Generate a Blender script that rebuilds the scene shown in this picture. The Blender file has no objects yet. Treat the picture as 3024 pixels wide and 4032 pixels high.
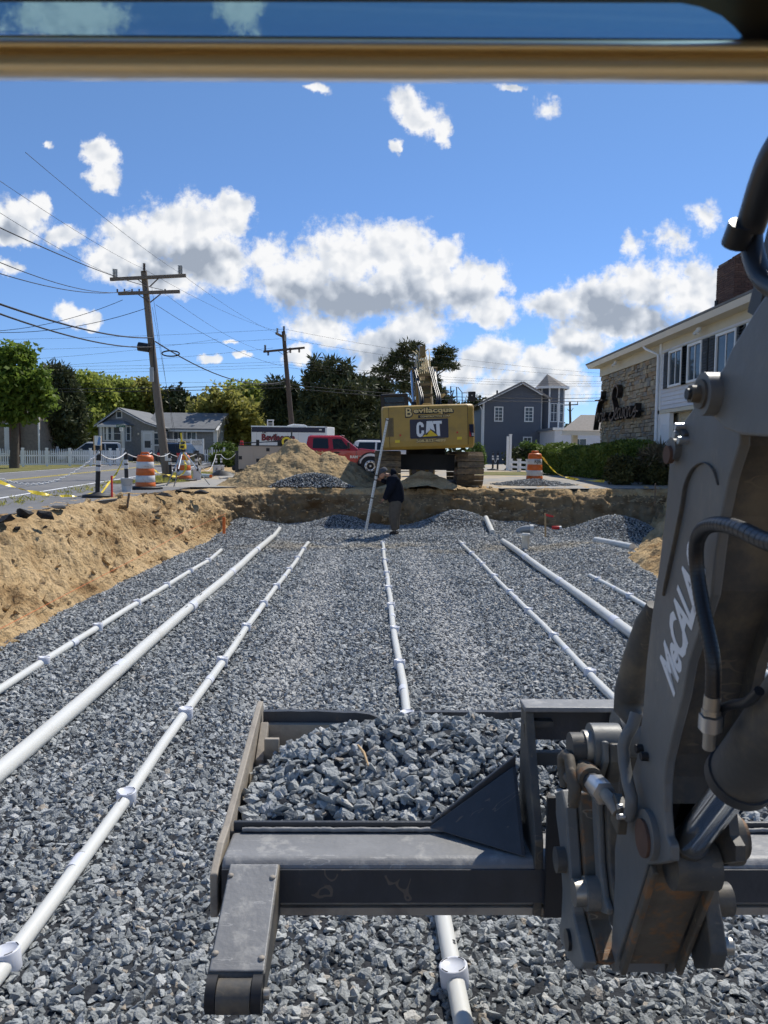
import bpy, bmesh, math, random
import numpy as np
from mathutils import Vector, Matrix, noise as mnoise
R = math.radians
rnd = random.Random(7)
npr = np.random.default_rng(11)
scene = bpy.context.scene
col = scene.collection

# ---------------------------------------------------------------- camera
F, CX, CY = 3057.0, 1512.0, 2016.0          # focal length and centre of the photograph in its pixels
EYE = Vector((0, 0, 2.1))
PITCH, ROLL = math.atan((CY - 1790.6) / F), 0.0105
fwd = Vector((0, math.cos(PITCH), -math.sin(PITCH)))
up0 = Vector((0, math.sin(PITCH), math.cos(PITCH)))
x0 = Vector((1, 0, 0))
c_r = math.cos(ROLL) * x0 + math.sin(ROLL) * up0
c_u = math.cos(ROLL) * up0 - math.sin(ROLL) * x0
cam = bpy.data.cameras.new('camera')
cam_o = bpy.data.objects.new('camera', cam)
col.objects.link(cam_o)
cam.sensor_fit = 'VERTICAL'
cam.sensor_height = 5.6
cam.sensor_width = 4.2
cam.lens = 5.6 * F / 4032.0
cam.clip_start, cam.clip_end = 0.05, 5000
cam.dof.use_dof = True
cam.dof.focus_distance = 9.0
cam.dof.aperture_fstop = 1.8
M = Matrix((c_r, c_u, -fwd)).transposed().to_4x4()
M.translation = EYE
cam_o.matrix_world = M
scene.camera = cam_o

# ---------------------------------------------------------------- light
SUN_EL, SUN_AZ = R(52), R(36)               # azimuth measured from +Y (away from us) towards +X (right)
sun_dir = Vector((math.sin(SUN_AZ) * math.cos(SUN_EL), math.cos(SUN_AZ) * math.cos(SUN_EL), math.sin(SUN_EL)))
sl = bpy.data.lights.new('sun', 'SUN')
sl.energy = 4.6
sl.angle = R(0.53)
sl.color = (1.0, 0.95, 0.86)
so = bpy.data.objects.new('sun', sl)
col.objects.link(so)
so.rotation_euler = (-sun_dir).to_track_quat('-Z', 'Y').to_euler()
scene.view_settings.view_transform = 'Standard'
scene.view_settings.look = 'None'
scene.view_settings.exposure = 0.0
scene.view_settings.gamma = 1.0
scene.view_settings.use_curve_mapping = False
scene.cycles.use_denoising = True
scene.cycles.use_adaptive_sampling = True
scene.cycles.adaptive_threshold = .03
scene.cycles.max_bounces = 6
scene.cycles.diffuse_bounces = 3
scene.cycles.glossy_bounces = 3
scene.cycles.transmission_bounces = 4
scene.cycles.transparent_max_bounces = 8

def ray(x, y):
    return fwd + c_r * ((x - CX) / F) + c_u * ((CY - y) / F)
def at(x, y, Y):                             # the point seen at photo pixel (x, y) at distance Y
    d = ray(x, y)
    return EYE + d * (Y / d.y)
def gnd(x, y, z):                            # ... at height z
    d = ray(x, y)
    return EYE + d * ((z - EYE.z) / d.z)
def sm(a, b, x):
    t = min(1, max(0, (x - a) / (b - a)))
    return t * t * (3 - 2 * t)
def clip(x, a, b):
    return max(a, min(b, x))
def lerp(a, b, t):
    return a + (b - a) * t

# ---------------------------------------------------------------- world: sky and clouds
def build_world():
    w = bpy.data.worlds.new('World')
    scene.world = w
    w.use_nodes = True
    w.cycles.sampling_method = 'MANUAL'
    w.cycles.sample_map_resolution = 256
    nt = w.node_tree
    nt.nodes.clear()
    N, L = nt.nodes.new, nt.links.new
    def inp(sock, v):
        if isinstance(v, bpy.types.NodeSocket): L(v, sock)
        else: sock.default_value = v
    def mth(op, a, b=0.0, c=None, clamp=False):
        n = N('ShaderNodeMath'); n.operation = op; n.use_clamp = clamp
        inp(n.inputs[0], a); inp(n.inputs[1], b)
        if c is not None: inp(n.inputs[2], c)
        return n.outputs[0]
    def vm(op, a, b=(0, 0, 0)):
        n = N('ShaderNodeVectorMath'); n.operation = op
        inp(n.inputs[0], a); inp(n.inputs[1], b)
        return n.outputs['Value'] if op == 'LENGTH' else n.outputs[0]
    def sstep(a, b, x):
        n = N('ShaderNodeMapRange'); n.interpolation_type = 'SMOOTHSTEP'
        inp(n.inputs[0], x); n.inputs[1].default_value = a; n.inputs[2].default_value = b
        return n.outputs[0]
    def fbm(vec, scale, detail, rough, dim='2D'):
        n = N('ShaderNodeTexNoise'); n.noise_dimensions = dim
        L(vec, n.inputs['Vector']); n.inputs['Scale'].default_value = scale
        n.inputs['Detail'].default_value = detail; n.inputs['Roughness'].default_value = rough
        return n
    sky = N('ShaderNodeTexSky')
    sky.sky_type = 'NISHITA'
    sky.sun_disc = False
    sky.sun_elevation = SUN_EL
    sky.sun_rotation = SUN_AZ
    sky.air_density, sky.dust_density, sky.ozone_density = 0.9, 0.0, 3.5
    geo = N('ShaderNodeTexCoord')
    sep = N('ShaderNodeSeparateXYZ'); L(geo.outputs['Generated'], sep.inputs[0])
    ay = mth('MAXIMUM', mth('ABSOLUTE', sep.outputs[1]), 0.12)
    u = mth('DIVIDE', sep.outputs[0], ay); v = mth('DIVIDE', sep.outputs[2], ay)
    cmb = N('ShaderNodeCombineXYZ'); L(u, cmb.inputs[0]); L(v, cmb.inputs[1])
    P = cmb.outputs[0]
    w1 = fbm(P, 9.0, 3.0, 0.55)
    w2 = fbm(P, 36.0, 5.0, 0.62)
    off = vm('MULTIPLY', vm('SUBTRACT', w1.outputs['Color'], (.5, .5, .5)), (.05, .04, 0))
    off2 = vm('MULTIPLY', vm('SUBTRACT', w2.outputs['Color'], (.5, .5, .5)), (.022, .020, 0))
    PW = vm('ADD', vm('ADD', P, off), off2)
    def uv(xd, yd):
        d = ray(xd * 1.8228, yd * 1.8228)
        return d.x / d.y, d.z / d.y
    def lobes(lst, vec, SC=.90):
        acc = None
        for (xd, yd, rx, ry, *g) in lst:
            cu, cv = uv(xd, yd)
            q = vm('MULTIPLY', vm('SUBTRACT', vec, (cu, cv, 0)), (1677 / (rx * SC), 1677 / (ry * SC), 0))
            val = mth('MULTIPLY', mth('SUBTRACT', 1.0, vm('LENGTH', q)), g[0] if g else 1.0)
            if acc is None: acc = val
            else:
                acc = mth('SMOOTH_MAX', acc, val, .12)
        return acc
    body = [(205, 340, 58, 48), (214, 385, 56, 42), (882, 222, 54, 46), (908, 256, 62, 46), (948, 286, 34, 30), (845, 312, 20, 16),
            (28, 470, 88, 66), (15, 505, 90, 36), (78, 440, 36, 34), (140, 510, 54, 28),
            (300, 525, 105, 75), (395, 500, 120, 90), (485, 470, 58, 56), (455, 565, 115, 84), (340, 590, 140, 55), (250, 565, 78, 62),
            (575, 545, 60, 46, .8), (650, 600, 125, 84), (755, 545, 130, 88), (850, 530, 105, 74), (900, 605, 165, 96),
            (760, 645, 190, 62), (1000, 620, 105, 80), (1075, 605, 58, 60), (1065, 672, 76, 56), (945, 560, 60, 60),
            (690, 715, 95, 52), (890, 710, 84, 66), (820, 745, 110, 50), (850, 790, 130, 45),
            (1290, 640, 120, 72), (1395, 615, 125, 80), (1490, 640, 95, 66), (1220, 655, 95, 42), (1350, 695, 180, 56), (1560, 610, 80, 60),
            (1060, 775, 95, 55), (1180, 795, 120, 55), (1265, 745, 92, 58), (1150, 840, 180, 45), (1000, 800, 60, 40),
            (1518, 468, 52, 38, .55), (1445, 515, 62, 34, .55), (1352, 522, 26, 34, .5), (1515, 585, 72, 44, .7),
            (155, 675, 58, 32), (190, 690, 36, 18), (15, 585, 50, 26), (458, 780, 34, 15), (535, 777, 20, 11), (640, 775, 34, 28),
            (510, 743, 20, 8, .8), (690, 180, 30, 12, .7), (1100, 180, 40, 12, .8), (95, 312, 14, 14, .7), (1170, 230, 40, 30, .5),
            (520, 30, 60, 60, .8), (150, 40, 170, 60, .9), (-120, 800, 160, 60), (-200, 560, 150, 110), (1850, 560, 200, 110), (1900, 760, 220, 70),
            (-420, 300, 160, 90), (2200, 260, 170, 90), (-700, 650, 260, 120), (2500, 640, 260, 120)]
    dark = [(400, 565, 130, 40), (330, 590, 110, 30), (20, 500, 70, 26), (760, 650, 220, 62), (650, 640, 100, 50), (900, 650, 110, 40), (1000, 640, 60, 30),
            (840, 765, 120, 40), (1350, 690, 170, 52), (1300, 655, 90, 40), (1440, 700, 110, 40), (1260, 770, 50, 25), (1150, 830, 120, 22, .6), (1060, 800, 60, 20, .6)]
    B = lobes(body, PW)
    D = lobes(dark, vm('ADD', P, off))
    def billow(vec, sc_=24.0, det=2.0):
        n = N('ShaderNodeTexVoronoi'); n.voronoi_dimensions = '2D'; n.feature = 'SMOOTH_F1'
        L(vec, n.inputs['Vector']); n.inputs['Scale'].default_value = sc_
        n.inputs['Detail'].default_value = det; n.inputs['Roughness'].default_value = .55
        n.inputs['Smoothness'].default_value = .35; n.normalize = True
        return n.outputs['Distance']
    PB = vm('ADD', P, vm('MULTIPLY', off2, (.6, .6, 0)))
    be = billow(PB, 26.0, 4.0); b0 = billow(PB); b1 = billow(vm('ADD', PB, (.007, .011, 0)))
    fine = fbm(P, 95.0, 6.0, .65)
    fld = mth('ADD', mth('ADD', B, mth('MULTIPLY', mth('SUBTRACT', .40, be), .95)), mth('MULTIPLY', mth('SUBTRACT', fine.outputs[0], .5), .62))
    alpha = sstep(.04, .56, fld)
    # brightness: lit from above right, grey where the cloud is thick and low
    rel = mth('MULTIPLY', mth('SUBTRACT', b1, b0), 1.1)
    dk = sstep(-.5, .9, mth("ADD", D, mth("ADD", mth("MULTIPLY", mth("SUBTRACT", b0, .40), .7), mth("MULTIPLY", mth("SUBTRACT", w2.outputs[0], .5), .6))))
    br = mth('SUBTRACT', mth('ADD', .97, rel), mth('MULTIPLY', dk, .60))
    br = mth('SUBTRACT', br, mth('MULTIPLY', sstep(.35, 1.1, fld), .06))
    br = mth('MAXIMUM', mth('MINIMUM', br, 1.12), .36)
    ccol = N('ShaderNodeValToRGB')
    ccol.color_ramp.elements[0].position = .36; ccol.color_ramp.elements[0].color = (.36, .41, .49, 1)
    ccol.color_ramp.elements[1].position = 1.0; ccol.color_ramp.elements[1].color = (.97, .97, .97, 1)
    e = ccol.color_ramp.elements.new(.72); e.color = (.68, .72, .78, 1)
    L(br, ccol.inputs[0])
    grd = N('ShaderNodeMix'); grd.data_type = 'RGBA'; L(sstep(-.05, .62, v), grd.inputs[0])
    grd.inputs[6].default_value = (.072, .092, .130, 1); grd.inputs[7].default_value = (.102, .118, .131, 1)
    skyv = vm('MULTIPLY', sky.outputs[0], grd.outputs[2])
    cl = vm('MULTIPLY', ccol.outputs[0], (1.0, 1.0, 1.0))
    mix = N('ShaderNodeMix'); mix.data_type = 'RGBA'
    L(mth('MULTIPLY', alpha, .97), mix.inputs[0]); L(skyv, mix.inputs[6]); L(cl, mix.inputs[7])
    bg = N('ShaderNodeBackground'); L(mix.outputs[2], bg.inputs[0]); bg.inputs[1].default_value = 1.0
    out = N('ShaderNodeOutputWorld'); L(bg.outputs[0], out.inputs[0])
build_world()

# ---------------------------------------------------------------- materials
MATS = {}
def pm(name, c, rough=.65, var=.12, scale=6.0, bump=0.0, bscale=40.0, metal=0.0, c2=None, thr=.55, soft=.15, c2scale=3.0, spec=.5, coat=0.0, objrand=0.0, detail=5.0, stretch=None, scratch=None):
    m = bpy.data.materials.new(name); m.use_nodes = True
    nt = m.node_tree; N, L = nt.nodes.new, nt.links.new
    b = nt.nodes['Principled BSDF']
    b.inputs['Roughness'].default_value = rough; b.inputs['Metallic'].default_value = metal
    b.inputs['Specular IOR Level'].default_value = spec
    b.inputs['Coat Weight'].default_value = coat
    tc = N('ShaderNodeTexCoord'); vec = tc.outputs['Object']
    if stretch:
        mp = N('ShaderNodeMapping'); mp.inputs['Scale'].default_value = stretch; L(vec, mp.inputs[0]); vec = mp.outputs[0]
    n = N('ShaderNodeTexNoise'); n.inputs['Scale'].default_value = scale; n.inputs['Detail'].default_value = detail; n.inputs['Roughness'].default_value = .6
    L(vec, n.inputs['Vector'])
    mr = N('ShaderNodeMapRange'); mr.inputs[1].default_value = .25; mr.inputs[2].default_value = .75; mr.inputs[3].default_value = 1 - var; mr.inputs[4].default_value = 1 + var
    L(n.outputs[0], mr.inputs[0])
    base = N('ShaderNodeRGB'); base.outputs[0].default_value = (*c, 1); cur = base.outputs[0]
    if c2:
        n2 = N('ShaderNodeTexNoise'); n2.inputs['Scale'].default_value = c2scale; n2.inputs['Detail'].default_value = 8; n2.inputs['Roughness'].default_value = .65
        L(vec, n2.inputs['Vector'])
        m2 = N('ShaderNodeMapRange'); m2.interpolation_type = 'SMOOTHSTEP'; m2.inputs[1].default_value = thr - soft; m2.inputs[2].default_value = thr + soft
        L(n2.outputs[0], m2.inputs[0])
        mx = N('ShaderNodeMix'); mx.data_type = 'RGBA'; L(m2.outputs[0], mx.inputs[0]); L(cur, mx.inputs[6]); mx.inputs[7].default_value = (*c2, 1)
        cur = mx.outputs[2]
    if scratch:
        mp2 = N('ShaderNodeMapping'); mp2.inputs['Scale'].default_value = (9, 60, 9); mp2.inputs['Rotation'].default_value = (.6, .5, .9); L(tc.outputs['Object'], mp2.inputs[0])
        n5 = N('ShaderNodeTexNoise'); n5.inputs['Scale'].default_value = 1.0; n5.inputs['Detail'].default_value = 2; L(mp2.outputs[0], n5.inputs['Vector'])
        a5 = N('ShaderNodeMath'); a5.operation = 'COMPARE'; L(n5.outputs[0], a5.inputs[0]); a5.inputs[1].default_value = .64; a5.inputs[2].default_value = .012
        n6 = N('ShaderNodeTexNoise'); n6.inputs['Scale'].default_value = 5.0; L(tc.outputs['Object'], n6.inputs['Vector'])
        a6 = N('ShaderNodeMath'); a6.operation = 'GREATER_THAN'; L(n6.outputs[0], a6.inputs[0]); a6.inputs[1].default_value = .5
        a7 = N('ShaderNodeMath'); a7.operation = 'MULTIPLY'; L(a5.outputs[0], a7.inputs[0]); L(a6.outputs[0], a7.inputs[1])
        a8 = N('ShaderNodeMath'); a8.operation = 'MULTIPLY'; L(a7.outputs[0], a8.inputs[0]); a8.inputs[1].default_value = .6
        mx5 = N('ShaderNodeMix'); mx5.data_type = 'RGBA'; L(a8.outputs[0], mx5.inputs[0]); L(cur, mx5.inputs[6]); mx5.inputs[7].default_value = (*scratch, 1); cur = mx5.outputs[2]
    vmul = N('ShaderNodeVectorMath'); vmul.operation = 'SCALE'; L(cur, vmul.inputs[0]); L(mr.outputs[0], vmul.inputs['Scale']); cur = vmul.outputs[0]
    if objrand:
        oi = N('ShaderNodeObjectInfo'); m3 = N('ShaderNodeMapRange'); m3.inputs[3].default_value = 1 - objrand; m3.inputs[4].default_value = 1 + objrand
        L(oi.outputs['Random'], m3.inputs[0]); v2 = N('ShaderNodeVectorMath'); v2.operation = 'SCALE'; L(cur, v2.inputs[0]); L(m3.outputs[0], v2.inputs['Scale']); cur = v2.outputs[0]
    L(cur, b.inputs['Base Color'])
    if bump:
        nb = N('ShaderNodeTexNoise'); nb.inputs['Scale'].default_value = bscale; nb.inputs['Detail'].default_value = 6; L(vec, nb.inputs['Vector'])
        bp = N('ShaderNodeBump'); bp.inputs['Strength'].default_value = 1.0; bp.inputs['Distance'].default_value = bump
        L(nb.outputs[0], bp.inputs['Height']); L(bp.outputs[0], b.inputs['Normal'])
    MATS[name] = m
    return m
def glass_mat(name, tint, alpha=.35, rough=.03):
    m = bpy.data.materials.new(name); m.use_nodes = True
    nt = m.node_tree; N, L = nt.nodes.new, nt.links.new
    b = nt.nodes['Principled BSDF']; b.inputs['Base Color'].default_value = (*tint, 1); b.inputs['Roughness'].default_value = rough
    if alpha < 1:
        t = N('ShaderNodeBsdfTransparent'); t.inputs[0].default_value = (*[min(1, .3 + 2 * k) for k in tint], 1)
        mx = N('ShaderNodeMixShader'); mx.inputs[0].default_value = alpha
        L(t.outputs[0], mx.inputs[1]); L(b.outputs[0], mx.inputs[2]); L(mx.outputs[0], nt.nodes['Material Output'].inputs[0])
    MATS[name] = m
    return m

# ---------------------------------------------------------------- objects
XF = {}
def tag(o, label=None, cat=None, group=None, kind=None):
    if label: o['label'] = label
    if cat: o['category'] = cat
    if group: o['group'] = group
    if kind: o['kind'] = kind
    return o
def thing(name, label, cat, loc=(0, 0, 0), rz=0.0, group=None):
    o = bpy.data.objects.new(name, None); o.empty_display_size = .2; col.objects.link(o)
    o.location = loc; o.rotation_euler = (0, 0, rz)
    XF[o] = Matrix.Translation(Vector(loc)) @ Matrix.Rotation(rz, 4, 'Z')
    return tag(o, label, cat, group)
def link(name, me, parent=None, label=None):
    o = bpy.data.objects.new(name, me); col.objects.link(o)
    if parent is not None: o.parent = parent
    XF[o] = XF.get(parent, Matrix.Identity(4))
    if label: o['label'] = label
    return o
def copy_tree(o, parent=None):
    c = o.copy(); col.objects.link(c)
    if parent is not None: c.parent = parent
    for ch in list(o.children): copy_tree(ch, c)
    return c
def npmesh(name, v, f, mat=None, smooth=False, n=4):
    me = bpy.data.meshes.new(name)
    v = np.asarray(v, dtype=np.float32).reshape(-1, 3); f = np.asarray(f, dtype=np.int32).reshape(-1, n)
    me.vertices.add(len(v)); me.vertices.foreach_set('co', v.ravel())
    me.loops.add(f.size); me.loops.foreach_set('vertex_index', f.ravel())
    me.polygons.add(len(f)); me.polygons.foreach_set('loop_start', np.arange(0, f.size, n, dtype=np.int32))
    me.polygons.foreach_set('loop_total', np.full(len(f), n, dtype=np.int32))
    if smooth: me.polygons.foreach_set('use_smooth', np.ones(len(f), dtype=bool))
    me.update(calc_edges=True)
    if mat: me.materials.append(mat)
    return me
class MB:
    def __init__(s, world=False): s.v, s.f, s.sm, s.mi, s.cur = [], [], [], [], 0
    def add(s, vs, fs, smooth=False):
        b = len(s.v); s.v += [Vector(p) for p in vs]
        for f in fs: s.f.append([b + i for i in f]); s.sm.append(smooth); s.mi.append(s.cur)
        return s
    def mat(s, i): s.cur = i; return s
    def box(s, c, size, rz=0.0, Mx=None):
        hx, hy, hz = size[0] / 2, size[1] / 2, size[2] / 2
        m = Mx if Mx is not None else Matrix.Rotation(rz, 3, 'Z')
        c = Vector(c)
        vs = [c + m @ Vector((a * hx, b * hy, d * hz)) for d in (-1, 1) for (a, b) in ((-1, -1), (1, -1), (1, 1), (-1, 1))]
        return s.add(vs, [(3, 2, 1, 0), (4, 5, 6, 7), (0, 1, 5, 4), (1, 2, 6, 5), (2, 3, 7, 6), (3, 0, 4, 7)])
    def bx(s, x0, x1, y0, y1, z0, z1):
        return s.box(((x0 + x1) / 2, (y0 + y1) / 2, (z0 + z1) / 2), (abs(x1 - x0), abs(y1 - y0), abs(z1 - z0)))
    def prism(s, poly, ext):
        n = len(poly); poly = [Vector(p) for p in poly]; ext = Vector(ext)
        vs = poly + [p + ext for p in poly]
        nrm = Vector((0, 0, 0))
        for i in range(n): nrm += poly[i].cross(poly[(i + 1) % n])
        fs = [list(range(n)), list(range(2 * n - 1, n - 1, -1))] + [[i, n + i, n + (i + 1) % n, (i + 1) % n] for i in range(n)]
        if nrm.dot(ext) > 0: fs = [f[::-1] for f in fs]
        return s.add(vs, fs)
    def beam(s, a, b, w, h, up=(0, 0, 1)):
        a, b = Vector(a), Vector(b); d = (b - a)
        x = d.normalized(); y = Vector(up).cross(x)
        if y.length < 1e-4: y = Vector((0, 1, 0)).cross(x)
        y.normalize(); z = x.cross(y)
        m = Matrix((x, y, z)).transposed()
        return s.box((a + b) / 2, (d.length, w, h), Mx=m)
    def tube(s, pts, r, n=8, caps=True, smooth=True, flat=1.0):
        pts = [Vector(p) for p in pts]; k = len(pts)
        rs = r if isinstance(r, (list, tuple)) else [r] * k
        prev = None; rings = []
        for i, p in enumerate(pts):
            t = (pts[min(i + 1, k - 1)] - pts[max(i - 1, 0)]).normalized()
            if prev is None:
                a = Vector((0, 0, 1)) if abs(t.z) < .9 else Vector((1, 0, 0))
                x = a.cross(t).normalized()
            else:
                x = (prev - t * prev.dot(t)).normalized()
            y = t.cross(x); prev = x
            rings.append([p + (x * math.cos(2 * math.pi * j / n) + y * math.sin(2 * math.pi * j / n) * flat) * rs[i] for j in range(n)])
        vs = [q for ring in rings for q in ring]
        fs = [(i * n + j, i * n + (j + 1) % n, (i + 1) * n + (j + 1) % n, (i + 1) * n + j) for i in range(k - 1) for j in range(n)]
        s.add(vs, fs, smooth)
        if caps:
            s.add(rings[0], [list(range(n - 1, -1, -1))]); s.add(rings[-1], [list(range(n))])
        return s
    def cyl(s, a, b, r, n=16, r2=None): return s.tube([a, b], [r, r if r2 is None else r2], n)
    def lathe(s, prof, n=16, o=(0, 0, 0), Mx=None, smooth=True):
        m = Mx if Mx is not None else Matrix.Identity(3); o = Vector(o); k = len(prof)
        vs = [o + m @ Vector((r * math.cos(2 * math.pi * j / n), r * math.sin(2 * math.pi * j / n), z)) for r, z in prof for j in range(n)]
        fs = [(i * n + j, i * n + (j + 1) % n, (i + 1) * n + (j + 1) % n, (i + 1) * n + j) for i in range(k - 1) for j in range(n)]
        s.add(vs, fs, smooth)
        if prof[0][0] > 1e-4: s.add(vs[:n], [list(range(n - 1, -1, -1))])
        if prof[-1][0] > 1e-4: s.add(vs[-n:], [list(range(n))])
        return s
    def ball(s, c, r, n=10, k=7, sq=(1, 1, 1)):
        c = Vector(c)
        prof = [(max(1e-5, math.sin(math.pi * i / k)) * r, -math.cos(math.pi * i / k) * r) for i in range(k + 1)]
        return s.lathe(prof, n, c, Matrix.Diagonal(sq))
    def quad(s, *p): return s.add(p, [list(range(len(p)))])
    def build(s, name, mat, parent=None, world=False, bevel=0.0, label=None, seg=2):
        me = bpy.data.meshes.new(name)
        vs = s.v
        if world and parent is not None:
            inv = XF[parent].inverted(); vs = [inv @ p for p in vs]
        me.from_pydata([tuple(p) for p in vs], [], s.f)
        for m_ in (mat if isinstance(mat, (list, tuple)) else [mat]): me.materials.append(m_)
        me.polygons.foreach_set('use_smooth', s.sm); me.polygons.foreach_set('material_index', s.mi)
        me.update()
        o = link(name, me, parent, label)
        if bevel:
            b = o.modifiers.new('bevel', 'BEVEL'); b.width = bevel; b.segments = seg; b.limit_method = 'ANGLE'; b.angle_limit = R(40); b.harden_normals = False
        return o
def text(name, s, size, mat, parent, Mx, bold=0.0, extrude=.002, shear=0.0, space=1.0, align='CENTER', label=None, width=None):
    c = bpy.data.curves.new(name, 'FONT'); c.body = s; c.size = size; c.offset = bold; c.extrude = extrude; c.shear = shear
    c.space_character = space; c.align_x = align; c.align_y = 'CENTER'; c.resolution_u = 3
    o = bpy.data.objects.new('tmp', c); col.objects.link(o)
    bpy.context.view_layer.update()
    me = bpy.data.meshes.new_from_object(o.evaluated_get(bpy.context.evaluated_depsgraph_get()))
    bpy.data.objects.remove(o); bpy.data.curves.remove(c)
    sx = 1.0
    if width:
        xs = [v.co.x for v in me.vertices]; sx = width / max(1e-6, max(xs) - min(xs))
    me.transform(Mx @ Matrix.Diagonal((sx, 1, 1, 1))); me.name = name
    me.materials.clear(); me.materials.append(mat)
    return link(name, me, parent, label)
def facing(o, right, up):                    # 4x4 placing text: x along right, y along up
    r_, u_ = Vector(right).normalized(), Vector(up).normalized(); n_ = r_.cross(u_).normalized()
    m = Matrix((r_, u_, n_)).transposed().to_4x4(); m.translation = Vector(o)
    return m
def fb(x, y, z, H=.7, oct=5):
    return mnoise.fractal(Vector((x, y, z)), H, 2.1, oct)
def smooth_path(P, n=6):
    out = []
    for i in range(len(P) - 1):
        p0, p1, p2, p3 = P[max(i - 1, 0)], P[i], P[i + 1], P[min(i + 2, len(P) - 1)]
        for k in range(n):
            t = k / n; out.append(.5 * ((2 * p1) + (p2 - p0) * t + (2 * p0 - 5 * p1 + 4 * p2 - p3) * t * t + (3 * p1 - p0 - 3 * p2 + p3) * t ** 3))
    return out + [P[-1]]
# ---------------------------------------------------------------- the palette (real base colours)
m_sand = pm('sand', (.52, .355, .18), .9, .16, 1.2, bump=.012, bscale=26, c2=(.40, .255, .12), thr=.52, soft=.2, c2scale=.9, spec=.15)
m_sandshade = pm('damp_shaded_sand', (.235, .175, .105), .92, .25, 2.0, bump=.03, bscale=10, c2=(.12, .07, .032), thr=.60, soft=.10, c2scale=.7, spec=.12, stretch=(1, 1, 2.2))
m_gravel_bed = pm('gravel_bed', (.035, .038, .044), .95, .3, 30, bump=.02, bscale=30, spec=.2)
m_asphalt = pm('asphalt', (.17, .17, .175), .88, .14, 3.0, bump=.004, bscale=120, c2=(.22, .215, .21), thr=.55, soft=.2, c2scale=.5, spec=.25)
m_lot = pm('parking_lot', (.33, .32, .30), .9, .14, 2.0, bump=.004, bscale=110, c2=(.52, .41, .26), thr=.53, soft=.10, c2scale=.35, spec=.2)
m_black_asph = pm('asphalt_edge', (.018, .018, .02), .9, .3, 12, bump=.02, bscale=25)
m_pvc = pm('pvc', (.68, .68, .64), .35, .03, 3, c2=(.60, .58, .52), thr=.68, soft=.1, c2scale=4)
m_pvc2 = pm('pvc_fitting', (.68, .70, .76), .4, .02, 5)
m_pvc_dark = pm('pvc_seam', (.05, .05, .055), .6)
m_white = pm('white_paint', (.84, .84, .83), .5, .04, 2)
m_trim = pm('white_trim', (.76, .75, .72), .55, .05, 1.5)
m_black = pm('black_rubber', (.016, .016, .018), .6, .2, 8)
m_dark = pm('dark_metal', (.03, .031, .034), .5, .25, 9, c2=(.07, .06, .05), thr=.62, soft=.08, c2scale=5)
m_mach = pm('machine_grey', (.135, .139, .139), .45, .16, 4, scratch=(.22, .20, .17), bump=.0012, bscale=30, c2=(.185, .178, .16), thr=.58, soft=.14, c2scale=5, spec=.45)
m_machd = pm('machine_dark_grey', (.066, .065, .063), .55, .25, 5, scratch=(.17, .14, .10), bump=.0015, bscale=40, c2=(.15, .125, .09), thr=.55, soft=.12, c2scale=7, spec=.4)
m_bucket = pm('worn_bucket_steel', (.215, .215, .215), .5, .16, 9, scratch=(.42, .41, .39), bump=.0016, bscale=60, c2=(.34, .33, .31), thr=.60, soft=.07, c2scale=11, spec=.5)
m_bucketd = pm('bucket_dark_paint', (.042, .046, .054), .45, .3, 9, scratch=(.17, .14, .11), bump=.0012, bscale=70, c2=(.12, .085, .06), thr=.66, soft=.05, c2scale=9, spec=.5, stretch=(1, 1, .6))
m_dusty = pm('dusty_steel', (.36, .315, .255), .7, .14, 8, bump=.002, bscale=50, c2=(.23, .20, .17), thr=.58, soft=.12, c2scale=9)
m_rust = pm('rusty_steel', (.105, .088, .066), .7, .3, 14, scratch=(.34, .27, .19), bump=.002, bscale=60, c2=(.21, .105, .045), thr=.56, soft=.06, c2scale=16)
m_rustpin = pm('rust_pin', (.115, .062, .042), .8, .25, 20, bump=.001)
m_chrome = pm('chrome_rod', (.72, .73, .75), .16, .04, 10, metal=1.0)
m_steel = pm('bare_steel', (.42, .40, .36), .42, .18, 20, metal=.75)
m_hose = pm('black_hose', (.014, .016, .02), .38, .2, 30, spec=.5)
m_tan = pm('tan_cab_frame', (.93, .78, .48), .32, .05, 3, metal=.0, coat=.4, c2=(.88, .72, .42), thr=.6, soft=.2, c2scale=4, spec=.6, stretch=(.3, 3, 3))
m_roofglass = glass_mat('tinted_roof_glass', (.16, .25, .29), .30, .06)
m_yel = pm('excavator_yellow', (.44, .275, .055), .45, .07, 3, c2=(.33, .215, .06), thr=.60, soft=.15, c2scale=2.2)
m_yel2 = pm('dull_excavator_yellow', (.20, .135, .042), .5, .12, 4, c2=(.22, .15, .06), thr=.58, soft=.15, c2scale=4)
m_track = pm('track_steel', (.15, .115, .08), .65, .25, 9, c2=(.26, .19, .11), thr=.52, soft=.15, c2scale=5, metal=.2)
m_glass = glass_mat('window_glass', (.09, .11, .13), .8, .03)
m_carglass = glass_mat('car_glass', (.05, .06, .065), .55, .02)
m_glassdk = glass_mat('dark_glass', (.02, .025, .03), 1.0, .05)
m_red = pm('red_car_paint', (.44, .014, .018), .26, .05, 1, spec=.5, coat=.8)
m_beige = pm('service_body_paint', (.42, .35, .28), .5, .05, 1.5)
m_tyre = pm('tyre', (.022, .022, .024), .85, .2, 10)
m_alu = pm('aluminium', (.62, .63, .64), .32, .08, 4, metal=.85)
m_orange = pm('orange_plastic', (.68, .15, .025), .45, .1, 3, c2=(.50, .12, .04), thr=.65, soft=.1, c2scale=3)
m_refl = pm('white_reflective_band', (.66, .66, .65), .4, .06, 3, c2=(.36, .34, .31), thr=.64, soft=.08, c2scale=5)
m_tape = pm('yellow_caution_tape', (.78, .58, .03), .4, .08, 4)
m_wood = pm('weathered_pole_wood', (.20, .165, .13), .85, .2, 3, bump=.006, bscale=20, c2=(.12, .095, .075), thr=.55, soft=.15, c2scale=3, stretch=(6, 6, .5))
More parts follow.
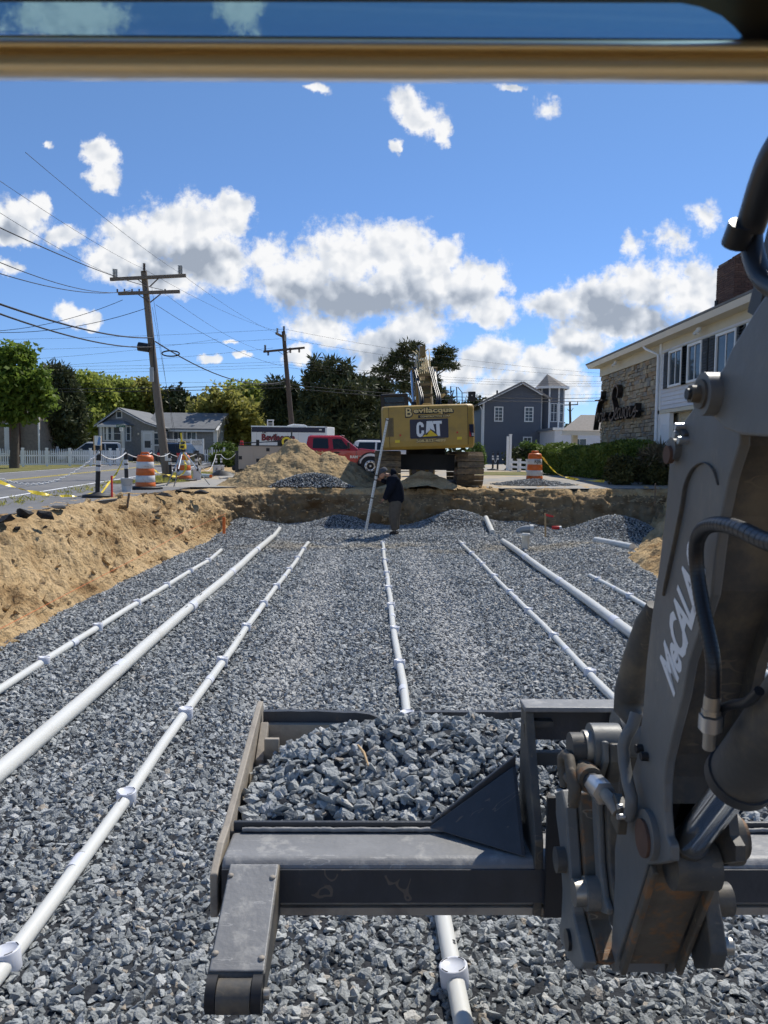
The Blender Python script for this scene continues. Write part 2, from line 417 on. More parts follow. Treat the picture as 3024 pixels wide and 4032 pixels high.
m_wooddk = pm('dark_pole_wood', (.085, .062, .048), .85, .2, 3, stretch=(6, 6, .5))
m_stakewood = pm('stake_wood', (.50, .34, .18), .8)
m_redp = pm('red_plastic', (.62, .035, .03), .5)
m_wire = pm('cable_black', (.02, .02, .022), .6)
m_ins = pm('insulator_grey', (.33, .35, .36), .35)
m_insb = pm('insulator_brown', (.05, .03, .022), .3)
m_greysh = pm('grey_cedar_shingle', (.25, .25, .245), .85, .2, 5, bump=.006, bscale=16, c2=(.27, .27, .265), thr=.55, soft=.2, c2scale=2.5)
m_brownsh = pm('weathered_brown_shingle', (.22, .185, .15), .85, .25, 5, bump=.006, bscale=12)
m_roofgrey = pm('grey_roof_shingle', (.215, .22, .225), .9, .14, 9, bump=.005, bscale=20, c2=(.17, .175, .18), thr=.5, soft=.2, c2scale=1.2)
m_roofbr = pm('brown_roof_shingle', (.25, .225, .20), .9, .18, 9, bump=.005, bscale=20)
m_blue = pm('blue_vinyl_siding', (.098, .110, .135), .6, .06, 2)
m_whitesh = pm('white_shingle', (.66, .66, .68), .7, .06, 3, objrand=.05)
m_cream = pm('cream_paint', (.62, .57, .45), .6, .05, 2)
m_shutter = pm('black_shutter', (.022, .024, .026), .55)
m_stones = [pm('ledge_stone_%d' % i, c, .85, .2, 5, bump=.01, bscale=12) for i, c in enumerate([(.34, .29, .215), (.28, .245, .19), (.40, .345, .25), (.31, .225, .14), (.25, .235, .205), (.37, .30, .20)])]
m_mortar = pm('mortar', (.17, .15, .125), .95, .15, 8)
m_bricks = [pm('brick_%d' % i, c, .85, .2, 12, bump=.004) for i, c in enumerate([(.115, .058, .042), (.09, .048, .036), (.14, .075, .052)])]
m_brickm = pm('brick_mortar', (.20, .16, .13), .95)
m_sign_bk = pm('black_sign_metal', (.012, .010, .010), .45)
m_sign_face = pm('weathered_sign_face', (.15, .105, .075), .6, .2, 4)
m_grass = pm('grass', (.115, .135, .035), .9, .3, 6, c2=(.25, .20, .085), thr=.52, soft=.2, c2scale=1.0, bump=.02, bscale=30, spec=.2)
m_bark = pm('bark', (.10, .078, .058), .9, .25, 6, bump=.01, bscale=14)
m_lettering_white = pm('white_vinyl', (.80, .80, .80), .45, .02)
m_ink = pm('black_vinyl', (.012, .012, .014), .4, .02)
m_navy = pm('navy_stripe', (.012, .014, .04), .4)
m_maroon = pm('maroon_vinyl', (.30, .02, .03), .45)
m_gold = pm('gold_lettering', (.72, .53, .22), .45)
m_pail = pm('white_pail', (.62, .63, .64), .5, .06, 3)
m_hood = pm('dark_hoodie', (.012, .014, .022), .95, .25, 12, bump=.004, bscale=18, spec=.1)
m_pants = pm('grey_trousers', (.115, .10, .082), .95, .2, 9, bump=.004, bscale=20, spec=.1)
m_skin = pm('skin', (.42, .22, .145), .6, .08, 8)
m_cap = pm('grey_cap', (.06, .065, .08), .9, .1, 14)
m_boot = pm('work_boot', (.045, .035, .028), .85, .2, 9)
m_suv = pm('grey_car_paint', (.45, .46, .47), .3, .03, 1, coat=.6)
m_suvd = pm('dark_car_paint', (.02, .022, .026), .25, .03, 1, coat=.7)
m_chain = pm('white_chain_plastic', (.75, .75, .74), .5)
m_lamp = pm('lamp_lens', (.75, .70, .6), .2)
m_signgreen = pm('street_sign_green', (.01, .11, .06), .4)
m_signblue = pm('banner_blue', (.14, .28, .55), .5, .3, 2)
m_conc = pm('concrete', (.36, .35, .33), .9, .1, 3)
def leaf_mat(name, c, c2, tr=.25):
    m = bpy.data.materials.new(name); m.use_nodes = True
    nt = m.node_tree; N, L = nt.nodes.new, nt.links.new
    b = nt.nodes['Principled BSDF']; b.inputs['Roughness'].default_value = .6; b.inputs['Specular IOR Level'].default_value = .25
    g = N('ShaderNodeNewGeometry')
    n = N('ShaderNodeTexNoise'); n.inputs['Scale'].default_value = .9; n.inputs['Detail'].default_value = 4
    tc = N('ShaderNodeTexCoord'); L(tc.outputs['Object'], n.inputs['Vector'])
    a = N('ShaderNodeMath'); a.operation = 'MULTIPLY_ADD'; L(g.outputs['Random Per Island'], a.inputs[0]); a.inputs[1].default_value = .55; L(n.outputs[0], a.inputs[2])
    r_ = N('ShaderNodeMapRange'); r_.inputs[1].default_value = .4; r_.inputs[2].default_value = 1.15; L(a.outputs[0], r_.inputs[0])
    mx = N('ShaderNodeMix'); mx.data_type = 'RGBA'; L(r_.outputs[0], mx.inputs[0]); mx.inputs[6].default_value = (*c, 1); mx.inputs[7].default_value = (*c2, 1)
    L(mx.outputs[2], b.inputs['Base Color'])
    t = N('ShaderNodeBsdfTranslucent'); L(mx.outputs[2], t.inputs[0])
    ms = N('ShaderNodeMixShader'); ms.inputs[0].default_value = tr; L(b.outputs[0], ms.inputs[1]); L(t.outputs[0], ms.inputs[2])
    L(ms.outputs[0], nt.nodes['Material Output'].inputs[0])
    return m
l_maple = leaf_mat('maple_leaf', (.075, .13, .022), (.22, .30, .05), .55)
l_pine = leaf_mat('pine_needles', (.04, .055, .024), (.105, .115, .045), .15)
l_spring = leaf_mat('spring_leaf', (.20, .25, .055), (.44, .48, .11), .6)
l_olive = leaf_mat('olive_leaf', (.20, .20, .05), (.44, .41, .11), .6)
l_dark = leaf_mat('dark_leaf', (.032, .045, .02), (.08, .09, .03), .15)
l_hedge = leaf_mat('hedge_leaf', (.06, .10, .018), (.20, .26, .05), .3)
l_bush = leaf_mat('bush_leaf', (.06, .10, .02), (.15, .22, .05), .35)
l_dry = leaf_mat('dry_branch', (.10, .085, .055), (.22, .18, .11), .1)
l_torn = leaf_mat('torn_hedge_leaf', (.035, .04, .014), (.13, .125, .045), .15)
# ---------------------------------------------------------------- the lie of the land
def zup(x, y):
    z = 1.05 + .008 * clip(x + 8, 0, 16) + .02 * clip(y - 22, 0, 6) * sm(-5, -2, x)
    z += .010 * clip(y - 52, 0, 45)
    return z
def xr(y):                                    # nearer white line of the road
    return -8.5 - .137 * (y - 17.2)
CTRL = [((-4.2, -2), (-5.7, -2)), ((-4.15, 8), (-5.75, 9)), ((-4.4, 10.5), (-5.8, 12)), ((-4.45, 13), (-5.9, 14.5)), ((-4.5, 16), (-6.15, 17)), ((-4.4, 19.4), (-5.2, 19.5)),
        ((-4.25, 21.2), (-4.7, 21.5)), ((-3.3, 22.15), (-3.4, 22.5)), ((-1.8, 22.5), (-1.8, 22.75)), ((-.4, 21.9), (-.3, 22.35)), ((1.0, 22.3), (1.0, 22.55)), ((3.2, 22.4), (3.2, 22.6)),
        ((5.5, 21.9), (5.6, 22.55)), ((7.0, 21.0), (8.2, 22.2)), ((6.3, 18.4), (8.0, 18.5)), ((5.3, 16.4), (7.6, 16.5)), ((4.95, 14), (7.0, 14)),
        ((4.8, 12), (6.7, 12)), ((4.8, 6), (6.5, 6)), ((4.8, -2), (6.4, -2)), ((0, -2.6), (0, -3.6)), ((-4.2, -2), (-5.7, -2))]
GC = Vector((.6, 11))
BANK = []
def build_ground():
    S = []
    for (b0, t0), (b1, t1) in zip(CTRL, CTRL[1:]):
        d = (Vector(b1) - Vector(b0)).length
        fine = max(b0[1], b1[1]) > 7 and not (min(b0[0], b1[0]) > 4.7 and max(b0[1], b1[1]) < 13)
        n = max(1, int(d / (.042 if fine else .4)))
        for i in range(n):
            t = i / n; S.append((Vector(b0).lerp(Vector(b1), t), Vector(t0).lerp(Vector(t1), t)))
    NV = 40
    far_rings = [.12, .3, .6, 1.0, 1.5, 2.2]
    scales = [.25, .5, 1, 2, 5, 14, 45]
    vs, rows = [], []
    for b, t in S:
        out = (t - b); w = out.length; n2 = out.normalized() if w > 1e-3 else Vector((0, 1))
        zt = zup(t.x, t.y)
        row = []
        if t.y > 21.3: t = t + n2 * (.22 * fb(t.x * .9, 3.3, 1) + .10 * fb(t.x * 3.1, 1.3, 1)); b = b + n2 * .15 * fb(t.x * .8, 9, 2); zt -= max(0, .16 * fb(t.x * .7, 5.5, 2) + .08 * fb(t.x * 2.7, 5.5, 2)); w = max(.15, (t - b).length)
        steep = sm(1.0, .35, w)
        b_ = b - n2 * lerp(.35, .06, steep)
        for j in range(NV + 1):
            v = j / NV
            p2 = b_.lerp(t, v); zz = lerp(-.12, zt, sm(0, 1, v) * .35 + v * .65); p2 = p2.lerp(b_.lerp(t, v ** 2.6 if v > 0 else 0), steep)
            if steep < .99:                     # a bank: slumped foot, cut face above
                sl = clip(v * 1.0, 0, 1); cut = .5 + .12 * math.sin(p2.y * 1.3) + .12 * fb(p2.x * .6, p2.y * .6, 4)
                prof = sl * .82 + .18 * sm(cut - .14, cut + .16, sl)
                zz = lerp(lerp(-.12, zt, prof), zz, steep)
            amp = math.sin(math.pi * min(1, v * 1.02)) ** .6 if v < .985 else .25
            q = Vector((p2.x, p2.y, zz))
            d = .17 * fb(q.x * 1.1, q.y * 1.1, q.z * 1.6) + .12 * (abs(fb(q.x * 2.4, q.y * 2.4, q.z * 2.6 + 9)) - .25) + .075 * fb(q.x * 5.5, q.y * 5.5, q.z * 5.5 + 3) - .05 * abs(fb(q.x * 9, q.y * 9, q.z * 9 + 7))
            cl = mnoise.noise(Vector((q.x * 4.2, q.y * 4.2, q.z * 4.2))); d += .10 * max(0, cl - .05) - .07 * max(0, -.15 - cl)
            rg = 1 - abs(mnoise.noise(Vector((q.x * 1.7 + 5, q.y * 1.7, q.z * 2.5)))) * 2; d += .13 * max(0, rg - .4)
            k = lerp(1.0, 1.15, steep)
            up = lerp(.85, .25, steep)
            q += Vector((-n2.x * (1 - up), -n2.y * (1 - up), up)) * d * amp * k
            row.append(q)
        last = t
        for rr in far_rings:
            p2 = t + n2 * rr
            row.append(Vector((p2.x, p2.y, zup(p2.x, p2.y) + (.035 * fb(p2.x * 2.2, p2.y * 2.2, 1) + .02 * fb(p2.x * 7, p2.y * 7, 2)) * (1 if rr < 1.4 else .2) - (.06 if rr > 1.3 else 0.012))))
        for k in scales:
            p2 = GC + (t + n2 * 2.2 - GC) * (1 + k)
            row.append(Vector((p2.x, p2.y, zup(p2.x, p2.y) - .09)))
        if t.x < -4 and 7 < t.y < 23 or t.y > 21: BANK.extend(row[3:NV + 5])
        vs += row; rows.append(len(row))
    m = rows[0]; n = len(S)
    idx = np.arange(n * m).reshape(n, m)
    a = idx; b = np.roll(idx, -1, axis=0)
    f = np.stack([a[:, :-1], a[:, 1:], b[:, 1:], b[:, :-1]], -1).reshape(-1, 4)
    me = npmesh('ground', [tuple(p) for p in vs], f[:, ::-1], m_sandshade, True)
    o = link('ground', me); tag(o, 'sandy ground with the dug banks of the pit', 'ground', kind='structure')
    return o
# the sand's own colour: pale dry sand, darker topsoil streaks high on the cut faces
def sand_material():
    m = bpy.data.materials.new('pit_sand'); m.use_nodes = True
    nt = m.node_tree; N, L = nt.nodes.new, nt.links.new
    b = nt.nodes['Principled BSDF']; b.inputs['Roughness'].default_value = .95; b.inputs['Specular IOR Level'].default_value = .1
    tc = N('ShaderNodeTexCoord'); P = tc.outputs['Object']
    mp = N('ShaderNodeMapping'); mp.inputs['Scale'].default_value = (.8, .8, 2.6); L(P, mp.inputs[0])
    n1 = N('ShaderNodeTexNoise'); n1.inputs['Scale'].default_value = 1.0; n1.inputs['Detail'].default_value = 7; n1.inputs['Roughness'].default_value = .62; L(mp.outputs[0], n1.inputs[0])
    r = N('ShaderNodeValToRGB'); L(n1.outputs[0], r.inputs[0])
    e = r.color_ramp.elements
    e[0].position = .30; e[0].color = (.20, .115, .05, 1); e[1].position = .66; e[1].color = (.60, .44, .255, 1)
    x = e.new(.42); x.color = (.41, .28, .145, 1)
    y = e.new(.53); y.color = (.54, .39, .215, 1)
    n2 = N('ShaderNodeTexNoise'); n2.inputs['Scale'].default_value = 24; n2.inputs['Detail'].default_value = 5; L(P, n2.inputs[0])
    mr = N('ShaderNodeMapRange'); mr.inputs[1].default_value = .3; mr.inputs[2].default_value = .7; mr.inputs[3].default_value = .84; mr.inputs[4].default_value = 1.12; L(n2.outputs[0], mr.inputs[0])
    v = N('ShaderNodeVectorMath'); v.operation = 'SCALE'; L(r.outputs[0], v.inputs[0]); L(mr.outputs[0], v.inputs['Scale'])
    L(v.outputs[0], b.inputs['Base Color'])
    n3 = N('ShaderNodeTexNoise'); n3.inputs['Scale'].default_value = 12; n3.inputs['Detail'].default_value = 9; n3.inputs['Roughness'].default_value = .6; L(P, n3.inputs[0])
    bp = N('ShaderNodeBump'); bp.inputs['Distance'].default_value = .12; bp.inputs['Strength'].default_value = .8; L(n3.outputs[0], bp.inputs['Height']); L(bp.outputs[0], b.inputs['Normal'])
    return m
m_pit = sand_material()
g = build_ground(); g.data.materials.clear(); g.data.materials.append(m_pit); g.data.materials.append(m_sandshade)
for p_ in g.data.polygons:                    # freshly cut far wall: damp soil, its shade also put into the colour
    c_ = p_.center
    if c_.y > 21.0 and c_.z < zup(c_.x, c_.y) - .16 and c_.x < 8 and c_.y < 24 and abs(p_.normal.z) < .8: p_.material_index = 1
def clods():
    r = random.Random(12); bm = bmesh.new(); pts = r.sample(BANK, 650)
    for p in pts:
        s = .03 + .13 * r.random() ** 5
        if p.y > 21: s *= .8
        vs = [bm.verts.new(p + Vector((r.gauss(0, 1), r.gauss(0, 1), r.gauss(0, .8))).normalized() * s * r.uniform(.7, 1)) for _ in range(9)]
        h = bmesh.ops.convex_hull(bm, input=vs)
        for v in vs:
            if v.is_valid and not v.link_faces: bm.verts.remove(v)
    me = bpy.data.meshes.new('sand_clods'); bm.to_mesh(me); bm.free(); me.materials.append(m_pit)
    tag(link('sand_clods', me), 'clods of damp sand lying on the banks of the pit', 'sand', kind='stuff')
clods()

def strip(name, mat, lf, rf, y0, y1, ny, nx, off, thick=0.0, label=None, cat=None, edge_mat=None, kind='structure'):
    vs, fs = [], []
    for i in range(ny + 1):
        y = lerp(y0, y1, i / ny); a, b = lf(y), rf(y)
        for j in range(nx + 1):
            x = lerp(a, b, j / nx); vs.append((x, y, zup(x, y) + off))
    for i in range(ny):
        for j in range(nx):
            k = i * (nx + 1) + j; fs.append((k, k + 1, k + nx + 2, k + nx + 1))
    mb = MB(); mb.add(vs, fs)
    if thick:
        mb.mat(1)
        edge = [(0, j) for j in range(nx + 1)] + [(i, nx) for i in range(1, ny + 1)] + [(ny, j) for j in range(nx - 1, -1, -1)] + [(i, 0) for i in range(ny - 1, -1, -1)]
        ring = [Vector(vs[i * (nx + 1) + j]) for i, j in edge]
        ev = ring + [p - Vector((0, 0, thick)) for p in ring]; n = len(ring)
        mb.add(ev, [(i, n + i, n + i + 1, i + 1) for i in range(n - 1)])
    o = mb.build(name, [mat, edge_mat or mat])
    return tag(o, label, cat, kind=kind)
def jag(s, a): return lambda y: a + .10 * fb(s, y * .8, 3) + .05 * fb(s, y * 4, 5)
_je = jag(2.0, -6.12)
strip('road', m_asphalt, lambda y: xr(y) - 7.3, lambda y: _je(y) + .25 * sm(15, 19, y) if y < 24 else lerp(-6.1, xr(y) + 1.0, sm(24, 26.5, y)), -12, 110, 420, 6, 0.0, .12, 'grey asphalt road passing the pit on the left', 'road', m_black_asph)
for nm, off, w, mt in (('road_edge_line', 0, .13, m_white), ('road_edge_line', -6.75, .13, m_white), ('road_centre_line', -3.35, .11, m_tape), ('road_centre_line', -3.58, .11, m_tape)):
    strip(nm, mt, lambda y: xr(y) + off - w / 2, lambda y: xr(y) + off + w / 2, -10, 100, 60, 1, .006, label='painted line on the asphalt road', cat='road marking')
# parking lot asphalt beyond the pit
def lot():
    ny, nx = 60, 120
    vs, fs = [], []
    for i in range(ny + 1):
        for j in range(nx + 1):
            x = lerp(-7.5, 30, j / nx)
            y0 = 22.68 + .06 * fb(x * 1.2, 7, 1) + 2.6 * sm(3.4, 1.8, x) * sm(-9, -2, x) + .4 * fb(x * .5, 2, 2) * sm(3.2, 1.6, x)
            y0 = lerp(y0, 23.4, sm(-3.2, -4.2, x))
            y = lerp(y0, 66, (i / ny) ** 1.6)
            if x < -4 and y > 26: x = max(x, lerp(-7.5, xr(y) + 1.6, sm(26, 28, y)) if y < 40 else xr(y) + 1)
            vs.append((x, y, zup(x, y) + .002))
    for i in range(ny):
        for j in range(nx):
            k = i * (nx + 1) + j; fs.append((k, k + 1, k + nx + 2, k + nx + 1))
    mb = MB(); mb.add(vs, fs); mb.mat(1)
    fr = [Vector(v) for v in vs[:nx + 1]]
    mb.add(fr + [p + Vector((0, .02, -.11)) for p in fr], [(nx + 1 + i, nx + 2 + i, i + 1, i) for i in range(nx)])
    tag(mb.build('parking_lot', [m_lot, m_black_asph]), 'sandy asphalt parking lot behind the pit', 'parking lot', kind='structure')
lot()
strip('grass_verge', m_grass, lambda y: xr(y) - 60, lambda y: xr(y) - 7.0 + .2 * fb(3, y * .6, 1), -10, 100, 90, 12, .012, label='grass verge beyond the road', cat='grass', kind='stuff')
strip('grass_patch', m_grass, lambda y: xr(y) + .75 + .12 * fb(1, y * 1.5, 2), lambda y: lerp(xr(y) + .8, xr(y) + 2.9 + .3 * fb(4, y, 1), sm(25.4, 27.5, y) * sm(46, 40, y)), 25.3, 46, 60, 6, .014, label='thin grass round the foot of the pole', cat='grass', kind='stuff')
strip('far_lawn', m_grass, lambda y: -40, lambda y: 40, 66.2, 130, 10, 10, .0, label='lawn below the trees', cat='grass', kind='stuff')
strip('grass_margin', m_grass, lambda y: 4, lambda y: 7.2, 33, 40, 8, 4, .012, label='strip of grass in front of the white rail fence', cat='grass', kind='stuff')

# ---------------------------------------------------------------- crushed stone
def stone_shapes(n, seed):
    r = random.Random(seed); out = []
    c = bpy.data.collections.new('crushed_stone_shapes')
    for i in range(n):
        bm = bmesh.new()
        fl = r.uniform(.5, .8); el = r.uniform(.75, 1.3)
        for k in range(13):
            v = Vector((r.gauss(0, 1), r.gauss(0, 1), r.gauss(0, 1))).normalized() * r.uniform(.8, 1.05)
            bm.verts.new((v.x * el * .5, v.y * .5, v.z * fl * .5))
        bmesh.ops.convex_hull(bm, input=bm.verts)
        for v in [v for v in bm.verts if not v.link_faces]: bm.verts.remove(v)
        me = bpy.data.meshes.new('crushed_stone'); bm.to_mesh(me); bm.free()
        o = bpy.data.objects.new('crushed_stone', me); c.objects.link(o)
    return c
def stone_material():
    m = bpy.data.materials.new('crushed_bluestone'); m.use_nodes = True
    nt = m.node_tree; N, L = nt.nodes.new, nt.links.new
    b = nt.nodes['Principled BSDF']; b.inputs['Roughness'].default_value = .62; b.inputs['Specular IOR Level'].default_value = .35
    oi = N('ShaderNodeObjectInfo')
    r = N('ShaderNodeValToRGB'); L(oi.outputs['Random'], r.inputs[0])
    e = r.color_ramp.elements
    e[0].position = 0; e[0].color = (.155, .166, .171, 1); e[1].position = 1; e[1].color = (.58, .59, .575, 1)
    for p, c in ((.3, (.245, .262, .267)), (.6, (.335, .353, .355)), (.85, (.435, .45, .442)), (.945, (.50, .51, .51)), (.955, (.38, .32, .25))): e.new(p).color = (*c, 1)
    tc = N('ShaderNodeTexCoord'); geo = N('ShaderNodeNewGeometry')
    n1 = N('ShaderNodeTexNoise'); n1.inputs['Scale'].default_value = 2.2; n1.inputs['Detail'].default_value = 6; L(tc.outputs['Object'], n1.inputs[0])
    mr = N('ShaderNodeMapRange'); mr.inputs[1].default_value = .3; mr.inputs[2].default_value = .7; mr.inputs[3].default_value = .88; mr.inputs[4].default_value = 1.1; L(n1.outputs[0], mr.inputs[0])
    v = N('ShaderNodeVectorMath'); v.operation = 'SCALE'; L(r.outputs[0], v.inputs[0]); L(mr.outputs[0], v.inputs['Scale'])
    # sand dust trodden in along the truck ruts and at the far end
    sp = N('ShaderNodeSeparateXYZ'); L(oi.outputs['Location'], sp.inputs[0])
    n2 = N('ShaderNodeTexNoise'); n2.inputs['Scale'].default_value = .7; n2.inputs['Detail'].default_value = 4; L(oi.outputs['Location'], n2.inputs[0])
    d = N('ShaderNodeMath'); d.operation = 'ABSOLUTE'
    s1 = N('ShaderNodeMath'); s1.operation = 'SUBTRACT'; L(sp.outputs[1], s1.inputs[0]); s1.inputs[1].default_value = 17.6; L(s1.outputs[0], d.inputs[0])
    m1 = N('ShaderNodeMapRange'); m1.interpolation_type = 'SMOOTHSTEP'; m1.inputs[1].default_value = 1.5; m1.inputs[2].default_value = .2; L(d.outputs[0], m1.inputs[0])
    m2 = N('ShaderNodeMapRange'); m2.interpolation_type = 'SMOOTHSTEP'; m2.inputs[1].default_value = .42; m2.inputs[2].default_value = .6; L(n2.outputs[0], m2.inputs[0])
    mu = N('ShaderNodeMath'); mu.operation = 'MULTIPLY'; L(m1.outputs[0], mu.inputs[0]); L(m2.outputs[0], mu.inputs[1])
    mu2 = N('ShaderNodeMath'); mu2.operation = 'MULTIPLY'; L(mu.outputs[0], mu2.inputs[0]); mu2.inputs[1].default_value = .62
    mx = N('ShaderNodeMix'); mx.data_type = 'RGBA'; L(mu2.outputs[0], mx.inputs[0]); L(v.outputs[0], mx.inputs[6]); mx.inputs[7].default_value = (.40, .33, .22, 1)
    # dusty, crushed wheel tracks between the pipes
    prev = mx.outputs[2]
    for cx in (-.80, 1.0):
        a = N('ShaderNodeMath'); a.operation = 'MULTIPLY_ADD'; L(sp.outputs[1], a.inputs[0]); a.inputs[1].default_value = .019; L(sp.outputs[0], a.inputs[2])
        a2 = N('ShaderNodeMath'); a2.operation = 'SUBTRACT'; L(a.outputs[0], a2.inputs[0]); a2.inputs[1].default_value = cx
        a3 = N('ShaderNodeMath'); a3.operation = 'ABSOLUTE'; L(a2.outputs[0], a3.inputs[0])
        k1 = N('ShaderNodeMapRange'); k1.interpolation_type = 'SMOOTHSTEP'; k1.inputs[1].default_value = .42; k1.inputs[2].default_value = .12; L(a3.outputs[0], k1.inputs[0])
        k2 = N('ShaderNodeMapRange'); k2.interpolation_type = 'SMOOTHSTEP'; k2.inputs[1].default_value = 4.0; k2.inputs[2].default_value = 8.0; L(sp.outputs[1], k2.inputs[0])
        k3 = N('ShaderNodeMapRange'); k3.interpolation_type = 'SMOOTHSTEP'; k3.inputs[1].default_value = 18.5; k3.inputs[2].default_value = 16.0; L(sp.outputs[1], k3.inputs[0])
        p1 = N('ShaderNodeMath'); p1.operation = 'MULTIPLY'; L(k1.outputs[0], p1.inputs[0]); L(k2.outputs[0], p1.inputs[1])
        p2 = N('ShaderNodeMath'); p2.operation = 'MULTIPLY'; L(p1.outputs[0], p2.inputs[0]); L(k3.outputs[0], p2.inputs[1])
        p3 = N('ShaderNodeMath'); p3.operation = 'MULTIPLY'; L(p2.outputs[0], p3.inputs[0]); p3.inputs[1].default_value = .62
        mz = N('ShaderNodeMix'); mz.data_type = 'RGBA'; L(p3.outputs[0], mz.inputs[0]); L(prev, mz.inputs[6]); mz.inputs[7].default_value = (.52, .51, .48, 1); prev = mz.outputs[2]
    L(prev, b.inputs['Base Color'])
    nb = N('ShaderNodeTexNoise'); nb.inputs['Scale'].default_value = 6; nb.inputs['Detail'].default_value = 5; L(tc.outputs['Object'], nb.inputs[0])
    bp = N('ShaderNodeBump'); bp.inputs['Distance'].default_value = .03; bp.inputs['Strength'].default_value = .4; L(nb.outputs[0], bp.inputs['Height']); L(bp.outputs[0], b.inputs['Normal'])
    return m
m_stone = stone_material()
STONES = stone_shapes(9, 3)
for o_ in STONES.objects: o_.data.materials.append(m_stone)
def gravel(name, me, dens, smin, smax, seed, label, cat, parent=None, dens_attr=None):
    o = link(name, me, parent)
    tag(o, label, cat, kind='stuff')
    t = bpy.data.node_groups.new('gravel_scatter', 'GeometryNodeTree')
    t.interface.new_socket('Geometry', in_out='INPUT', socket_type='NodeSocketGeometry')
    t.interface.new_socket('Geometry', in_out='OUTPUT', socket_type='NodeSocketGeometry')
    N, L = t.nodes.new, t.links.new
    gi, go = N('NodeGroupInput'), N('NodeGroupOutput')
    dp = N('GeometryNodeDistributePointsOnFaces'); dp.distribute_method = 'RANDOM'
    L(gi.outputs[0], dp.inputs['Mesh']); dp.inputs['Density'].default_value = dens; dp.inputs['Seed'].default_value = seed
    if dens_attr:
        na = N('GeometryNodeInputNamedAttribute'); na.data_type = 'FLOAT'; na.inputs['Name'].default_value = dens_attr
        L(na.outputs['Attribute'], dp.inputs['Density'])
    ci = N('GeometryNodeCollectionInfo'); ci.inputs['Collection'].default_value = STONES
    ci.inputs['Separate Children'].default_value = True; ci.inputs['Reset Children'].default_value = True
    ip = N('GeometryNodeInstanceOnPoints'); ip.inputs['Pick Instance'].default_value = True
    L(dp.outputs['Points'], ip.inputs['Points']); L(ci.outputs[0], ip.inputs['Instance'])
    rv = N('FunctionNodeRandomValue'); rv.data_type = 'FLOAT_VECTOR'; rv.inputs[0].default_value = (-1.0, -1.0, 0); rv.inputs[1].default_value = (1.0, 1.0, 6.283); rv.inputs['Seed'].default_value = seed + 1
    L(rv.outputs[0], ip.inputs['Rotation'])
    rs = N('FunctionNodeRandomValue'); rs.data_type = 'FLOAT'
    fl = [s for s in rs.inputs if s.type == 'VALUE' and s.enabled]
    fl[0].default_value = 0; fl[1].default_value = 1; rs.inputs['Seed'].default_value = seed + 2
    pw = N('ShaderNodeMath'); pw.operation = 'POWER'; L([s for s in rs.outputs if s.type == 'VALUE'][0], pw.inputs[0]); pw.inputs[1].default_value = 2.1
    mr = N('ShaderNodeMapRange'); mr.inputs[3].default_value = smin; mr.inputs[4].default_value = smax; L(pw.outputs[0], mr.inputs[0])
    if dens_attr:
        nb = N('GeometryNodeInputNamedAttribute'); nb.data_type = 'FLOAT'; nb.inputs['Name'].default_value = 'stone_size'
        ml = N('ShaderNodeMath'); ml.operation = 'MULTIPLY'; L(mr.outputs[0], ml.inputs[0]); L(nb.outputs['Attribute'], ml.inputs[1]); L(ml.outputs[0], ip.inputs['Scale'])
    else: L(mr.outputs[0], ip.inputs['Scale'])
    jg = N('GeometryNodeJoinGeometry'); L(gi.outputs[0], jg.inputs[0]); L(ip.outputs[0], jg.inputs[0]); L(jg.outputs[0], go.inputs[0])
    md = o.modifiers.new('scatter', 'NODES'); md.node_group = t
    return o
def gauss(x, y, cx, cy, rx, ry, h): return h * math.exp(-((x - cx) / rx) ** 2 - ((y - cy) / ry) ** 2)
def zf(x, y):                                 # top of the gravel bed
    z = .03 * fb(x * .5, y * .5, 3) + .015 * fb(x * 1.9, y * 1.9, 8)
    w = .12 * fb(1, y * .3, 2)
    for cx in (-.78, .98): z -= .035 * math.exp(-((x + .019 * y - cx - w) / .30) ** 2) * sm(3, 6, y) * sm(19, 17, y)
    z += gauss(x, y, 2.1, 21.9, .9, .8, .50) + gauss(x, y, -1.2, 22.0, .8, .55, .30) + gauss(x, y, 6.2, 20.6, 1.1, 1.0, .55) + gauss(x, y, -4.0, 21.6, .9, .9, .22) + gauss(x, y, 3.9, 22.0, .8, .5, .2)
    z += .07 * sm(18.4, 19.6, y) * sm(4.5, 3, x) + gauss(x, y, 4.6, 16.6, .9, 2.0, .13) - gauss(x, y, 4.3, 20.3, 1.3, .7, .05)
    z -= .10 * sm(-4.05, -4.5, x) + .1 * sm(4.7, 5.1, x) * sm(17, 15, y)
    return z
def build_bed():
    xs = np.arange(-5.2, 7.6, .10); ys = np.concatenate([np.arange(-1.5, 23.0, .10)])
    V = [(float(x), float(y), zf(x, y)) for y in ys for x in xs]
    nx, ny = len(xs), len(ys); idx = np.arange(nx * ny).reshape(ny, nx)
    f = np.stack([idx[:-1, :-1], idx[:-1, 1:], idx[1:, 1:], idx[1:, :-1]], -1).reshape(-1, 4)
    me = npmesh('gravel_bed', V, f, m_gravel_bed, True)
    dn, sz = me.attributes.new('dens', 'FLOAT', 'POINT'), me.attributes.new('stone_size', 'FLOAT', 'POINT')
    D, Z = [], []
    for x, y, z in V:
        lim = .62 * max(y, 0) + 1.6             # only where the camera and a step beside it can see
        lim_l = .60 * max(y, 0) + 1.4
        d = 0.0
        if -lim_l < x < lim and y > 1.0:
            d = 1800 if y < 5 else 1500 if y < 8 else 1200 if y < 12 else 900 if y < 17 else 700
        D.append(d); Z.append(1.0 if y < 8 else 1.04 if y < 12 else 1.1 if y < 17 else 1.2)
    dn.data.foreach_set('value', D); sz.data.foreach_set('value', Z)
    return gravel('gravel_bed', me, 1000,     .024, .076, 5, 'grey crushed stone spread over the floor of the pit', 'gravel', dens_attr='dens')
build_bed()
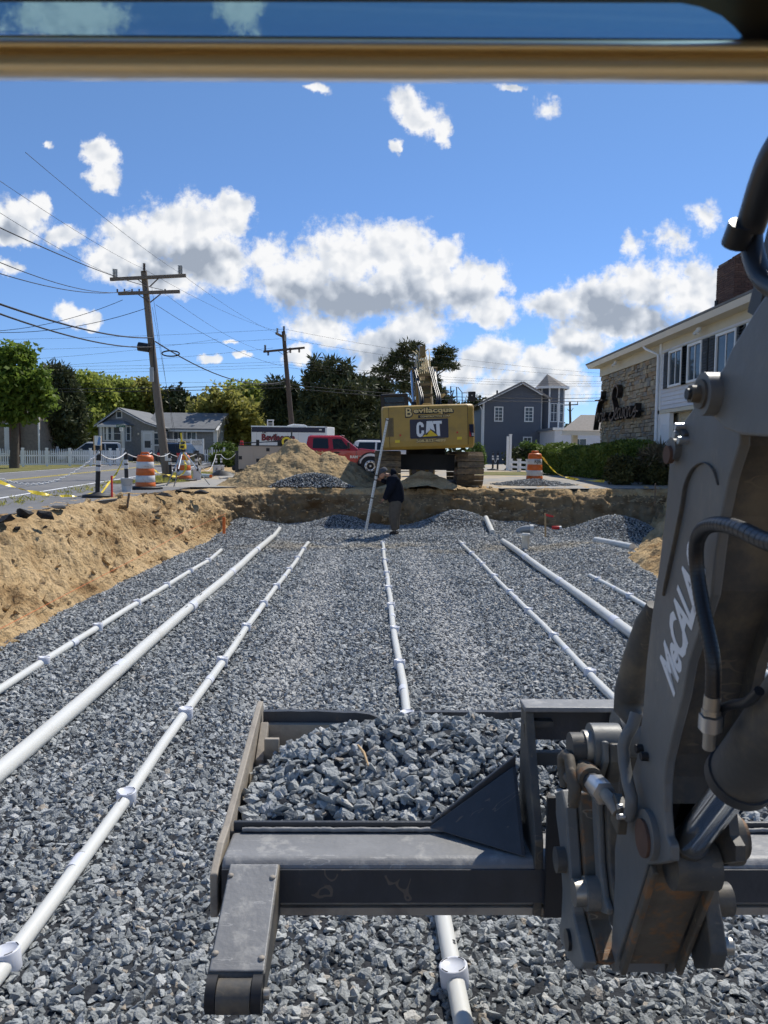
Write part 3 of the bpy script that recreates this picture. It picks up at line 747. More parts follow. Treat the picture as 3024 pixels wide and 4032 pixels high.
def mound(name, fn, x0, x1, y0, y1, step, mat, cutz=None):
    xs = np.arange(x0, x1, step); ys = np.arange(y0, y1, step)
    V = [(float(x), float(y), fn(x, y)) for y in ys for x in xs]
    nx, ny = len(xs), len(ys); idx = np.arange(nx * ny).reshape(ny, nx)
    f = np.stack([idx[:-1, :-1], idx[:-1, 1:], idx[1:, 1:], idx[1:, :-1]], -1).reshape(-1, 4)
    if cutz:
        keep = [all(V[i][2] > cutz(V[i][0], V[i][1]) for i in q) for q in f]; f = f[np.array(keep)]
    return npmesh(name, V, f, mat, True)
def zpile(x, y):
    def cone(cx, cy, r, h, sx=1.0):
        d = math.hypot((x - cx) * sx, y - cy); return h * max(0, 1 - d / r) if d > .25 else h * (1 - (.125 + d * d * 2) / r)
    w = .5 * fb(x * .7, y * .7, 1) * .5
    a = cone(-2.95 + w * .3, 25.2, 2.3, 1.42, .95); b = cone(-1.75, 25.1 + w * .3, 1.9, 1.12); c_ = cone(-1.0, 24.8, 1.3, .5); d_ = cone(-4.3, 24.7, 1.2, .35)
    h = max(a, b, c_, d_); 
    if h > 0: h += (.10 * fb(x * 1.6, y * 1.6, 5) + .09 * (abs(fb(x * 2.4, y * 2.4, 8)) - .2) + .07 * fb(x * 6, y * 6, 2)) * sm(0, .3, h)
    return zup(x, y) - .05 + h
m_pile = pm('pile_sand', (.42, .315, .18), .95, .2, 2.0, bump=.10, bscale=8, c2=(.31, .225, .125), thr=.52, soft=.2, c2scale=1.4, spec=.1)
tag(link('sand_pile', mound('sand_pile', zpile, -5.7, 1.2, 22.7, 27.6, .055, m_pile, lambda x, y: zup(x, y) - .04)), 'tall heap of excavated sand in front of the red truck', 'sand pile', kind='structure')
def zgp(x, y):
    h = gauss(x, y, -2.2, 23.3, .72, .40, .42) + gauss(x, y, -1.5, 23.1, .55, .32, .22) + gauss(x, y, -3.0, 23.2, .6, .3, .18)
    return zup(x, y) - .07 + h + .03 * fb(x * 3, y * 3, 1)
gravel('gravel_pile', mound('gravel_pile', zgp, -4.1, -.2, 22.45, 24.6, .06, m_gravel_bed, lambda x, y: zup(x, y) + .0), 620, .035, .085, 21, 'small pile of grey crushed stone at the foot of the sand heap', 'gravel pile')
def zgp2(x, y):
    h = gauss(x, y, 4.7, 24.6, 1.15, .7, .22)
    return zup(x, y) - .05 + h + .03 * fb(x * 3, y * 3, 4)
gravel('gravel_pile', mound('gravel_pile', zgp2, 2.9, 7.0, 22.9, 26.2, .08, m_gravel_bed, lambda x, y: zup(x, y) - .0), 420, .03, .08, 23, 'low spill of grey stone in front of the right hand drum', 'gravel pile')
# the dug mound under the excavator
def zdug(x, y):
    h = gauss(x, y, 1.15, 22.95, .62, .6, .52) + gauss(x, y, .2, 22.8, .5, .4, .14) + gauss(x, y, 1.9, 22.9, .5, .4, .14)
    return zup(x, y) - .06 + h + .04 * fb(x * 2.5, y * 2.5, 1) + .02 * fb(x * 7, y * 7, 1)
tag(link('dug_sand', mound('dug_sand', zdug, -.9, 2.9, 22.25, 24.4, .06, m_pit, lambda x, y: zup(x, y) - .03)), 'lip of damp sand pushed up under the yellow excavator', 'sand pile', kind='structure')
# broken asphalt at the pit's edge
def chunk(p, s, seed):
    r = random.Random(seed); bm = bmesh.new()
    for k in range(16): bm.verts.new((r.uniform(-.5, .5) * s[0], r.uniform(-.5, .5) * s[1], r.uniform(-.5, .5) * s[2]))
    bmesh.ops.convex_hull(bm, input=bm.verts)
    for v in [v for v in bm.verts if not v.link_faces]: bm.verts.remove(v)
    me = bpy.data.meshes.new('asphalt_chunk'); bm.to_mesh(me); bm.free(); me.materials.append(m_black_asph)
    o = link('asphalt_chunk', me); o.location = p; o.rotation_euler = (r.uniform(-.2, .2), r.uniform(-.2, .2), r.uniform(0, 3)); return o
for i, (sx, sy, s, lb) in enumerate([((105), 2022, (.34, .3, .2), 'biggest black asphalt lump on the lip of the sand bank'), (180, 2026, (.26, .2, .14), 'black asphalt lump just right of the biggest one on the bank'), (240, 1997, (.5, .25, .07), 'flat asphalt slab tilted on top of the sand bank'), (67, 2080, (.14, .1, .07), 'small dark clod lying low on the bright sand slope'),
                                    (175, 2075, (.1, .08, .05), 'smallest dark clod on the bright sand slope'), (722, 1935, (.5, .35, .09), 'square asphalt slab lying behind the tripod legs'), (795, 1939, (.5, .3, .14), 'jagged heap of black asphalt right of the square slab'), (640, 1946, (.5, .3, .1), 'long strip of broken asphalt left of the square slab'), (20, 2042, (.6, .25, .12), 'broken asphalt rim at the left edge of the photo')]):
    z = zup(-5, 18) + .03
    p = gnd(sx, sy, z - (.16 if sy > 2060 else 0)); tag(chunk(p, s, i), lb, 'asphalt chunk', 'broken asphalt along the pit edge')
# ---------------------------------------------------------------- white PVC pipework
def pipe_run(label, pts, r, caps=(), seams=(), group='white drain pipes laid along the gravel', endcaps=True):
    pts = [Vector((x, y, zf(x, y) + r + dz)) for x, y, dz in pts]
    T = thing('drain_pipe', label, 'pipe', pts[0] - Vector((0, 0, r)), 0, group)
    # straight pieces between the given points, resampled so that it follows the bed smoothly
    path = []
    for a, b in zip(pts, pts[1:]):
        n = max(1, int((b - a).length / .8))
        path += [a.lerp(b, i / n) + Vector((.012 * math.sin((a.lerp(b, i / n)).y * 1.1 + a.x * 5), 0, 0)) * (1 if 0 < i else 0) for i in range(n)]
    path.append(pts[-1])
    MB().tube(path, r, 16).build('pipe', m_pvc, T, True)
    def on(y):
        for a, b in zip(pts, pts[1:]):
            if min(a.y, b.y) - .01 <= y <= max(a.y, b.y) + .01:
                t = (y - a.y) / (b.y - a.y); return a.lerp(b, t), (b - a).normalized()
        return pts[-1], Vector((0, 1, 0))
    for y in caps:
        p, d = on(y)
        R_ = r * 1.55
        tilt = Matrix.Rotation(rnd.uniform(-.14, .14), 3, 'Y') @ Matrix.Rotation(rnd.uniform(-.07, .07), 3, 'X')
        c = MB().lathe([(R_ * .97, -r * 1.0), (R_, -r * .9), (R_, r * 1.25), (R_ * .96, r * 1.36), (R_ * .80, r * 1.36), (R_ * .78, r * 1.29), (1e-5, r * 1.29)], 24, p, tilt)
        co = c.build('vent_disc', m_pvc2, T, True)
        s = MB()
        for q in range(4):
            a0 = q * math.pi / 2 + .4
            arc = [p + tilt @ Vector((math.cos(a0 + k * .13) * R_ * .86, math.sin(a0 + k * .13) * R_ * .86, r * 1.365)) for k in range(6)]
            s.tube(arc, r * .07, 4, smooth=False)
        tag(s.build('slot', m_pvc_dark, co, True), kind='stuff')
    for y in seams:
        p, d = on(y)
        MB().cyl(p - d * r * 1.6, p + d * r * 1.6, r * 1.09, 16).build('coupling', m_pvc2, T, True)
        MB().cyl(p + d * r * 1.62, p + d * r * 1.78, r * 1.04, 16).build('joint_gap', m_pvc_dark, T, True)
    return T
def print_marks(T, pts, r, n, seed):
    r_ = random.Random(seed); mb = MB()
    for i in range(n):
        t = r_.random(); a, b = Vector(pts[0]), Vector(pts[-1])
        x, y = lerp(a.x, b.x, t), lerp(a.y, b.y, t)
        ang = .35; L = r_.uniform(.03, .16)
        z = zf(x, y) + r
        for k in range(int(L / .016)):
            yy = y + k * .016
            mb.box((x + math.sin(ang) * (r + .0004), yy, z + math.cos(ang) * (r + .0004)), (.012, .009, .0012), Mx=Matrix.Rotation(ang, 3, 'Y'))
    tag(mb.build('printed_marking', m_ink, T, True), kind='stuff')
rs, rb = .037, .062
p1 = [(-3.22, .6, 0), (-3.27, 3.5, 0), (-3.33, 10, 0), (-3.38, 14.9, 0), (-3.5, 16.6, 0)]
pipe_run('thin white pipe with vent discs nearest the sand bank', p1, rs, [6.0, 7.45, 8.92, 10.4, 11.9, 13.42, 14.86], [8.2, 11.2, 15.6])
p2 = [(-2.33, .6, 0), (-2.40, 3.6, 0), (-2.5, 8, 0), (-2.6, 13.2, 0), (-2.71, 18.7, 0)]
T = pipe_run('thick white pipe without discs on the left side', p2, rb, [], [7.2, 10.2, 13.2, 16.2]); print_marks(T, [(-2.40, 3.9, 0), (-2.58, 11, 0)], rb, 7, 2)
p3 = [(-1.50, .4, 0), (-1.52, 2.4, 0), (-1.52, 4.43, 0), (-1.61, 9, 0), (-1.67, 13.7, 0), (-1.76, 18.0, 0)]
T = pipe_run('thin white pipe with vent discs left of the bucket', p3, rs, [3.02, 4.50, 6.0, 7.52, 9.02, 10.49, 11.9, 13.66, 15.2, 16.7], [3.75, 6.9, 9.9, 12.9]); print_marks(T, [(-1.52, 3.1, 0), (-1.6, 8.5, 0)], rs, 9, 3)
p4 = [(.36, 1.4, 0), (.30, 2.87, 0), (.2, 6.0, 0), (.08, 12, 0), (-.02, 18.1, 0)]
T = pipe_run('thin white pipe passing under the bucket down the middle', p4, rs, [2.93, 4.45, 5.99, 7.54, 9.05, 10.51, 11.94, 13.42, 15.06, 16.68, 18.1], [6.7, 9.8, 12.8]); print_marks(T, [(.33, 2.2, 0), (.2, 6, 0)], rs, 4, 4)
p5 = [(2.08, .6, 0), (2.05, 3.0, 0), (2.0, 6.3, 0), (1.95, 10.3, 0), (1.83, 18.5, 0)]
pipe_run('thin white pipe with vent discs just right of the middle', p5, rs, [5.8, 7.3, 8.82, 10.29, 11.69, 13.2, 14.66, 16.27, 17.9], [8.2, 11.2, 15.2])
p6 = [(2.93, .8, 0), (2.9, 5.0, 0), (2.88, 12.5, 0), (2.84, 18.4, 0)]
T = pipe_run('thick white pipe without discs on the right side', p6, rb, [], [9.5, 12.5, 15.5]); print_marks(T, [(2.9, 7.5, 0), (2.88, 12, 0)], rb, 8, 5)
p7 = [(3.75, 1.5, 0), (3.7, 7.0, 0), (3.66, 11.4, 0), (3.62, 13.5, 0)]
pipe_run('short thin white pipe with discs beside the black arm', p7, rs, [9.9, 11.4, 13.0], [12.1, 10.4])
pipe_run('short bare pipe end sticking out of gravel beyond the right thick pipe', [(2.84, 20.2, -.02), (2.83, 21.5, .03)], .07)
pipe_run('thin bare pipe end half buried beyond the left thick pipe', [(-2.72, 18.9, -.02), (-2.75, 20.4, .02)], .05)
pipe_run('loose length of white pipe lying across the gravel at right', [tuple(gnd(2345, 2125, .12)[:2]) + (.0,), tuple(gnd(2490, 2158, .12)[:2]) + (.0,)], .08)
q = gnd(2069, 2165, 0)
mb = MB().lathe([(.085, -.05), (.085, .30), (.092, .30), (.092, .36), (.078, .36), (.078, .1), (1e-5, .1)], 18, (0, 0, 0))
T = thing('pipe_riser', 'short white pipe stub standing upright in the gravel', 'pipe', (q.x, q.y, zf(q.x, q.y))); mb.build('riser', m_pvc, T)
q = gnd(2082, 2088, .1)
T = thing('pipe_elbow', 'grey pipe elbow with a white collar at the pit wall', 'pipe fitting', (q.x, q.y, zf(q.x, q.y)))
MB().tube([(-.28, .1, .02), (-.16, .05, .10), (-.05, 0, .12), (.03, 0, .12)], .10, 12).build('elbow', m_ins, T)
MB().cyl((.03, 0, .12), (.12, -.01, .12), .125, 14).build('collar', m_pvc, T)
# thin string lines along the foot of the bank
T = thing('survey_string', 'orange survey string stretched along the foot of the sand bank', 'string', (-4.3, 9, .1))
MB().tube([(-4.25, 8.3, .12), (-4.35, 11, .16), (-4.45, 14, .2), (-4.5, 17, .3), (-4.2, 20.6, .5)], .004, 4).build('string', m_orange, T, True)
# ---------------------------------------------------------------- the loader we are sitting in: cab frame, arm and bucket
YAW = math.atan(59 / F)                       # it drives along the pipes
MI = Matrix.Rotation(-YAW, 3, 'Z')            # world -> machine axes
def _ray_m(x, y):
    d = MI @ ray(x, y); return d
def pX(x, y, X):                              # photo pixel on the machine's vertical plane at X to the right
    d = _ray_m(x, y); t = X / d.x; return Vector((0, 0, 2.1)) + d * t
def pY(x, y, Y):
    d = _ray_m(x, y); t = Y / d.y; return Vector((0, 0, 2.1)) + d * t
LD = thing('loader', 'dark grey wheel loader reaching in from the right with its bucket full of stone', 'loader', (0, 0, 0), YAW)
# -- bucket
BC, BH = .635, 1.07                           # centre and half width
def pbox(name, mat, *boxes, bevel=.004, parent=LD):
    mb = MB()
    for b in boxes: mb.bx(*b)
    return mb.build(name, mat, parent, bevel=bevel)
XL, XR = BC - BH, BC + BH
zt = .955                                     # rear edge of the bucket
bucket_floor = [(2.30, .95), (2.275, .82), (2.36, .72), (2.6, .64), (3.02, .62)]
bk = MB()
for a, b in zip(bucket_floor, bucket_floor[1:]):
    d = (Vector(b) - Vector(a)).normalized(); n = Vector((d.y, -d.x)) * .012
    poly = [(XL, a[0], a[1]), (XL, b[0], b[1]), (XL, b[0] + n.x, b[1] + n.y), (XL, a[0] + n.x, a[1] + n.y)]
    bk.prism(poly, (2 * BH, 0, 0))
bucket = bk.build('bucket', m_bucketd, LD)
# side plates: high at the far lip
def side(x, ext, nm='side_plate'):
    pr = [(2.19, .97), (2.30, .975), (2.96, 1.115), (3.03, 1.12), (3.05, 1.06), (2.98, .61), (2.6, .62), (2.36, .70), (2.24, .79), (2.095, .80), (2.09, .93)]
    return MB().prism([(x, y, z) for y, z in pr], (ext, 0, 0)).build(nm, m_dusty, bucket, bevel=.004)
side(XL, .022); side(XR, -.022)
mb = MB()                                     # front blade (clam) with its dark worn lip
mb.bx(XL + .03, XR - .03, 2.94, 2.965, .64, 1.055); mb.build('front_plate', m_dusty, bucket)
lip = MB(); n_ = 40
for i in range(n_):
    xa, xb = lerp(XL + .03, XR - .03, i / n_), lerp(XL + .03, XR - .03, (i + 1) / n_)
    za, zb = [1.098 + .010 * fb(x * 2.5, 1, 1) - .035 * math.exp(-((x - XL - .52) / .06) ** 2) for x in (xa, xb)]
    lip.add([(xa, 2.966, 1.03), (xb, 2.966, 1.03), (xb, 2.966, zb), (xa, 2.966, za), (xa, 2.99, 1.03), (xb, 2.99, 1.03), (xb, 2.99, zb), (xa, 2.99, za)], [(0, 1, 2, 3), (7, 6, 5, 4), (3, 2, 6, 7), (0, 4, 5, 1)])
lip.build('front_lip', m_bucketd, bucket)
mb = MB().prism([(XL + .026, 2.93, 1.07), (XL + .026, 2.78, .98), (XL + .026, 2.78, .60), (XL + .026, 2.94, .60)], (.03, 0, 0)).bx(XL + .056, XL + .11, 2.80, 2.82, .6, 1.05)
mb.build('corner_gusset', m_dusty, bucket, bevel=.003)
for i in range(7):
    z = .99 - i * .05
# torsion beam along the back
yb0, yb1 = 2.105, 2.29
prof = [(yb1, .952), (yb0 + .02, .962), (yb0, .945), (yb0 - .002, .838), (yb0 + .01, .826), (yb1, .80)]
MB().prism([(XL + .03, y, z) for y, z in prof], (2 * BH - .06, 0, 0)).build('rear_beam', m_bucket, bucket, bevel=.010, seg=3)
# shade of its rear face, put into a dark plate a few millimetres proud
MB().bx(XL + .032, XR - .032, yb0 - .007, yb0 - .003, .842, .938).build('rear_face', m_bucketd, bucket)
MB().bx(XL + .03, XR - .03, yb0 + .002, yb1 - .02, .800, .822).build('beam_flange', m_dusty, bucket)  # paler than the beam: the ground light it catches, put into its colour
# thin upstanding rear edge with gussets rising to the coupler
mb = MB()
gx = (.20, .455)
poly = [(XL + .03, 2.292, .93), (2 * BC - gx[0], 2.292, .93)]
poly = [(XL + .03, 2.30, .90), (XL + .03, 2.30, .978), (gx[0], 2.30, .978), (gx[1], 2.30, 1.19), (gx[1], 2.30, .90)]
mb.prism(poly, (0, .014, 0)); mb.prism([(2 * BC - x, y, z) for x, y, z in poly], (0, .014, 0))
mb.build('rear_edge', m_bucketd, bucket, bevel=.003)
mb = MB()
for s_ in (1, -1):                            # weld beads
    mb.tube([(BC + s_ * (BC - XL - .06) * (1 - t) + s_ * t * .40, 2.285, .962 + .004 * fb(t * 60, 1, 1)) for t in [i / 60 for i in range(61)]], .007, 5)
tag(mb.build('weld_bead', m_bucket, bucket), kind='stuff')
# diagonal foot of each gusset on the beam
for s_ in (1, -1):
    MB().prism([(BC + s_ * (BC - .2), 2.288, .968), (BC + s_ * (BC - .455), 2.288, 1.16), (BC + s_ * (BC - .455), 2.12, .966)], (s_ * .012, 0, 0)).build('gusset', m_bucketd, bucket, bevel=.003)
# legs with wear rollers, sloping back towards us
def leg(x0, x1):
    a = [pY(905, 3420, 2.10), pY(1103, 3424, 2.10), pY(1030, 3842, 1.79), pY(812, 3838, 1.79)]
    za, zb = .955, a[2].z
    w = x1 - x0
    mb = MB().prism([(x0, 2.095, .957), (x0, 1.79, zb + .005), (x0, 1.77, zb - .06), (x0, 1.90, zb - .05), (x0, 2.13, .80), (x0, 2.13, .93)], (w, 0, 0))
    lg = mb.build('support_leg', m_machd, bucket, bevel=.005)
    d = Vector((0, 1.79 - 2.095, zb - .957))
    nn = Vector((0, d.z, -d.y)).normalized();  nn = nn if nn.z > 0 else -nn
    o = Vector((x0, 2.095, .957)) + nn * .003 + d * .02
    pl = MB().prism([o + Vector((.004, 0, 0)), o + Vector((w - .004, 0, 0)), o + Vector((w - .004, 0, 0)) + d * .96, o + Vector((.004, 0, 0)) + d * .96], nn * .006)
    pl.build('cover_plate', m_bucket, lg, bevel=.003)
    for (u_, t_) in ((.08, .12), (.9, .14), (.08, .82), (.9, .86)):
        c = o + Vector((w * u_, 0, 0)) + d * t_ + nn * .006
        b_ = MB().ball(c, .009, 8, 5, (1, 1, .6)); b_.build('bolt', m_dusty, lg)
    for xc in (x0 + .004, x0 + w - .028): MB().cyl((xc, 1.775, zb - .035), (xc + .024, 1.775, zb - .035), .042, 18).build('roller_cheek', m_black, lg, bevel=.004)
    MB().cyl((x0 + .03, 1.77, zb - .037), (x0 + w - .03, 1.77, zb - .037), .038, 20).build('roller', m_machd, lg)
    MB().cyl((x0 + w - .002, 1.775, zb - .035), (x0 + w + .012, 1.775, zb - .035), .014, 6).build('axle_bolt', m_steel, lg)
xa, xb = pY(905, 3420, 2.10).x, pY(1103, 3424, 2.10).x
leg(xa, xb); leg(2 * BC - xb, 2 * BC - xa)
# stone heaped in the bucket
def zheap(x, y):
    u, v = (x - XL) / (2 * BH), (y - 2.3) / .65
    e = min(1, min(u, 1 - u) * 14)
    return .935 + (.20 * sm(-.05, .75, v) - .09 * sm(.75, 1, v)) * (.35 + .65 * e) * (.62 + .38 * sm(.0, .35, u)) - .13 * sm(.16, 0, u) * sm(.4, 1, v) + .03 * fb(x * 5, y * 5, 1)
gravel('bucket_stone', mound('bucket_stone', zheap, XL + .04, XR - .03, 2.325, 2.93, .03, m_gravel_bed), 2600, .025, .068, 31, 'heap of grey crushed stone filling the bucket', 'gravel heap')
bpy.data.objects['bucket_stone'].rotation_euler = (0, 0, YAW)
T = thing('twig', 'thin bare twig lying on the stone in the bucket', 'twig', tuple(Matrix.Rotation(YAW, 3, 'Z') @ Vector((-.03, 2.52, 1.115))), YAW)
MB().tube([(0, 0, .02), (.02, -.05, .015), (.035, -.12, .0)], [.004, .005, .003], 6).build('stem', m_stakewood, T)

# -- coupler frame behind the bucket
fr = MB()
fr.prism([pY(2062, 2850, 2.28), pY(2085, 2838, 2.28), pY(2180, 2842, 2.28), pY(2180, 2862, 2.28), pY(2105, 2866, 2.28), pY(2103, 3000, 2.28), pY(2107, 3100, 2.28), pY(2160, 3612, 2.12), pY(2128, 3612, 2.12), pY(2098, 3440, 2.2), pY(2070, 3000, 2.28)], (0, .03, 0))
coupler = fr.build('coupler_frame', m_machd, LD)
xf = pY(2064, 2900, 2.28).x; xg = 2 * .62 - xf
for x, e in ((xf, .025), (xg - .025, .025)):
    MB().prism([(x, 2.27, 1.335), (x, 2.34, 1.335), (x, 2.34, .80), (x, 2.10, .80), (x, 2.10, 1.02), (x, 2.2, 1.2)], (e, 0, 0)).build('side_plate', m_machd, coupler, bevel=.004)
MB().bx(xf - .004, xg + .004, 2.262, 2.345, 1.336, 1.352).build('top_plate', m_bucket, coupler, bevel=.004)
MB().bx(xf + .025, xg - .025, 2.31, 2.34, 1.235, 1.336).build('upper_bar', m_bucketd, coupler)
MB().bx(xf + .025, xg - .025, 2.28, 2.31, 1.165, 1.205).build('lower_bar', m_machd, coupler, bevel=.003)
MB().bx(xf + .026, xg - .026, 2.07, 2.085, .815, 1.16).build('back_plate', m_black, coupler)
# links between arm and coupler
def flatlink(name, px, X, th, mat=m_mach, bevel=.005, par=LD):
    return MB().prism([pX(x, y, X) for x, y in px], (th, 0, 0)).build(name, mat, par, bevel=bevel)
def yz(X, pts): return [Vector((X, y, z)) for y, z in pts]
def plate(name, X, th, pts, mat=m_mach, par=LD, bevel=.005):
    return MB().prism(yz(X, pts), (th, 0, 0)).build(name, mat, par, bevel=bevel)
def pin(name, X0, X1, y, z, r, mat=m_mach, par=LD, n=22, bevel=.004):
    return MB().cyl((X0, y, z), (X1, y, z), r, n).build(name, mat, par, bevel=bevel)
def px_yz(x, y, X): p = pX(x, y, X); return (p.y, p.z)
# outer hook link (left): from the hose coupling down to the lower hook
lk = [pY(2180, 3030, 2.05), pY(2235, 3060, 2.05)]
XA = .50
hook = plate('hook_plate', XA - .012, .03, [px_yz(x, y, XA) for x, y in [(2205, 3120), (2228, 3108), (2245, 3180), (2262, 3420), (2275, 3600), (2300, 3700), (2322, 3790), (2310, 3815), (2285, 3815), (2250, 3770), (2222, 3690), (2218, 3660), (2228, 3600), (2232, 3500), (2222, 3330), (2205, 3200)]], m_mach)
pin('hook_pin', XA - .035, XA + .01, *px_yz(2243, 3385, XA), .030, m_machd, hook)
pin('hook_pin', XA - .02, XA + .03, *px_yz(2262, 3700, XA), .024, m_hose, hook)
plate('hook_backing', XA + .02, .05, [px_yz(x, y, XA) for x, y in [(2225, 3130), (2250, 3120), (2268, 3420), (2285, 3620), (2325, 3790), (2300, 3800), (2262, 3720), (2250, 3600)]], m_rust, hook)
# inner connecting rod (right of it), pinned to the boss at the top
XB = .54
rod = plate('tilt_link', XB, .016, [px_yz(x, y, XB) for x, y in [(2322, 2930), (2345, 2905), (2372, 2920), (2375, 3000), (2352, 3080), (2352, 3200), (2360, 3400), (2375, 3530), (2392, 3580), (2388, 3602), (2365, 3595), (2350, 3540), (2340, 3400), (2330, 3200), (2326, 3060), (2318, 3000)]], m_mach)
plate('tilt_link_inner', XB + .017, .03, [px_yz(x, y, XB) for x, y in [(2330, 2940), (2352, 2915), (2375, 2930), (2376, 3000), (2362, 3080), (2370, 3400), (2395, 3590), (2370, 3585), (2352, 3400), (2340, 3060)]], m_machd, rod)
y_, z_ = px_yz(2343, 2935, XB)
pin('link_boss', XB - .012, XB + .055, y_, z_, .052, m_mach, rod)
pin('link_washer', XB - .028, XB - .012, y_, z_ - .005, .040, m_steel, rod)
pin('link_pin', XB - .060, XB - .028, y_, z_ - .006, .036, m_machd, rod)
pin('boss_tube', XB + .065, XB + .16, y_ + .05, z_ + .01, .056, m_mach, rod)
plate('boss_strut', XB + .08, .04, [(y_ + .02, z_), (y_ + .10, z_ - .02), (y_ + .13, .92), (y_ + .06, .92)], m_machd, rod)
y2, z2 = px_yz(2350, 3515, XB)
pin('lower_pin', XB - .055, XB, y2, z2, .030, m_steel, rod)
pin('lower_collar', XB - .03, XB + .03, y2 - .003, z2, .038, m_mach, rod)
# chain hook hanging on the coupler
XC = .47
MB().tube([pX(x, y, XC) for x, y in [(2222, 3100), (2216, 3030), (2214, 2985), (2228, 2970), (2243, 2985), (2250, 3040), (2268, 3100), (2262, 3165), (2245, 3172)]], [.010, .013, .013, .013, .013, .014, .014, .012, .006], 8).build('chain_hook', m_rust, LD)
MB().tube([pX(x, y, XC) for x, y in [(2234, 3060), (2250, 3075), (2258, 3110), (2252, 3160)]], [.012, .013, .012, .010], 6).build('hook_latch', m_rust, LD)
# quick hose coupling and its short hose
a, b, c, d = pX(2247, 2985, .50), pX(2330, 3075, .505), pX(2395, 3140, .51), pX(2432, 3200, .52)
qc = MB().tube([a, a.lerp(b, .18), a.lerp(b, .2), a.lerp(b, .40), a.lerp(b, .42), a.lerp(b, .6)], [.015, .017, .021, .023, .021, .024], 12).build('hose_coupling', m_steel, LD)
MB().cyl(a.lerp(b, .55), b, .030, 14).build('coupling_sleeve', m_rust, qc)
MB().cyl(b, b.lerp(c, .25), .020, 10).build('coupling_neck', m_dark, qc)
MB().cyl(b.lerp(c, .25), b.lerp(c, .8), .026, 6).build('hex_nut', m_alu, qc)
MB().tube([b.lerp(c, .8), c, d], [.013, .013, .012], 10).build('coupling_tube', m_dusty, qc)
MB().box(pX(2440, 3205, .525), (.02, .05, .065), Mx=Matrix.Rotation(.2, 3, 'X')).build('manifold_block', m_machd, qc, bevel=.003)
for dx, dy in ((0, 0), (9, 40), (-3, 42)): pass
for i_, (sx, sy) in enumerate(((2431, 3176), (2440, 3215), (2430, 3216))):
    p = pX(sx, sy, .512); MB().cyl(p, p + Vector((.01, 0, 0)), .006, 8).build('bolt', m_alu, qc)
# rigid hydraulic tube bent down the arm's left flank
MB().tube([pX(x, y, X) for x, y, X in [(2505, 2810, .56), (2490, 2860, .55), (2466, 2900, .535), (2454, 2940, .53), (2458, 3000, .53), (2472, 3080, .53), (2487, 3140, .53), (2484, 3190, .53), (2476, 3215, .535)]], .0125, 12).build('hydraulic_tube', m_mach, LD)
# -- arm: two side plates with a web between
AX0, AX1 = .555, .675
front = [(2840, 1500), (2790, 1530), (2745, 1585), (2705, 1640), (2672, 1690), (2645, 1734), (2635, 1804), (2620, 2006), (2591, 2247), (2566, 2418), (2544, 2608), (2530, 2797), (2504, 2988), (2460, 3130), (2432, 3242), (2419, 3340), (2420, 3450), (2412, 3600), (2404, 3760), (2404, 3815)]
rear = [(2412, 3828), (2440, 3735), (2500, 3560), (2548, 3405), (2600, 3400), (2640, 3390), (2640, 3330), (2622, 3290), (2614, 3197), (2614, 3088), (2624, 2998), (2650, 2889), (2686, 2750), (2712, 2608), (2800, 2342), (2838, 2038), (2872, 1880), (2912, 1753), (2915, 1600)]
arm = flatlink('arm', front + rear, AX0, .018, m_mach, .004)
rp = [pX(x, y, AX0) for x, y in rear]
MB().prism([Vector((AX1, p.y, p.z)) for p in [pX(x, y, AX0) for x, y in front + rear]], (.018, 0, 0)).build('right_plate', m_machd, arm)
web = MB()                                    # recessed web, following the rear edge
wp = [p for p, (x, y) in zip(rp, rear) if y < 3210]
for p, q_ in zip(wp, wp[1:]):
    web.add([(AX0 + .02, p.y + .035, p.z), (AX1, p.y + .035, p.z), (AX1, q_.y + .035, q_.z), (AX0 + .02, q_.y + .035, q_.z)], [(0, 1, 2, 3)])
web.build('web_plate', m_machd, arm)
fw_ = [pX(x, y, AX0) for x, y in front][2:]
web = MB()
for p, q_ in zip(fw_, fw_[1:]):
    web.add([(AX0 + .018, p.y - .012, p.z), (AX1, p.y - .012, p.z), (AX1, q_.y - .012, q_.z), (AX0 + .018, q_.y - .012, q_.z)], [(0, 1, 2, 3)])
web.build('front_web', m_mach, arm)
# scraped wear plate on the lower tip
lp = [pX(2556, 3395, AX0), pX(2432, 3800, AX0)]
MB().prism([(AX0 + .012, lp[0].y + .002, lp[0].z), (AX1 + .006, lp[0].y + .002, lp[0].z), (AX1 + .006, lp[1].y + .004, lp[1].z), (AX0 + .012, lp[1].y + .004, lp[1].z)], (0, .012, -.003)).build('wear_plate', m_rust, arm, bevel=.002)
for x in (AX0, AX1 + .004):
    MB().beam((x + .009, lp[0].y - .006, lp[0].z - .01), (x + .009, lp[1].y - .006, lp[1].z - .01), .020, .012, (1, 0, 0)).build('edge_bar', m_rust, arm, bevel=.003)
# stiffening rib pressed into the flank and rounded tube along the front edge
rb_p = smooth_path([pX(x, y, AX0 - .001) for x, y in [(2615, 2345), (2640, 2240), (2690, 2000), (2705, 1910), (2735, 1845), (2775, 1822), (2812, 1850), (2828, 1910)]], 5)
MB().tube(rb_p, [.007 * math.sin(min(1, (k + 3) / 8) * math.pi / 2) * (1 - .75 * (k / len(rb_p)) ** 3) for k in range(len(rb_p))], 8, flat=.25).build('rib', m_machd, arm)
tp = [pX(x, y, AX0 + .03) for x, y in [(2570, 2380), (2548, 2450), (2510, 2600), (2480, 2730), (2474, 2790), (2500, 2840)]]
MB().tube(tp, [.012, .024, .032, .034, .033, .02], 14).build('front_cylinder', m_machd, LD)
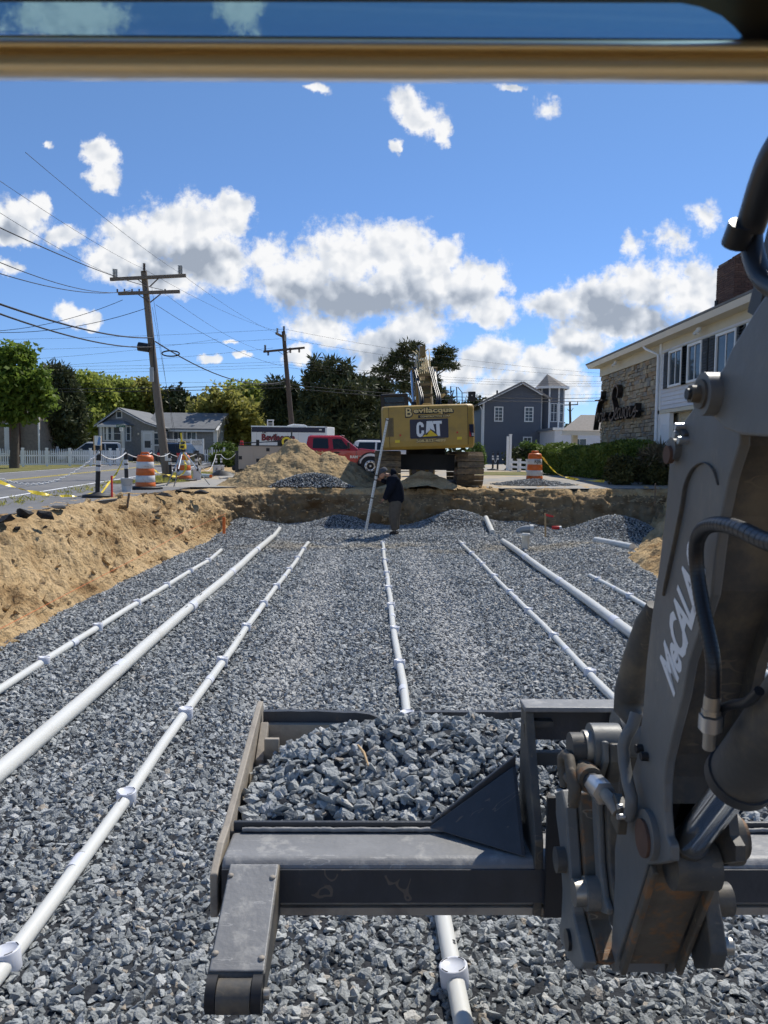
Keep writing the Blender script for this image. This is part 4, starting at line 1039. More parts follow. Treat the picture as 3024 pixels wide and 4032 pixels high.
# pins on the flank
for (sx, sy, r) in ((2662, 1790, .0165), (2560, 3300, .036)):
    y_, z_ = px_yz(sx, sy, AX0)
    pin('pin_boss', AX0 - .012, AX0 + .002, y_ - .004, z_ + .01, r * 1.3, m_mach, arm); pin('pin_head', AX0 - .018, AX0 - .008, y_, z_, r, m_rustpin, arm)
for (sx, sy) in ((2530, 2948), (2550, 2978)):
    p = pX(sx, sy, AX0); MB().cyl(p, p - Vector((.014, 0, 0)), .009, 6).build('bolt', m_black, arm)
p = pX(2694, 1703, AX0)
MB().box(p, (.018, .04, .016), Mx=Matrix.Rotation(.5, 3, 'X')).build('bracket', m_machd, arm, bevel=.003)
for (sx, sy) in ((2678, 1712), (2696, 1733), (2683, 1680)):
    p = pX(sx, sy, AX0 - .005); MB().cyl(p - Vector((.012, 0, 0)), p + Vector((.01, 0, 0)), .007, 8).build('bolt', m_alu, arm)
# maker's lettering along the flank
y_a, y_b = pX(2614, 2745, AX0), pX(2766, 2120, AX0)
letters = [('M', .118), ('e', .082), ('C', .088), ('A', .092), ('L', .080), ('A', .092), ('C', .088)]
pa, pb = pX(2622, 2700, AX0 - .0006), pX(2752, 2190, AX0 - .0006)
dr = (pb - pa).normalized()
upv = Vector((0, -1, 0)); upv = Vector((-1, 0, 0)).cross(dr) * -1
if upv.y > 0: pass
mt = facing((pa + pb) / 2, dr, Vector((0, dr.z, -dr.y)) if (Vector((0, dr.z, -dr.y))).y > 0 else -Vector((0, dr.z, -dr.y)))
text('lettering', 'MeCALAC', .118, m_lettering_white, arm, mt, bold=.004, extrude=.0002, shear=.35, space=.92, width=(pb - pa).length)
# -- upper boom in front of it
BX = .49
bm_px = [(3120, 1000), (3024, 1143), (2977, 1213), (2880, 1370), (2847, 1446), (2812, 1490), (2770, 1500), (2750, 1555), (2770, 1610), (2804, 1640), (2850, 1690), (2912, 1712), (3060, 1725), (3140, 1725)]
boom = flatlink('boom', bm_px, BX, .022, m_mach, .004)
MB().prism([Vector((BX + .022, p.y + .01, p.z + .004)) for p in [pX(x, y, BX) for x, y in [(3120, 1000), (2880, 1375), (2830, 1480), (2790, 1520), (2770, 1560), (2800, 1630), (2850, 1684), (2912, 1706), (3140, 1720)]]], (.20, 0, 0)).build('boom_box', m_machd, boom)
p0, p1 = pX(2905, 1690, BX), pX(3140, 1700, BX)
MB().beam(p0 + Vector((.06, 0, -.008)), p1 + Vector((.06, 0, -.008)), .16, .012, (1, 0, 0)).build('lower_flange', m_mach, boom, bevel=.003)
y_, z_ = px_yz(2812, 1552, BX)
pin('boss', BX - .018, BX + .01, y_, z_, .031, m_mach, boom, bevel=.008)
pin('boss_face', BX - .022, BX - .017, y_, z_, .021, m_machd, boom)
pin('boss_bolt', BX - .034, BX - .021, y_ + .002, z_, .014, m_machd, boom, n=6)
pin('boss_core', BX - .039, BX - .033, y_ + .002, z_, .008, m_dark, boom)
# cylinder that works the coupler
c0, c1, c2_ = pX(2702, 3337, .615), pX(2915, 3056, .615), pX(3160, 2740, .615)
dc = (c0 - c2_).normalized()
cylr = MB().cyl(c2_ - dc * .3, c1, .051, 28).build('cylinder_barrel', m_machd, LD)
MB().cyl(c1 - dc * .012, c1 + dc * .010, .055, 28).build('end_gland', m_dark, cylr, bevel=.003)
MB().cyl(c1, c0 - dc * .02, .030, 24).build('piston_rod', m_chrome, cylr)
MB().cyl(c0 - dc * .03, c0 + dc * .03, .033, 20).build('rod_eye', m_machd, cylr, bevel=.004)
pin('rod_pin', AX0 + .03, AX1 - .005, c0.y, c0.z - .035, .045, m_machd, cylr)
pin('pivot_flange', AX1 + .018, AX1 + .05, *px_yz(2560, 3300, AX0), .050, m_machd, arm)
pin('pivot_flange', AX1 + .05, AX1 + .062, *px_yz(2560, 3300, AX0), .038, m_rust, arm)
# right hand hook plate below, mirrored from the left one
plate('hook_plate', .70, .035, [px_yz(x, y, .715) for x, y in [(2730, 3420), (2790, 3430), (2800, 3560), (2815, 3640), (2830, 3760), (2815, 3810), (2760, 3815), (2735, 3700)]], m_machd)
pin('hook_pin', .735, .765, *px_yz(2822, 3725, .735), .018, m_steel)
pin('link_pin', .74, .775, *px_yz(2770, 3540, .72), .034, m_machd)
# hoses
def wrapped(name, pts, r, par=LD, m=m_hose):
    h = MB().tube(pts, r, 14).build(name, m, par)
    sp = MB()
    for a, b in zip(pts[1:-1], pts[2:]):
        n = max(1, int((b - a).length / .022))
        for i in range(n):
            p = a.lerp(b, i / n); t = (b - a).normalized() + Vector((.0, .12, .12)); t.normalize()
            sp.cyl(p - t * .0007, p + t * .0007, r * 1.025, 14)
    return h, sp
hp = smooth_path([pX(x, y, X) for x, y, X in [(3120, 2150, .50), (3024, 2134, .505), (2900, 2078, .51), (2815, 2065, .515), (2765, 2090, .52), (2742, 2150, .525), (2745, 2250, .53), (2765, 2380, .53), (2790, 2500, .53), (2808, 2610, .53), (2806, 2740, .53)]])
h, sp = wrapped('hydraulic_hose', hp, .0118)
tag(sp.build('hose_wrap', m_black, h), kind='stuff')
f0 = hp[-1]; f1 = pX(2800, 2795, .53); f2 = pX(2797, 2850, .53); f3 = pX(2790, 2945, .535)
MB().cyl(f0, f1, .0125, 12).build('hose_ferrule', m_steel, h); MB().cyl(f1, f1.lerp(f2, .35), .0145, 6).build('fitting', m_steel, h); MB().cyl(f1.lerp(f2, .4), f2.lerp(f3, .25), .0175, 6).build('hex_nut', m_alu, h); MB().cyl(f2, f3, .0095, 12).build('tube_end', m_steel, h)
MB().tube(smooth_path([pX(x, y, .55) for x, y in [(2830, 2860), (2840, 2800), (2880, 2775), (2940, 2765), (2990, 2720)]]), .0075, 10).build('hydraulic_hose', m_hose, LD)
# dark sleeved hoses passing up out of the frame
up_ = smooth_path([pX(x, y, X) for x, y, X in [(3180, 420, .42), (3060, 600, .42), (3010, 720, .425), (2972, 840, .43), (2950, 905, .43)]])
MB().tube(up_, .0165, 14).build('hose_sleeve', m_hose, LD)
MB().tube([pX(2925, 880, .42), pX(2893, 965, .42)], .0155, 14).build('sleeve_clamp', m_hose, LD, bevel=.002)
MB().tube(smooth_path([pX(x, y, .44) for x, y in [(2958, 890), (2962, 980), (2985, 1060), (3020, 1110), (3090, 1150)]]), [.0125] * 25, 12).build('hydraulic_hose', m_hose, LD)
MB().beam(pX(2990, 1240, .52), pX(3190, 440, .52), .03, .02, (1, 0, 0)).build('boom_edge', m_dark, LD)
# -- cab frame across the top: rolled tan section and tinted roof window
def row(y, d): return pY(1500, y, d)
cabY = .46
cf = MB()
prof = []
for (y, d) in [(152, .52), (158, .50), (165, .47), (175, .455), (188, .452), (200, .462), (208, .476), (216, .478), (222, .462), (236, .442), (255, .432), (275, .43), (295, .434), (312, .444), (322, .46), (326, .49), (322, .53)]:
    p = pY(1500, y, d); prof.append((p.y, p.z))
n = len(prof); xs = [-.7, -.3, 0, .3, .42, .62]
def bar_z(x): return .0145 * x
vs = [(x, y, z + bar_z(x)) for x in xs for y, z in prof]
fs = [(i * n + j, i * n + j + 1, (i + 1) * n + j + 1, (i + 1) * n + j) for i in range(len(xs) - 1) for j in range(n - 1)]
cf.add(vs, fs, True)
cab = cf.build('cab_frame', m_tan, LD)
MB().prism([(-.7, .515, prof[0][1] - .004 + bar_z(-.7)), (.62, .515, prof[0][1] - .004 + bar_z(.62)), (.62, .515, prof[0][1] - .0015 + bar_z(.62)), (-.7, .515, prof[0][1] - .0015 + bar_z(-.7))], (0, .04, 0)).build('glass_seal', m_black, cab)
a, b = pY(1500, 150, .52), pY(1500, 10, .40)
# window opening is a rounded panel; dark headliner beyond its corner
zg = a.z - .012
dep = [(-.7, .535), (-.7, .36)]
y_near = pY(1500, 12, .40)
zr = zg + .02
d_top = _ray_m(1500, 12); y_top = d_top.y * (zr - 2.1) / d_top.z
def rc(sx, sy): d = _ray_m(sx, sy); t = (zr - 2.1) / d.z; return Vector((0, 0, 2.1)) + d * t
edge = [rc(-300, 8), rc(1200, 8), rc(2680, 12), rc(2760, 28), rc(2840, 62), rc(2890, 105), rc(2925, 145), rc(2935, 190)]
gl = edge + [Vector((edge[-1].x, .54, zr)), Vector((edge[0].x, .54, zr))]
MB().prism(gl, (0, 0, .005)).build('roof_window', m_roofglass, cab)
hl = edge + [Vector((edge[-1].x, .56, zr - .002)), Vector((.62, .56, zr - .002)), Vector((.62, .12, zr - .002)), Vector((-.9, .12, zr - .002)), Vector((-.9, edge[0].y, zr - .002))]
MB().prism(hl, (0, 0, .012)).build('headliner', m_dark, cab)
# ---------------------------------------------------------------- tracked excavator
def excavator():
    E = thing('excavator', 'big yellow tracked excavator seen from behind on the edge of the pit', 'excavator', (1.36, 25.75, zup(1.36, 24.5) + .0))
    # tracks: one shoe at a time round the chain
    L_, rr, zc = 3.30, .50, .50
    shoe = MB().box((0, 0, 0), (.80, .176, .022)).box((0, -.055, -.022), (.80, .014, .030)).box((0, .02, -.019), (.80, .012, .022)).box((0, .07, -.018), (.80, .012, .018))
    shoe_me = None
    per = 2 * L_ + 2 * math.pi * rr; ns = 49
    for sx in (-1.26, 1.26):
        tr = MB().bx(sx - .18, sx + .18, -L_ / 2, L_ / 2, .26, .78).bx(sx - .24, sx + .24, -.9, .9, .34, .70).build('track_frame', m_dark, E)
        for y, r_ in ((-L_ / 2, .43), (L_ / 2, .43)):
            MB().cyl((sx - .12, y, zc), (sx + .12, y, zc), r_, 20).build('sprocket', m_track, tr)
        for i in range(7):
            y = lerp(-1.3, 1.3, i / 6); MB().cyl((sx - .2, y, .17), (sx + .2, y, .17), .13, 12).build('roller', m_track, tr)
        for i in range(ns):
            s = per * (i + .3) / ns
            if s < L_: y, z, a = -L_ / 2 + s, zc - rr, 0
            elif s < L_ + math.pi * rr: q = (s - L_) / rr; y, z, a = L_ / 2 + math.sin(q) * rr, zc - math.cos(q) * rr, q
            elif s < 2 * L_ + math.pi * rr: y, z, a = L_ / 2 - (s - L_ - math.pi * rr), zc + rr + .02 * math.sin(s * 2), math.pi
            else: q = (s - 2 * L_ - math.pi * rr) / rr; y, z, a = -L_ / 2 - math.sin(q) * rr, zc + math.cos(q) * rr, math.pi + q
            if shoe_me is None:
                o = shoe.build('track_shoe', m_track, tr); shoe_me = o.data
            else: o = link('track_shoe', shoe_me, tr)
            o.location = (sx, y, z); o.rotation_euler = (a, 0, 0)
    MB().bx(-.86, .86, -1.1, 1.1, .46, .95).prism([(-.9, -.6, .5), (.9, -.6, .5), (.9, -.6, .85), (-.9, -.6, .85)], (0, 1.2, 0)).build('car_body', m_black, E)
    MB().cyl((0, 0, .92), (0, 0, 1.16), .65, 32).build('slew_ring', m_black, E)
    # everything above turns together; build it slightly tilted like the machine stands
    tilt = Matrix.Rotation(R(-2.4), 3, 'Y')
    def B(mb, name, mat, par=E, **k):
        mb.v = [tilt @ Vector((p.x, p.y, p.z if p.z < 2.75 else 2.75 + (p.z - 2.75) * .80)) for p in mb.v]; return mb.build(name, mat, par, **k)
    plan = [(-1.385, -1.75), (-1.385, -2.40), (-1.33, -2.56), (-1.17, -2.70), (-.6, -2.78), (.6, -2.78), (1.17, -2.72), (1.33, -2.58), (1.385, -2.42), (1.385, -1.75)]
    cw = MB(); lo, hi = 1.115, 2.40
    cw.prism([(x, y + .10 if y < -1.8 else y, lo) for x, y in plan], (0, 0, .06)); cw.v = [p for p in cw.v]
    lev = [(1.115, .10), (1.20, .02), (1.36, 0), (2.30, 0), (2.37, .02), (2.41, .10)]
    vs = [(x * (1 - i * .3), y + (i if y < -1.8 else 0), z) for z, i in lev for x, y in plan]; n = len(plan)
    cw = MB().add(vs, [(k * n + j, k * n + (j + 1) % n, (k + 1) * n + (j + 1) % n, (k + 1) * n + j) for k in range(len(lev) - 1) for j in range(n)])
    cw.add(vs[:n], [list(range(n - 1, -1, -1))]); cw.add(vs[-n:], [list(range(n))])
    C_ = B(cw, 'counterweight', m_yel, bevel=.02)
    B(MB().bx(1.155, 1.165, -2.735, -2.69, 1.2, 2.36), 'seam', m_black, C_)
    B(MB().bx(-1.165, -1.155, -2.72, -2.68, 1.2, 2.36), 'seam', m_black, C_)
    gr = B(MB().bx(-1.27, -1.02, -2.722, -2.69, 1.50, 2.06), 'grille', m_yel2, C_, bevel=.006)
    for i in range(15):
        z = 1.54 + i * .034; B(MB().bx(-1.19, -1.06, -2.728, -2.72, z, z + .013), 'slat', m_dark, gr)
    # badge
    yb = -2.783
    bd = B(MB().prism([(x, yb, z) for x, z in [(-.53, 1.425), (-.55, 1.45), (-.55, 1.97), (-.53, 1.99), (.56, 1.99), (.58, 1.97), (.58, 1.45), (.56, 1.425)]], (0, -.006, 0)), 'badge', m_navy, C_)
    yl = yb - .008
    def poly(pts, name, mat): return B(MB().prism([(x, yl, z) for x, z in pts], (0, -.004, 0)), name, mat, C_)
    sc = lambda px, pz: (-.55 + (px - 528) / 402 * 1.13, 1.99 - (pz - 925) / 205 * .565)
    Cout = [(595, 1000), (605, 965), (630, 952), (655, 962), (672, 985), (672, 1010), (646, 1010), (642, 990), (632, 985), (624, 992), (620, 1010), (620, 1060), (626, 1080), (638, 1082), (646, 1070), (648, 1045), (674, 1045), (670, 1080), (652, 1112), (628, 1116), (606, 1106), (596, 1080)]
    Cm = MB()
    for a in range(0, 1): pass
    outer = Cout[:6]; 
    segs = [((595, 1000), (620, 1010)), ((605, 965), (624, 992)), ((630, 952), (632, 985)), ((655, 962), (642, 990)), ((672, 985), (646, 1010))]
    ringO = [(672, 1010), (672, 985), (658, 962), (632, 952), (606, 965), (595, 1000), (595, 1075), (606, 1104), (630, 1116), (656, 1106), (674, 1075), (674, 1045)]
    ringI = [(646, 1010), (644, 995), (638, 986), (632, 984), (626, 988), (622, 1002), (622, 1062), (626, 1076), (632, 1082), (640, 1078), (647, 1066), (648, 1045)]
    for k in range(len(ringO) - 1):
        Cm.prism([(sc(*p)[0], yl, sc(*p)[1]) for p in (ringO[k], ringO[k + 1], ringI[k + 1], ringI[k])], (0, -.004, 0))
    B(Cm, 'letter', m_lettering_white, C_)
    A_ = MB()
    for q in ([(690, 1095), (704, 948), (748, 948), (740, 1010), (738, 1040), (722, 1065), (705, 1095)], [(748, 948), (765, 948), (790, 1060), (760, 1040), (742, 1032), (740, 1010)]):
        A_.prism([(sc(*p)[0], yl, sc(*p)[1]) for p in q], (0, -.004, 0))
    B(A_, 'letter', m_lettering_white, C_)
    Tm = MB()
    for q in ([(770, 948), (862, 948), (862, 980), (772, 980)], [(802, 980), (838, 980), (842, 1110), (820, 1108), (806, 1085)]):
        Tm.prism([(sc(*p)[0], yl, sc(*p)[1]) for p in q], (0, -.004, 0))
    B(Tm, 'letter', m_lettering_white, C_)
    poly([sc(*p) for p in [(655, 1113), (740, 1042), (822, 1108)]], 'triangle', pm('badge_yellow', (.75, .50, .01), .4, .03))
    def tx(s, size, x, z, mat, y, bold=0, w=None, name='lettering', **k):
        Mt = facing((x, y, z), (1, 0, 0), (0, 0, 1)); Mt = tilt.to_4x4() @ Mt
        return text(name, s, size, mat, C_, Mt, bold=bold, width=w, extrude=.001, **k)
    for bd_, mt, yy, dz in ((.030, m_ink, -2.790, -.012), (.006, m_gold, -2.797, .0)):
        tx('B', .36, -.58, 2.19 + dz, mt, yy, bd_); tx('evilacqua', .20, .145, 2.24 + dz, mt, yy, bd_, w=1.16 + (.05 if bd_ > .01 else 0))
        if bd_ < .01: tx('CONSTRUCTION CORP', .075, .20, 2.062, mt, yy, .002, w=.87)
        tx('508-833-4899', .12, .06, 1.35, mt, yy, bd_ * .55, w=.86)
    B(MB().prism([(x, -2.783, z) for x, z in [(-.30, 2.02), (.60, 2.02), (.64, 2.06), (.60, 2.105), (-.30, 2.105)]], (0, -.004, 0)), 'lettering_shadow', m_ink, C_)
    for x, z in ((-.84, 1.54), (.84, 1.57)):
        B(MB().cyl((x, -2.76, z), (x, -2.79, z), .027, 14), 'reflector', m_redp, C_)
    for x, z in ((-.93, 1.36), (.90, 1.40)):
        B(MB().bx(x - .07, x + .07, -2.775, -2.768, z - .04, z + .04), 'warning_sticker', m_tape, C_)
    B(MB().prism([(1.20, -2.71, 1.43), (1.345, -2.60, 1.43), (1.345, -2.60, 1.80), (1.20, -2.71, 1.80)], (.004, -.006, 0)), 'decal', m_navy, C_)
    B(MB().prism([(1.205, -2.719, 1.44), (1.26, -2.677, 1.44), (1.205, -2.719, 1.62)], (.003, -.004, 0)), 'reflector', m_redp, C_)
    text('lettering', '32', .11, m_lettering_white, C_, tilt.to_4x4() @ facing((1.318, -2.634, 1.50), (.75, .62, 0), (0, 0, 1)), bold=.004)
    # house behind the counterweight
    B(MB().bx(-1.36, 1.36, -1.75, 1.4, 1.14, 1.42), 'deck', m_dark, bevel=.02)
    B(MB().bx(-1.34, 1.34, -1.78, -.3, 1.4, 2.33), 'engine_cover', m_yel, bevel=.05)
    B(MB().bx(.42, 1.34, -.3, 1.3, 1.4, 2.2), 'tank_cover', m_yel, bevel=.05)
    B(MB().bx(-.10, .14, -1.7, -1.4, 2.33, 2.52), 'filter_housing', m_yel, bevel=.02)
    B(MB().cyl((.78, -1.4, 2.3), (.78, -1.4, 2.62), .075, 14), 'exhaust_pipe', m_dark)
    B(MB().bx(-1.43, -1.38, -2.0, -1.4, 1.3, 2.1), 'side_step', m_dark)
    # cab
    cx0, cx1, cy0, cy1, cz0, cz1 = -1.39, -.50, -.55, 1.25, 1.4, 2.98
    cab = B(MB().bx(cx0, cx1, cy0, cy1, cz1 - .14, cz1), 'cab', m_black, bevel=.05)
    for x, y in ((cx0 + .06, cy0 + .05), (cx1 - .06, cy0 + .05), (cx0 + .06, cy1 - .05), (cx1 - .06, cy1 - .05)):
        B(MB().bx(x - .06, x + .06, y - .05, y + .05, cz0, cz1 - .13), 'post', m_black, cab)
    B(MB().bx(cx0 + .1, cx1 - .1, cy0 + .03, cy0 + .045, 2.2, cz1 - .13), 'rear_window', m_carglass, cab)
    B(MB().bx(cx0 + .1, cx1 - .1, cy0 + .02, cy0 + .06, cz0, 2.22), 'rear_panel', m_black, cab)
    for x in (cx0 + .03, cx1 - .04): B(MB().bx(x, x + .012, cy0 + .1, cy1 - .1, 2.0, cz1 - .13), 'side_window', m_carglass, cab)
    B(MB().bx(cx0 + .1, cx1 - .1, cy0 + .012, cy0 + .028, 2.62, 2.66), 'window_bar', m_black, cab)
    # boom: box girder rising forwards, seen end on; stick and bucket beyond
    bw = .22; bx = .17
    low = [(.45, 1.75), (1.1, 1.95), (2.2, 3.2), (3.2, 4.35), (4.2, 4.62), (5.2, 4.5)]
    top = [(5.2, 4.78), (4.1, 5.02), (2.85, 4.75), (1.8, 3.9), (.75, 2.55), (.3, 2.15)]
    boom = B(MB().prism([(bx - bw, y, z) for y, z in low + top], (2 * bw, 0, 0)), 'boom', m_yel2, bevel=.02)
    B(MB().prism([(bx - .16, y, z) for y, z in [(5.0, 5.15), (5.5, 5.2), (6.15, 2.4), (6.05, .6), (5.8, .6), (5.5, 2.4), (4.9, 4.6)]], (.32, 0, 0)), 'stick', m_yel2, boom)
    for sx in (-1, 1):
        a, b, c = (bx + sx * .42, .75, 1.7), (bx + sx * .42, 1.5, 2.75), (bx + sx * .42, 2.75, 4.35)
        cy = B(MB().cyl(a, b, .095, 16), 'boom_cylinder', m_dark, boom); B(MB().cyl(b, c, .055, 14), 'piston_rod', m_chrome if sx < 0 else m_steel, cy)
        B(MB().cyl((bx - sx * .1, 2.75, 4.35), (bx + sx * .52, 2.75, 4.35), .09, 14), 'cylinder_pin', m_yel2, cy)
    B(MB().cyl((bx, 3.0, 5.28), (bx, 4.3, 5.62), .10, 16), 'stick_cylinder', m_dark, boom); B(MB().cyl((bx, 2.9, 5.25), (bx, 4.9, 5.35), .06, 12), 'piston_rod', m_chrome, boom)
    B(MB().bx(bx - .10, bx + .10, 2.5, 3.1, 4.9, 5.36), 'cylinder_bracket', m_yel2, boom)
    r_ = random.Random(4)
    for i in range(7):                         # rigid oil lines climbing the boom's back
        x = bx - .22 + i * .075
        p0 = (x, 1.42 + .02 * i, 3.44); p1 = (x, 2.2, 4.35); p2 = (x + r_.uniform(-.06, .06), 2.5 + r_.uniform(0, .4), 5.05 + r_.uniform(-.1, .16)); p3 = (x + r_.uniform(-.2, .2), 2.9, 5.2 + r_.uniform(0, .1))
        B(MB().tube([p0, p1, p2, p3], .018, 7), 'oil_line', m_gold, boom)
    for i in range(5):
        x = bx + (.10 + .06 * i if i > 1 else -.30 + .06 * i)
        B(MB().tube(smooth_path([Vector(p) for p in [(x, .4, 2.2), (x + .1, .55, 2.8), (x + .04, 1.3, 3.5), (x - .05, 2.1, 4.35)]], 4), .03, 8), 'oil_hose', m_hose, boom)
    for z, y in ((2.95, 1.05), (3.45, 1.42), (3.9, 1.78)):
        B(MB().bx(bx - .2, bx + .2, y - .16, y - .02, z, z + .12), 'line_clamp', m_yel2, boom)
    B(MB().bx(bx - .17, bx + .12, .62, .80, 2.55, 2.85), 'valve_block', m_yel2, boom)
    bk_ = B(MB().prism([(-.5 + bx, y, z) for y, z in [(5.55, .75), (6.4, .7), (6.6, .2), (6.2, .02), (5.4, .1), (5.2, .5)]], (1.0, 0, 0)), 'bucket', m_yel2, boom, bevel=.03)
    for i in range(3):
        x = bx - .34 + i * .34; B(MB().cyl((x, 5.22, .27), (x, 5.12, .27), .10, 14), 'tooth_socket', m_dark, bk_)
    # handrail and mirrors on the right
    rl = B(MB().tube([(1.0, .9, 2.2), (1.0, .9, 3.35), (1.22, 1.1, 3.33), (1.22, 1.1, 2.2)], .02, 7).tube([(.68, .3, 2.25), (1.12, 1.0, 3.2)], .018, 6).tube([(1.40, 1.1, 2.2), (1.40, 1.1, 3.1), (1.25, 1.0, 3.32)], .016, 6), 'handrail', m_dark)
    B(MB().tube([(1.0, .9, 3.1), (.80, .85, 3.15)], .012, 6), 'mirror_arm', m_dark, rl); B(MB().tube([(1.40, 1.1, 3.08), (1.62, 1.05, 3.1)], .012, 6), 'mirror_arm', m_dark, rl)
    m1 = B(MB().bx(1.60, 1.86, 1.02, 1.07, 2.72, 3.12), 'mirror', m_black, bevel=.03); B(MB().cyl((1.73, 1.02, 2.95), (1.73, 1.01, 2.95), .03, 8), 'mirror_knob', m_steel, m1)
    m2 = B(MB().prism([(.46, .86, 2.90), (.70, .84, 2.82), (.86, .82, 3.0), (.82, .82, 3.08), (.58, .86, 3.08)], (0, .04, 0)), 'mirror', m_black, bevel=.01); B(MB().prism([(.50, .855, 2.92), (.70, .835, 2.86), (.82, .815, 3.0), (.79, .815, 3.05), (.60, .852, 3.05)], (0, -.006, 0)), 'mirror_glass', m_gold, m2)
    B(MB().tube([(-1.40, -1.9, 1.45), (-1.40, -2.15, 1.45)], .05, 8), 'rear_lamp', m_black)
excavator()

# ---------------------------------------------------------------- wheels and cars
def wheel(par, x, y, r, w, rim=m_alu, side=-1, n=28):
    prof = [(r * .62, -w / 2), (r * .92, -w / 2), (r, -w * .36), (r, w * .36), (r * .92, w / 2), (r * .62, w / 2)]
    Mx = Matrix.Rotation(R(90), 3, 'X')
    t = MB().lathe(prof, n, (x, y, r), Mx).build('wheel', m_tyre, par)
    yo = y + side * w * .40
    MB().lathe([(r * .63, -.015), (r * .60, .03), (r * .42, .045), (r * .30, .005), (r * .22, .02), (1e-5, .035)], 20, (x, yo, r), Matrix.Rotation(R(90 * (1 if side < 0 else -1)), 3, 'X')).build('rim', rim, t)
    hb = MB()
    for k in range(8):
        a = k * math.pi / 4; hb.cyl((x + math.cos(a) * r * .48, yo - side * .0, r + math.sin(a) * r * .48), (x + math.cos(a) * r * .48, yo + side * .046, r + math.sin(a) * r * .48), r * .07, 7)
    tag(hb.build('rim_hole', m_black, t), kind='stuff')
    return t
def shell(mb, sections):                      # loft: list of closed loops with equal counts
    n = len(sections[0])
    vs = [p for s_ in sections for p in s_]
    fs = [(k * n + j, k * n + (j + 1) % n, (k + 1) * n + (j + 1) % n, (k + 1) * n + j) for k in range(len(sections) - 1) for j in range(n)]
    mb.add(vs, fs); mb.add(sections[0], [list(range(n - 1, -1, -1))]); mb.add(sections[-1], [list(range(n))]); return mb
def red_truck():
    D0, s = 32.2, 32.2 / F
    X = lambda px: (900 + px / 2.514 - CX) * s * 1.0 + 3.4
    ox, gz = -3.4, zup(-2, 32.5)
    Z = lambda py: 2.1 - (1600 + py / 2.514 - 1780) * s - gz
    T = thing('pickup_truck', 'red crew cab pickup with a beige service body behind the sand heap', 'truck', (ox, D0, gz))
    W = 2.0
    wx = X(1400)
    # lower body in profile with the front wheel arch cut
    arch = [(wx + math.cos(a) * .52, .42 + math.sin(a) * .52) for a in [math.pi * (1 - i / 10) for i in range(11)]]
    prof = [(X(748), .33)] + [(wx - .52, .36)] + arch + [(wx + .55, .36), (X(1560), .42), (X(1562), .90), (X(1535), 1.0), (X(1440), 1.07), (X(1300), 1.13), (X(1250), 1.08), (X(748), 1.08)]
    body = MB().prism([(x, 0, z) for x, z in prof], (0, W, 0)).build('body', m_red, T, bevel=.05)
    # cab with tumblehome
    cabm = MB()
    b0 = [(X(752), .02, 1.06), (X(1290), .02, 1.06), (X(1290), W - .02, 1.06), (X(752), W - .02, 1.06)]
    b1 = [(X(776), .20, Z(280)), (X(1128), .20, Z(284)), (X(1128), W - .2, Z(284)), (X(776), W - .2, Z(280))]
    b2 = [(X(800), .30, Z(266)), (X(1090), .30, Z(266)), (X(1090), W - .3, Z(266)), (X(800), W - .3, Z(266))]
    shell(cabm, [b0, b1, b2])
    cab = cabm.build('cab', m_red, T, bevel=.035)
    def side_pt(px, py):                       # point on the cab's near flank, 4 mm proud
        z = Z(py); t = clip((z - 1.06) / (Z(281) - 1.06), 0, 1); return Vector((X(px), lerp(.02, .20, t) - .006, z))
    def pane(name, pts, mat, par, dn=.004):
        return MB().prism([side_pt(*p) for p in pts], (0, -dn, 0)).build(name, mat, par)
    pane('rear_door_window', [(826, 394), (828, 300), (840, 295), (976, 297), (985, 392), (980, 399)], m_glassdk, cab)
    w = pane('front_door_window', [(1032, 402), (1020, 305), (1060, 300), (1110, 305), (1172, 382), (1172, 402)], m_carglass, cab)
    MB().prism([Vector((X(1140) + .02, .3, Z(288))), Vector((X(1278), .16, 1.12)), Vector((X(1278), W - .16, 1.12)), Vector((X(1140) + .02, W - .3, Z(288)))], (.02, 0, .012)).build('windscreen', m_carglass, cab)
    for px in (800, 1000, 1262): MB().bx(X(px) - .006, X(px) + .006, -.004, .002, .45, 1.06).build('door_seam', m_black, body)
    for px in (812, 1036): MB().bx(X(px), X(px) + .24, -.035, .0, Z(444), Z(430)).build('door_handle', m_black, body, bevel=.01)
    MB().bx(X(1170), X(1196), -.24, -.02, Z(398), Z(335)).build('mirror', m_black, cab, bevel=.03)
    MB().bx(X(1105), X(1125), .4, W - .4, Z(268), Z(262)).build('roof_lamps', m_lamp, cab, bevel=.01)
    MB().bx(X(1440), X(1520), -.012, .02, Z(440), Z(415)).build('headlight', m_lamp, body, bevel=.008)
    MB().bx(X(1540), X(1580), .02, W - .02, .45, .75).build('front_bumper', m_alu, body, bevel=.03)
    MB().prism([(wx + math.cos(a) * .56, -.01, .42 + math.sin(a) * .56) for a in [math.pi * (1 - i / 12) for i in range(13)]] + [(wx + math.cos(a) * .51, -.01, .42 + math.sin(a) * .51) for a in [math.pi * i / 12 for i in range(13)]], (0, .03, 0)).build('arch_trim', m_black, body)
    text('lettering', 'RAM', .15, m_alu, body, facing((X(1235), -.008, Z(478)), (1, 0, 0), (0, 0, 1)), bold=.006, space=1.1)
    text('lettering', 'Bevilacqua', .16, m_gold, body, facing((X(938), -.008, Z(436)), (1, 0, 0), (0, 0, 1)), bold=.003)
    text('lettering', '2500', .07, m_alu, body, facing((X(1297), -.008, Z(470)), (1, 0, 0), (0, 0, 1)))
    for x in (X(490), wx):
        for y, sd in ((.14, -1), (W - .14, 1)): wheel(T, x, y, .41, .28, m_alu, sd)
    MB().bx(X(100), X(1500), .5, .65, .38, .5).bx(X(100), X(1500), W - .65, W - .5, .38, .5).build('chassis_rail', m_black, T)
    # service body
    ztop, zbot = Z(374), Z(610)
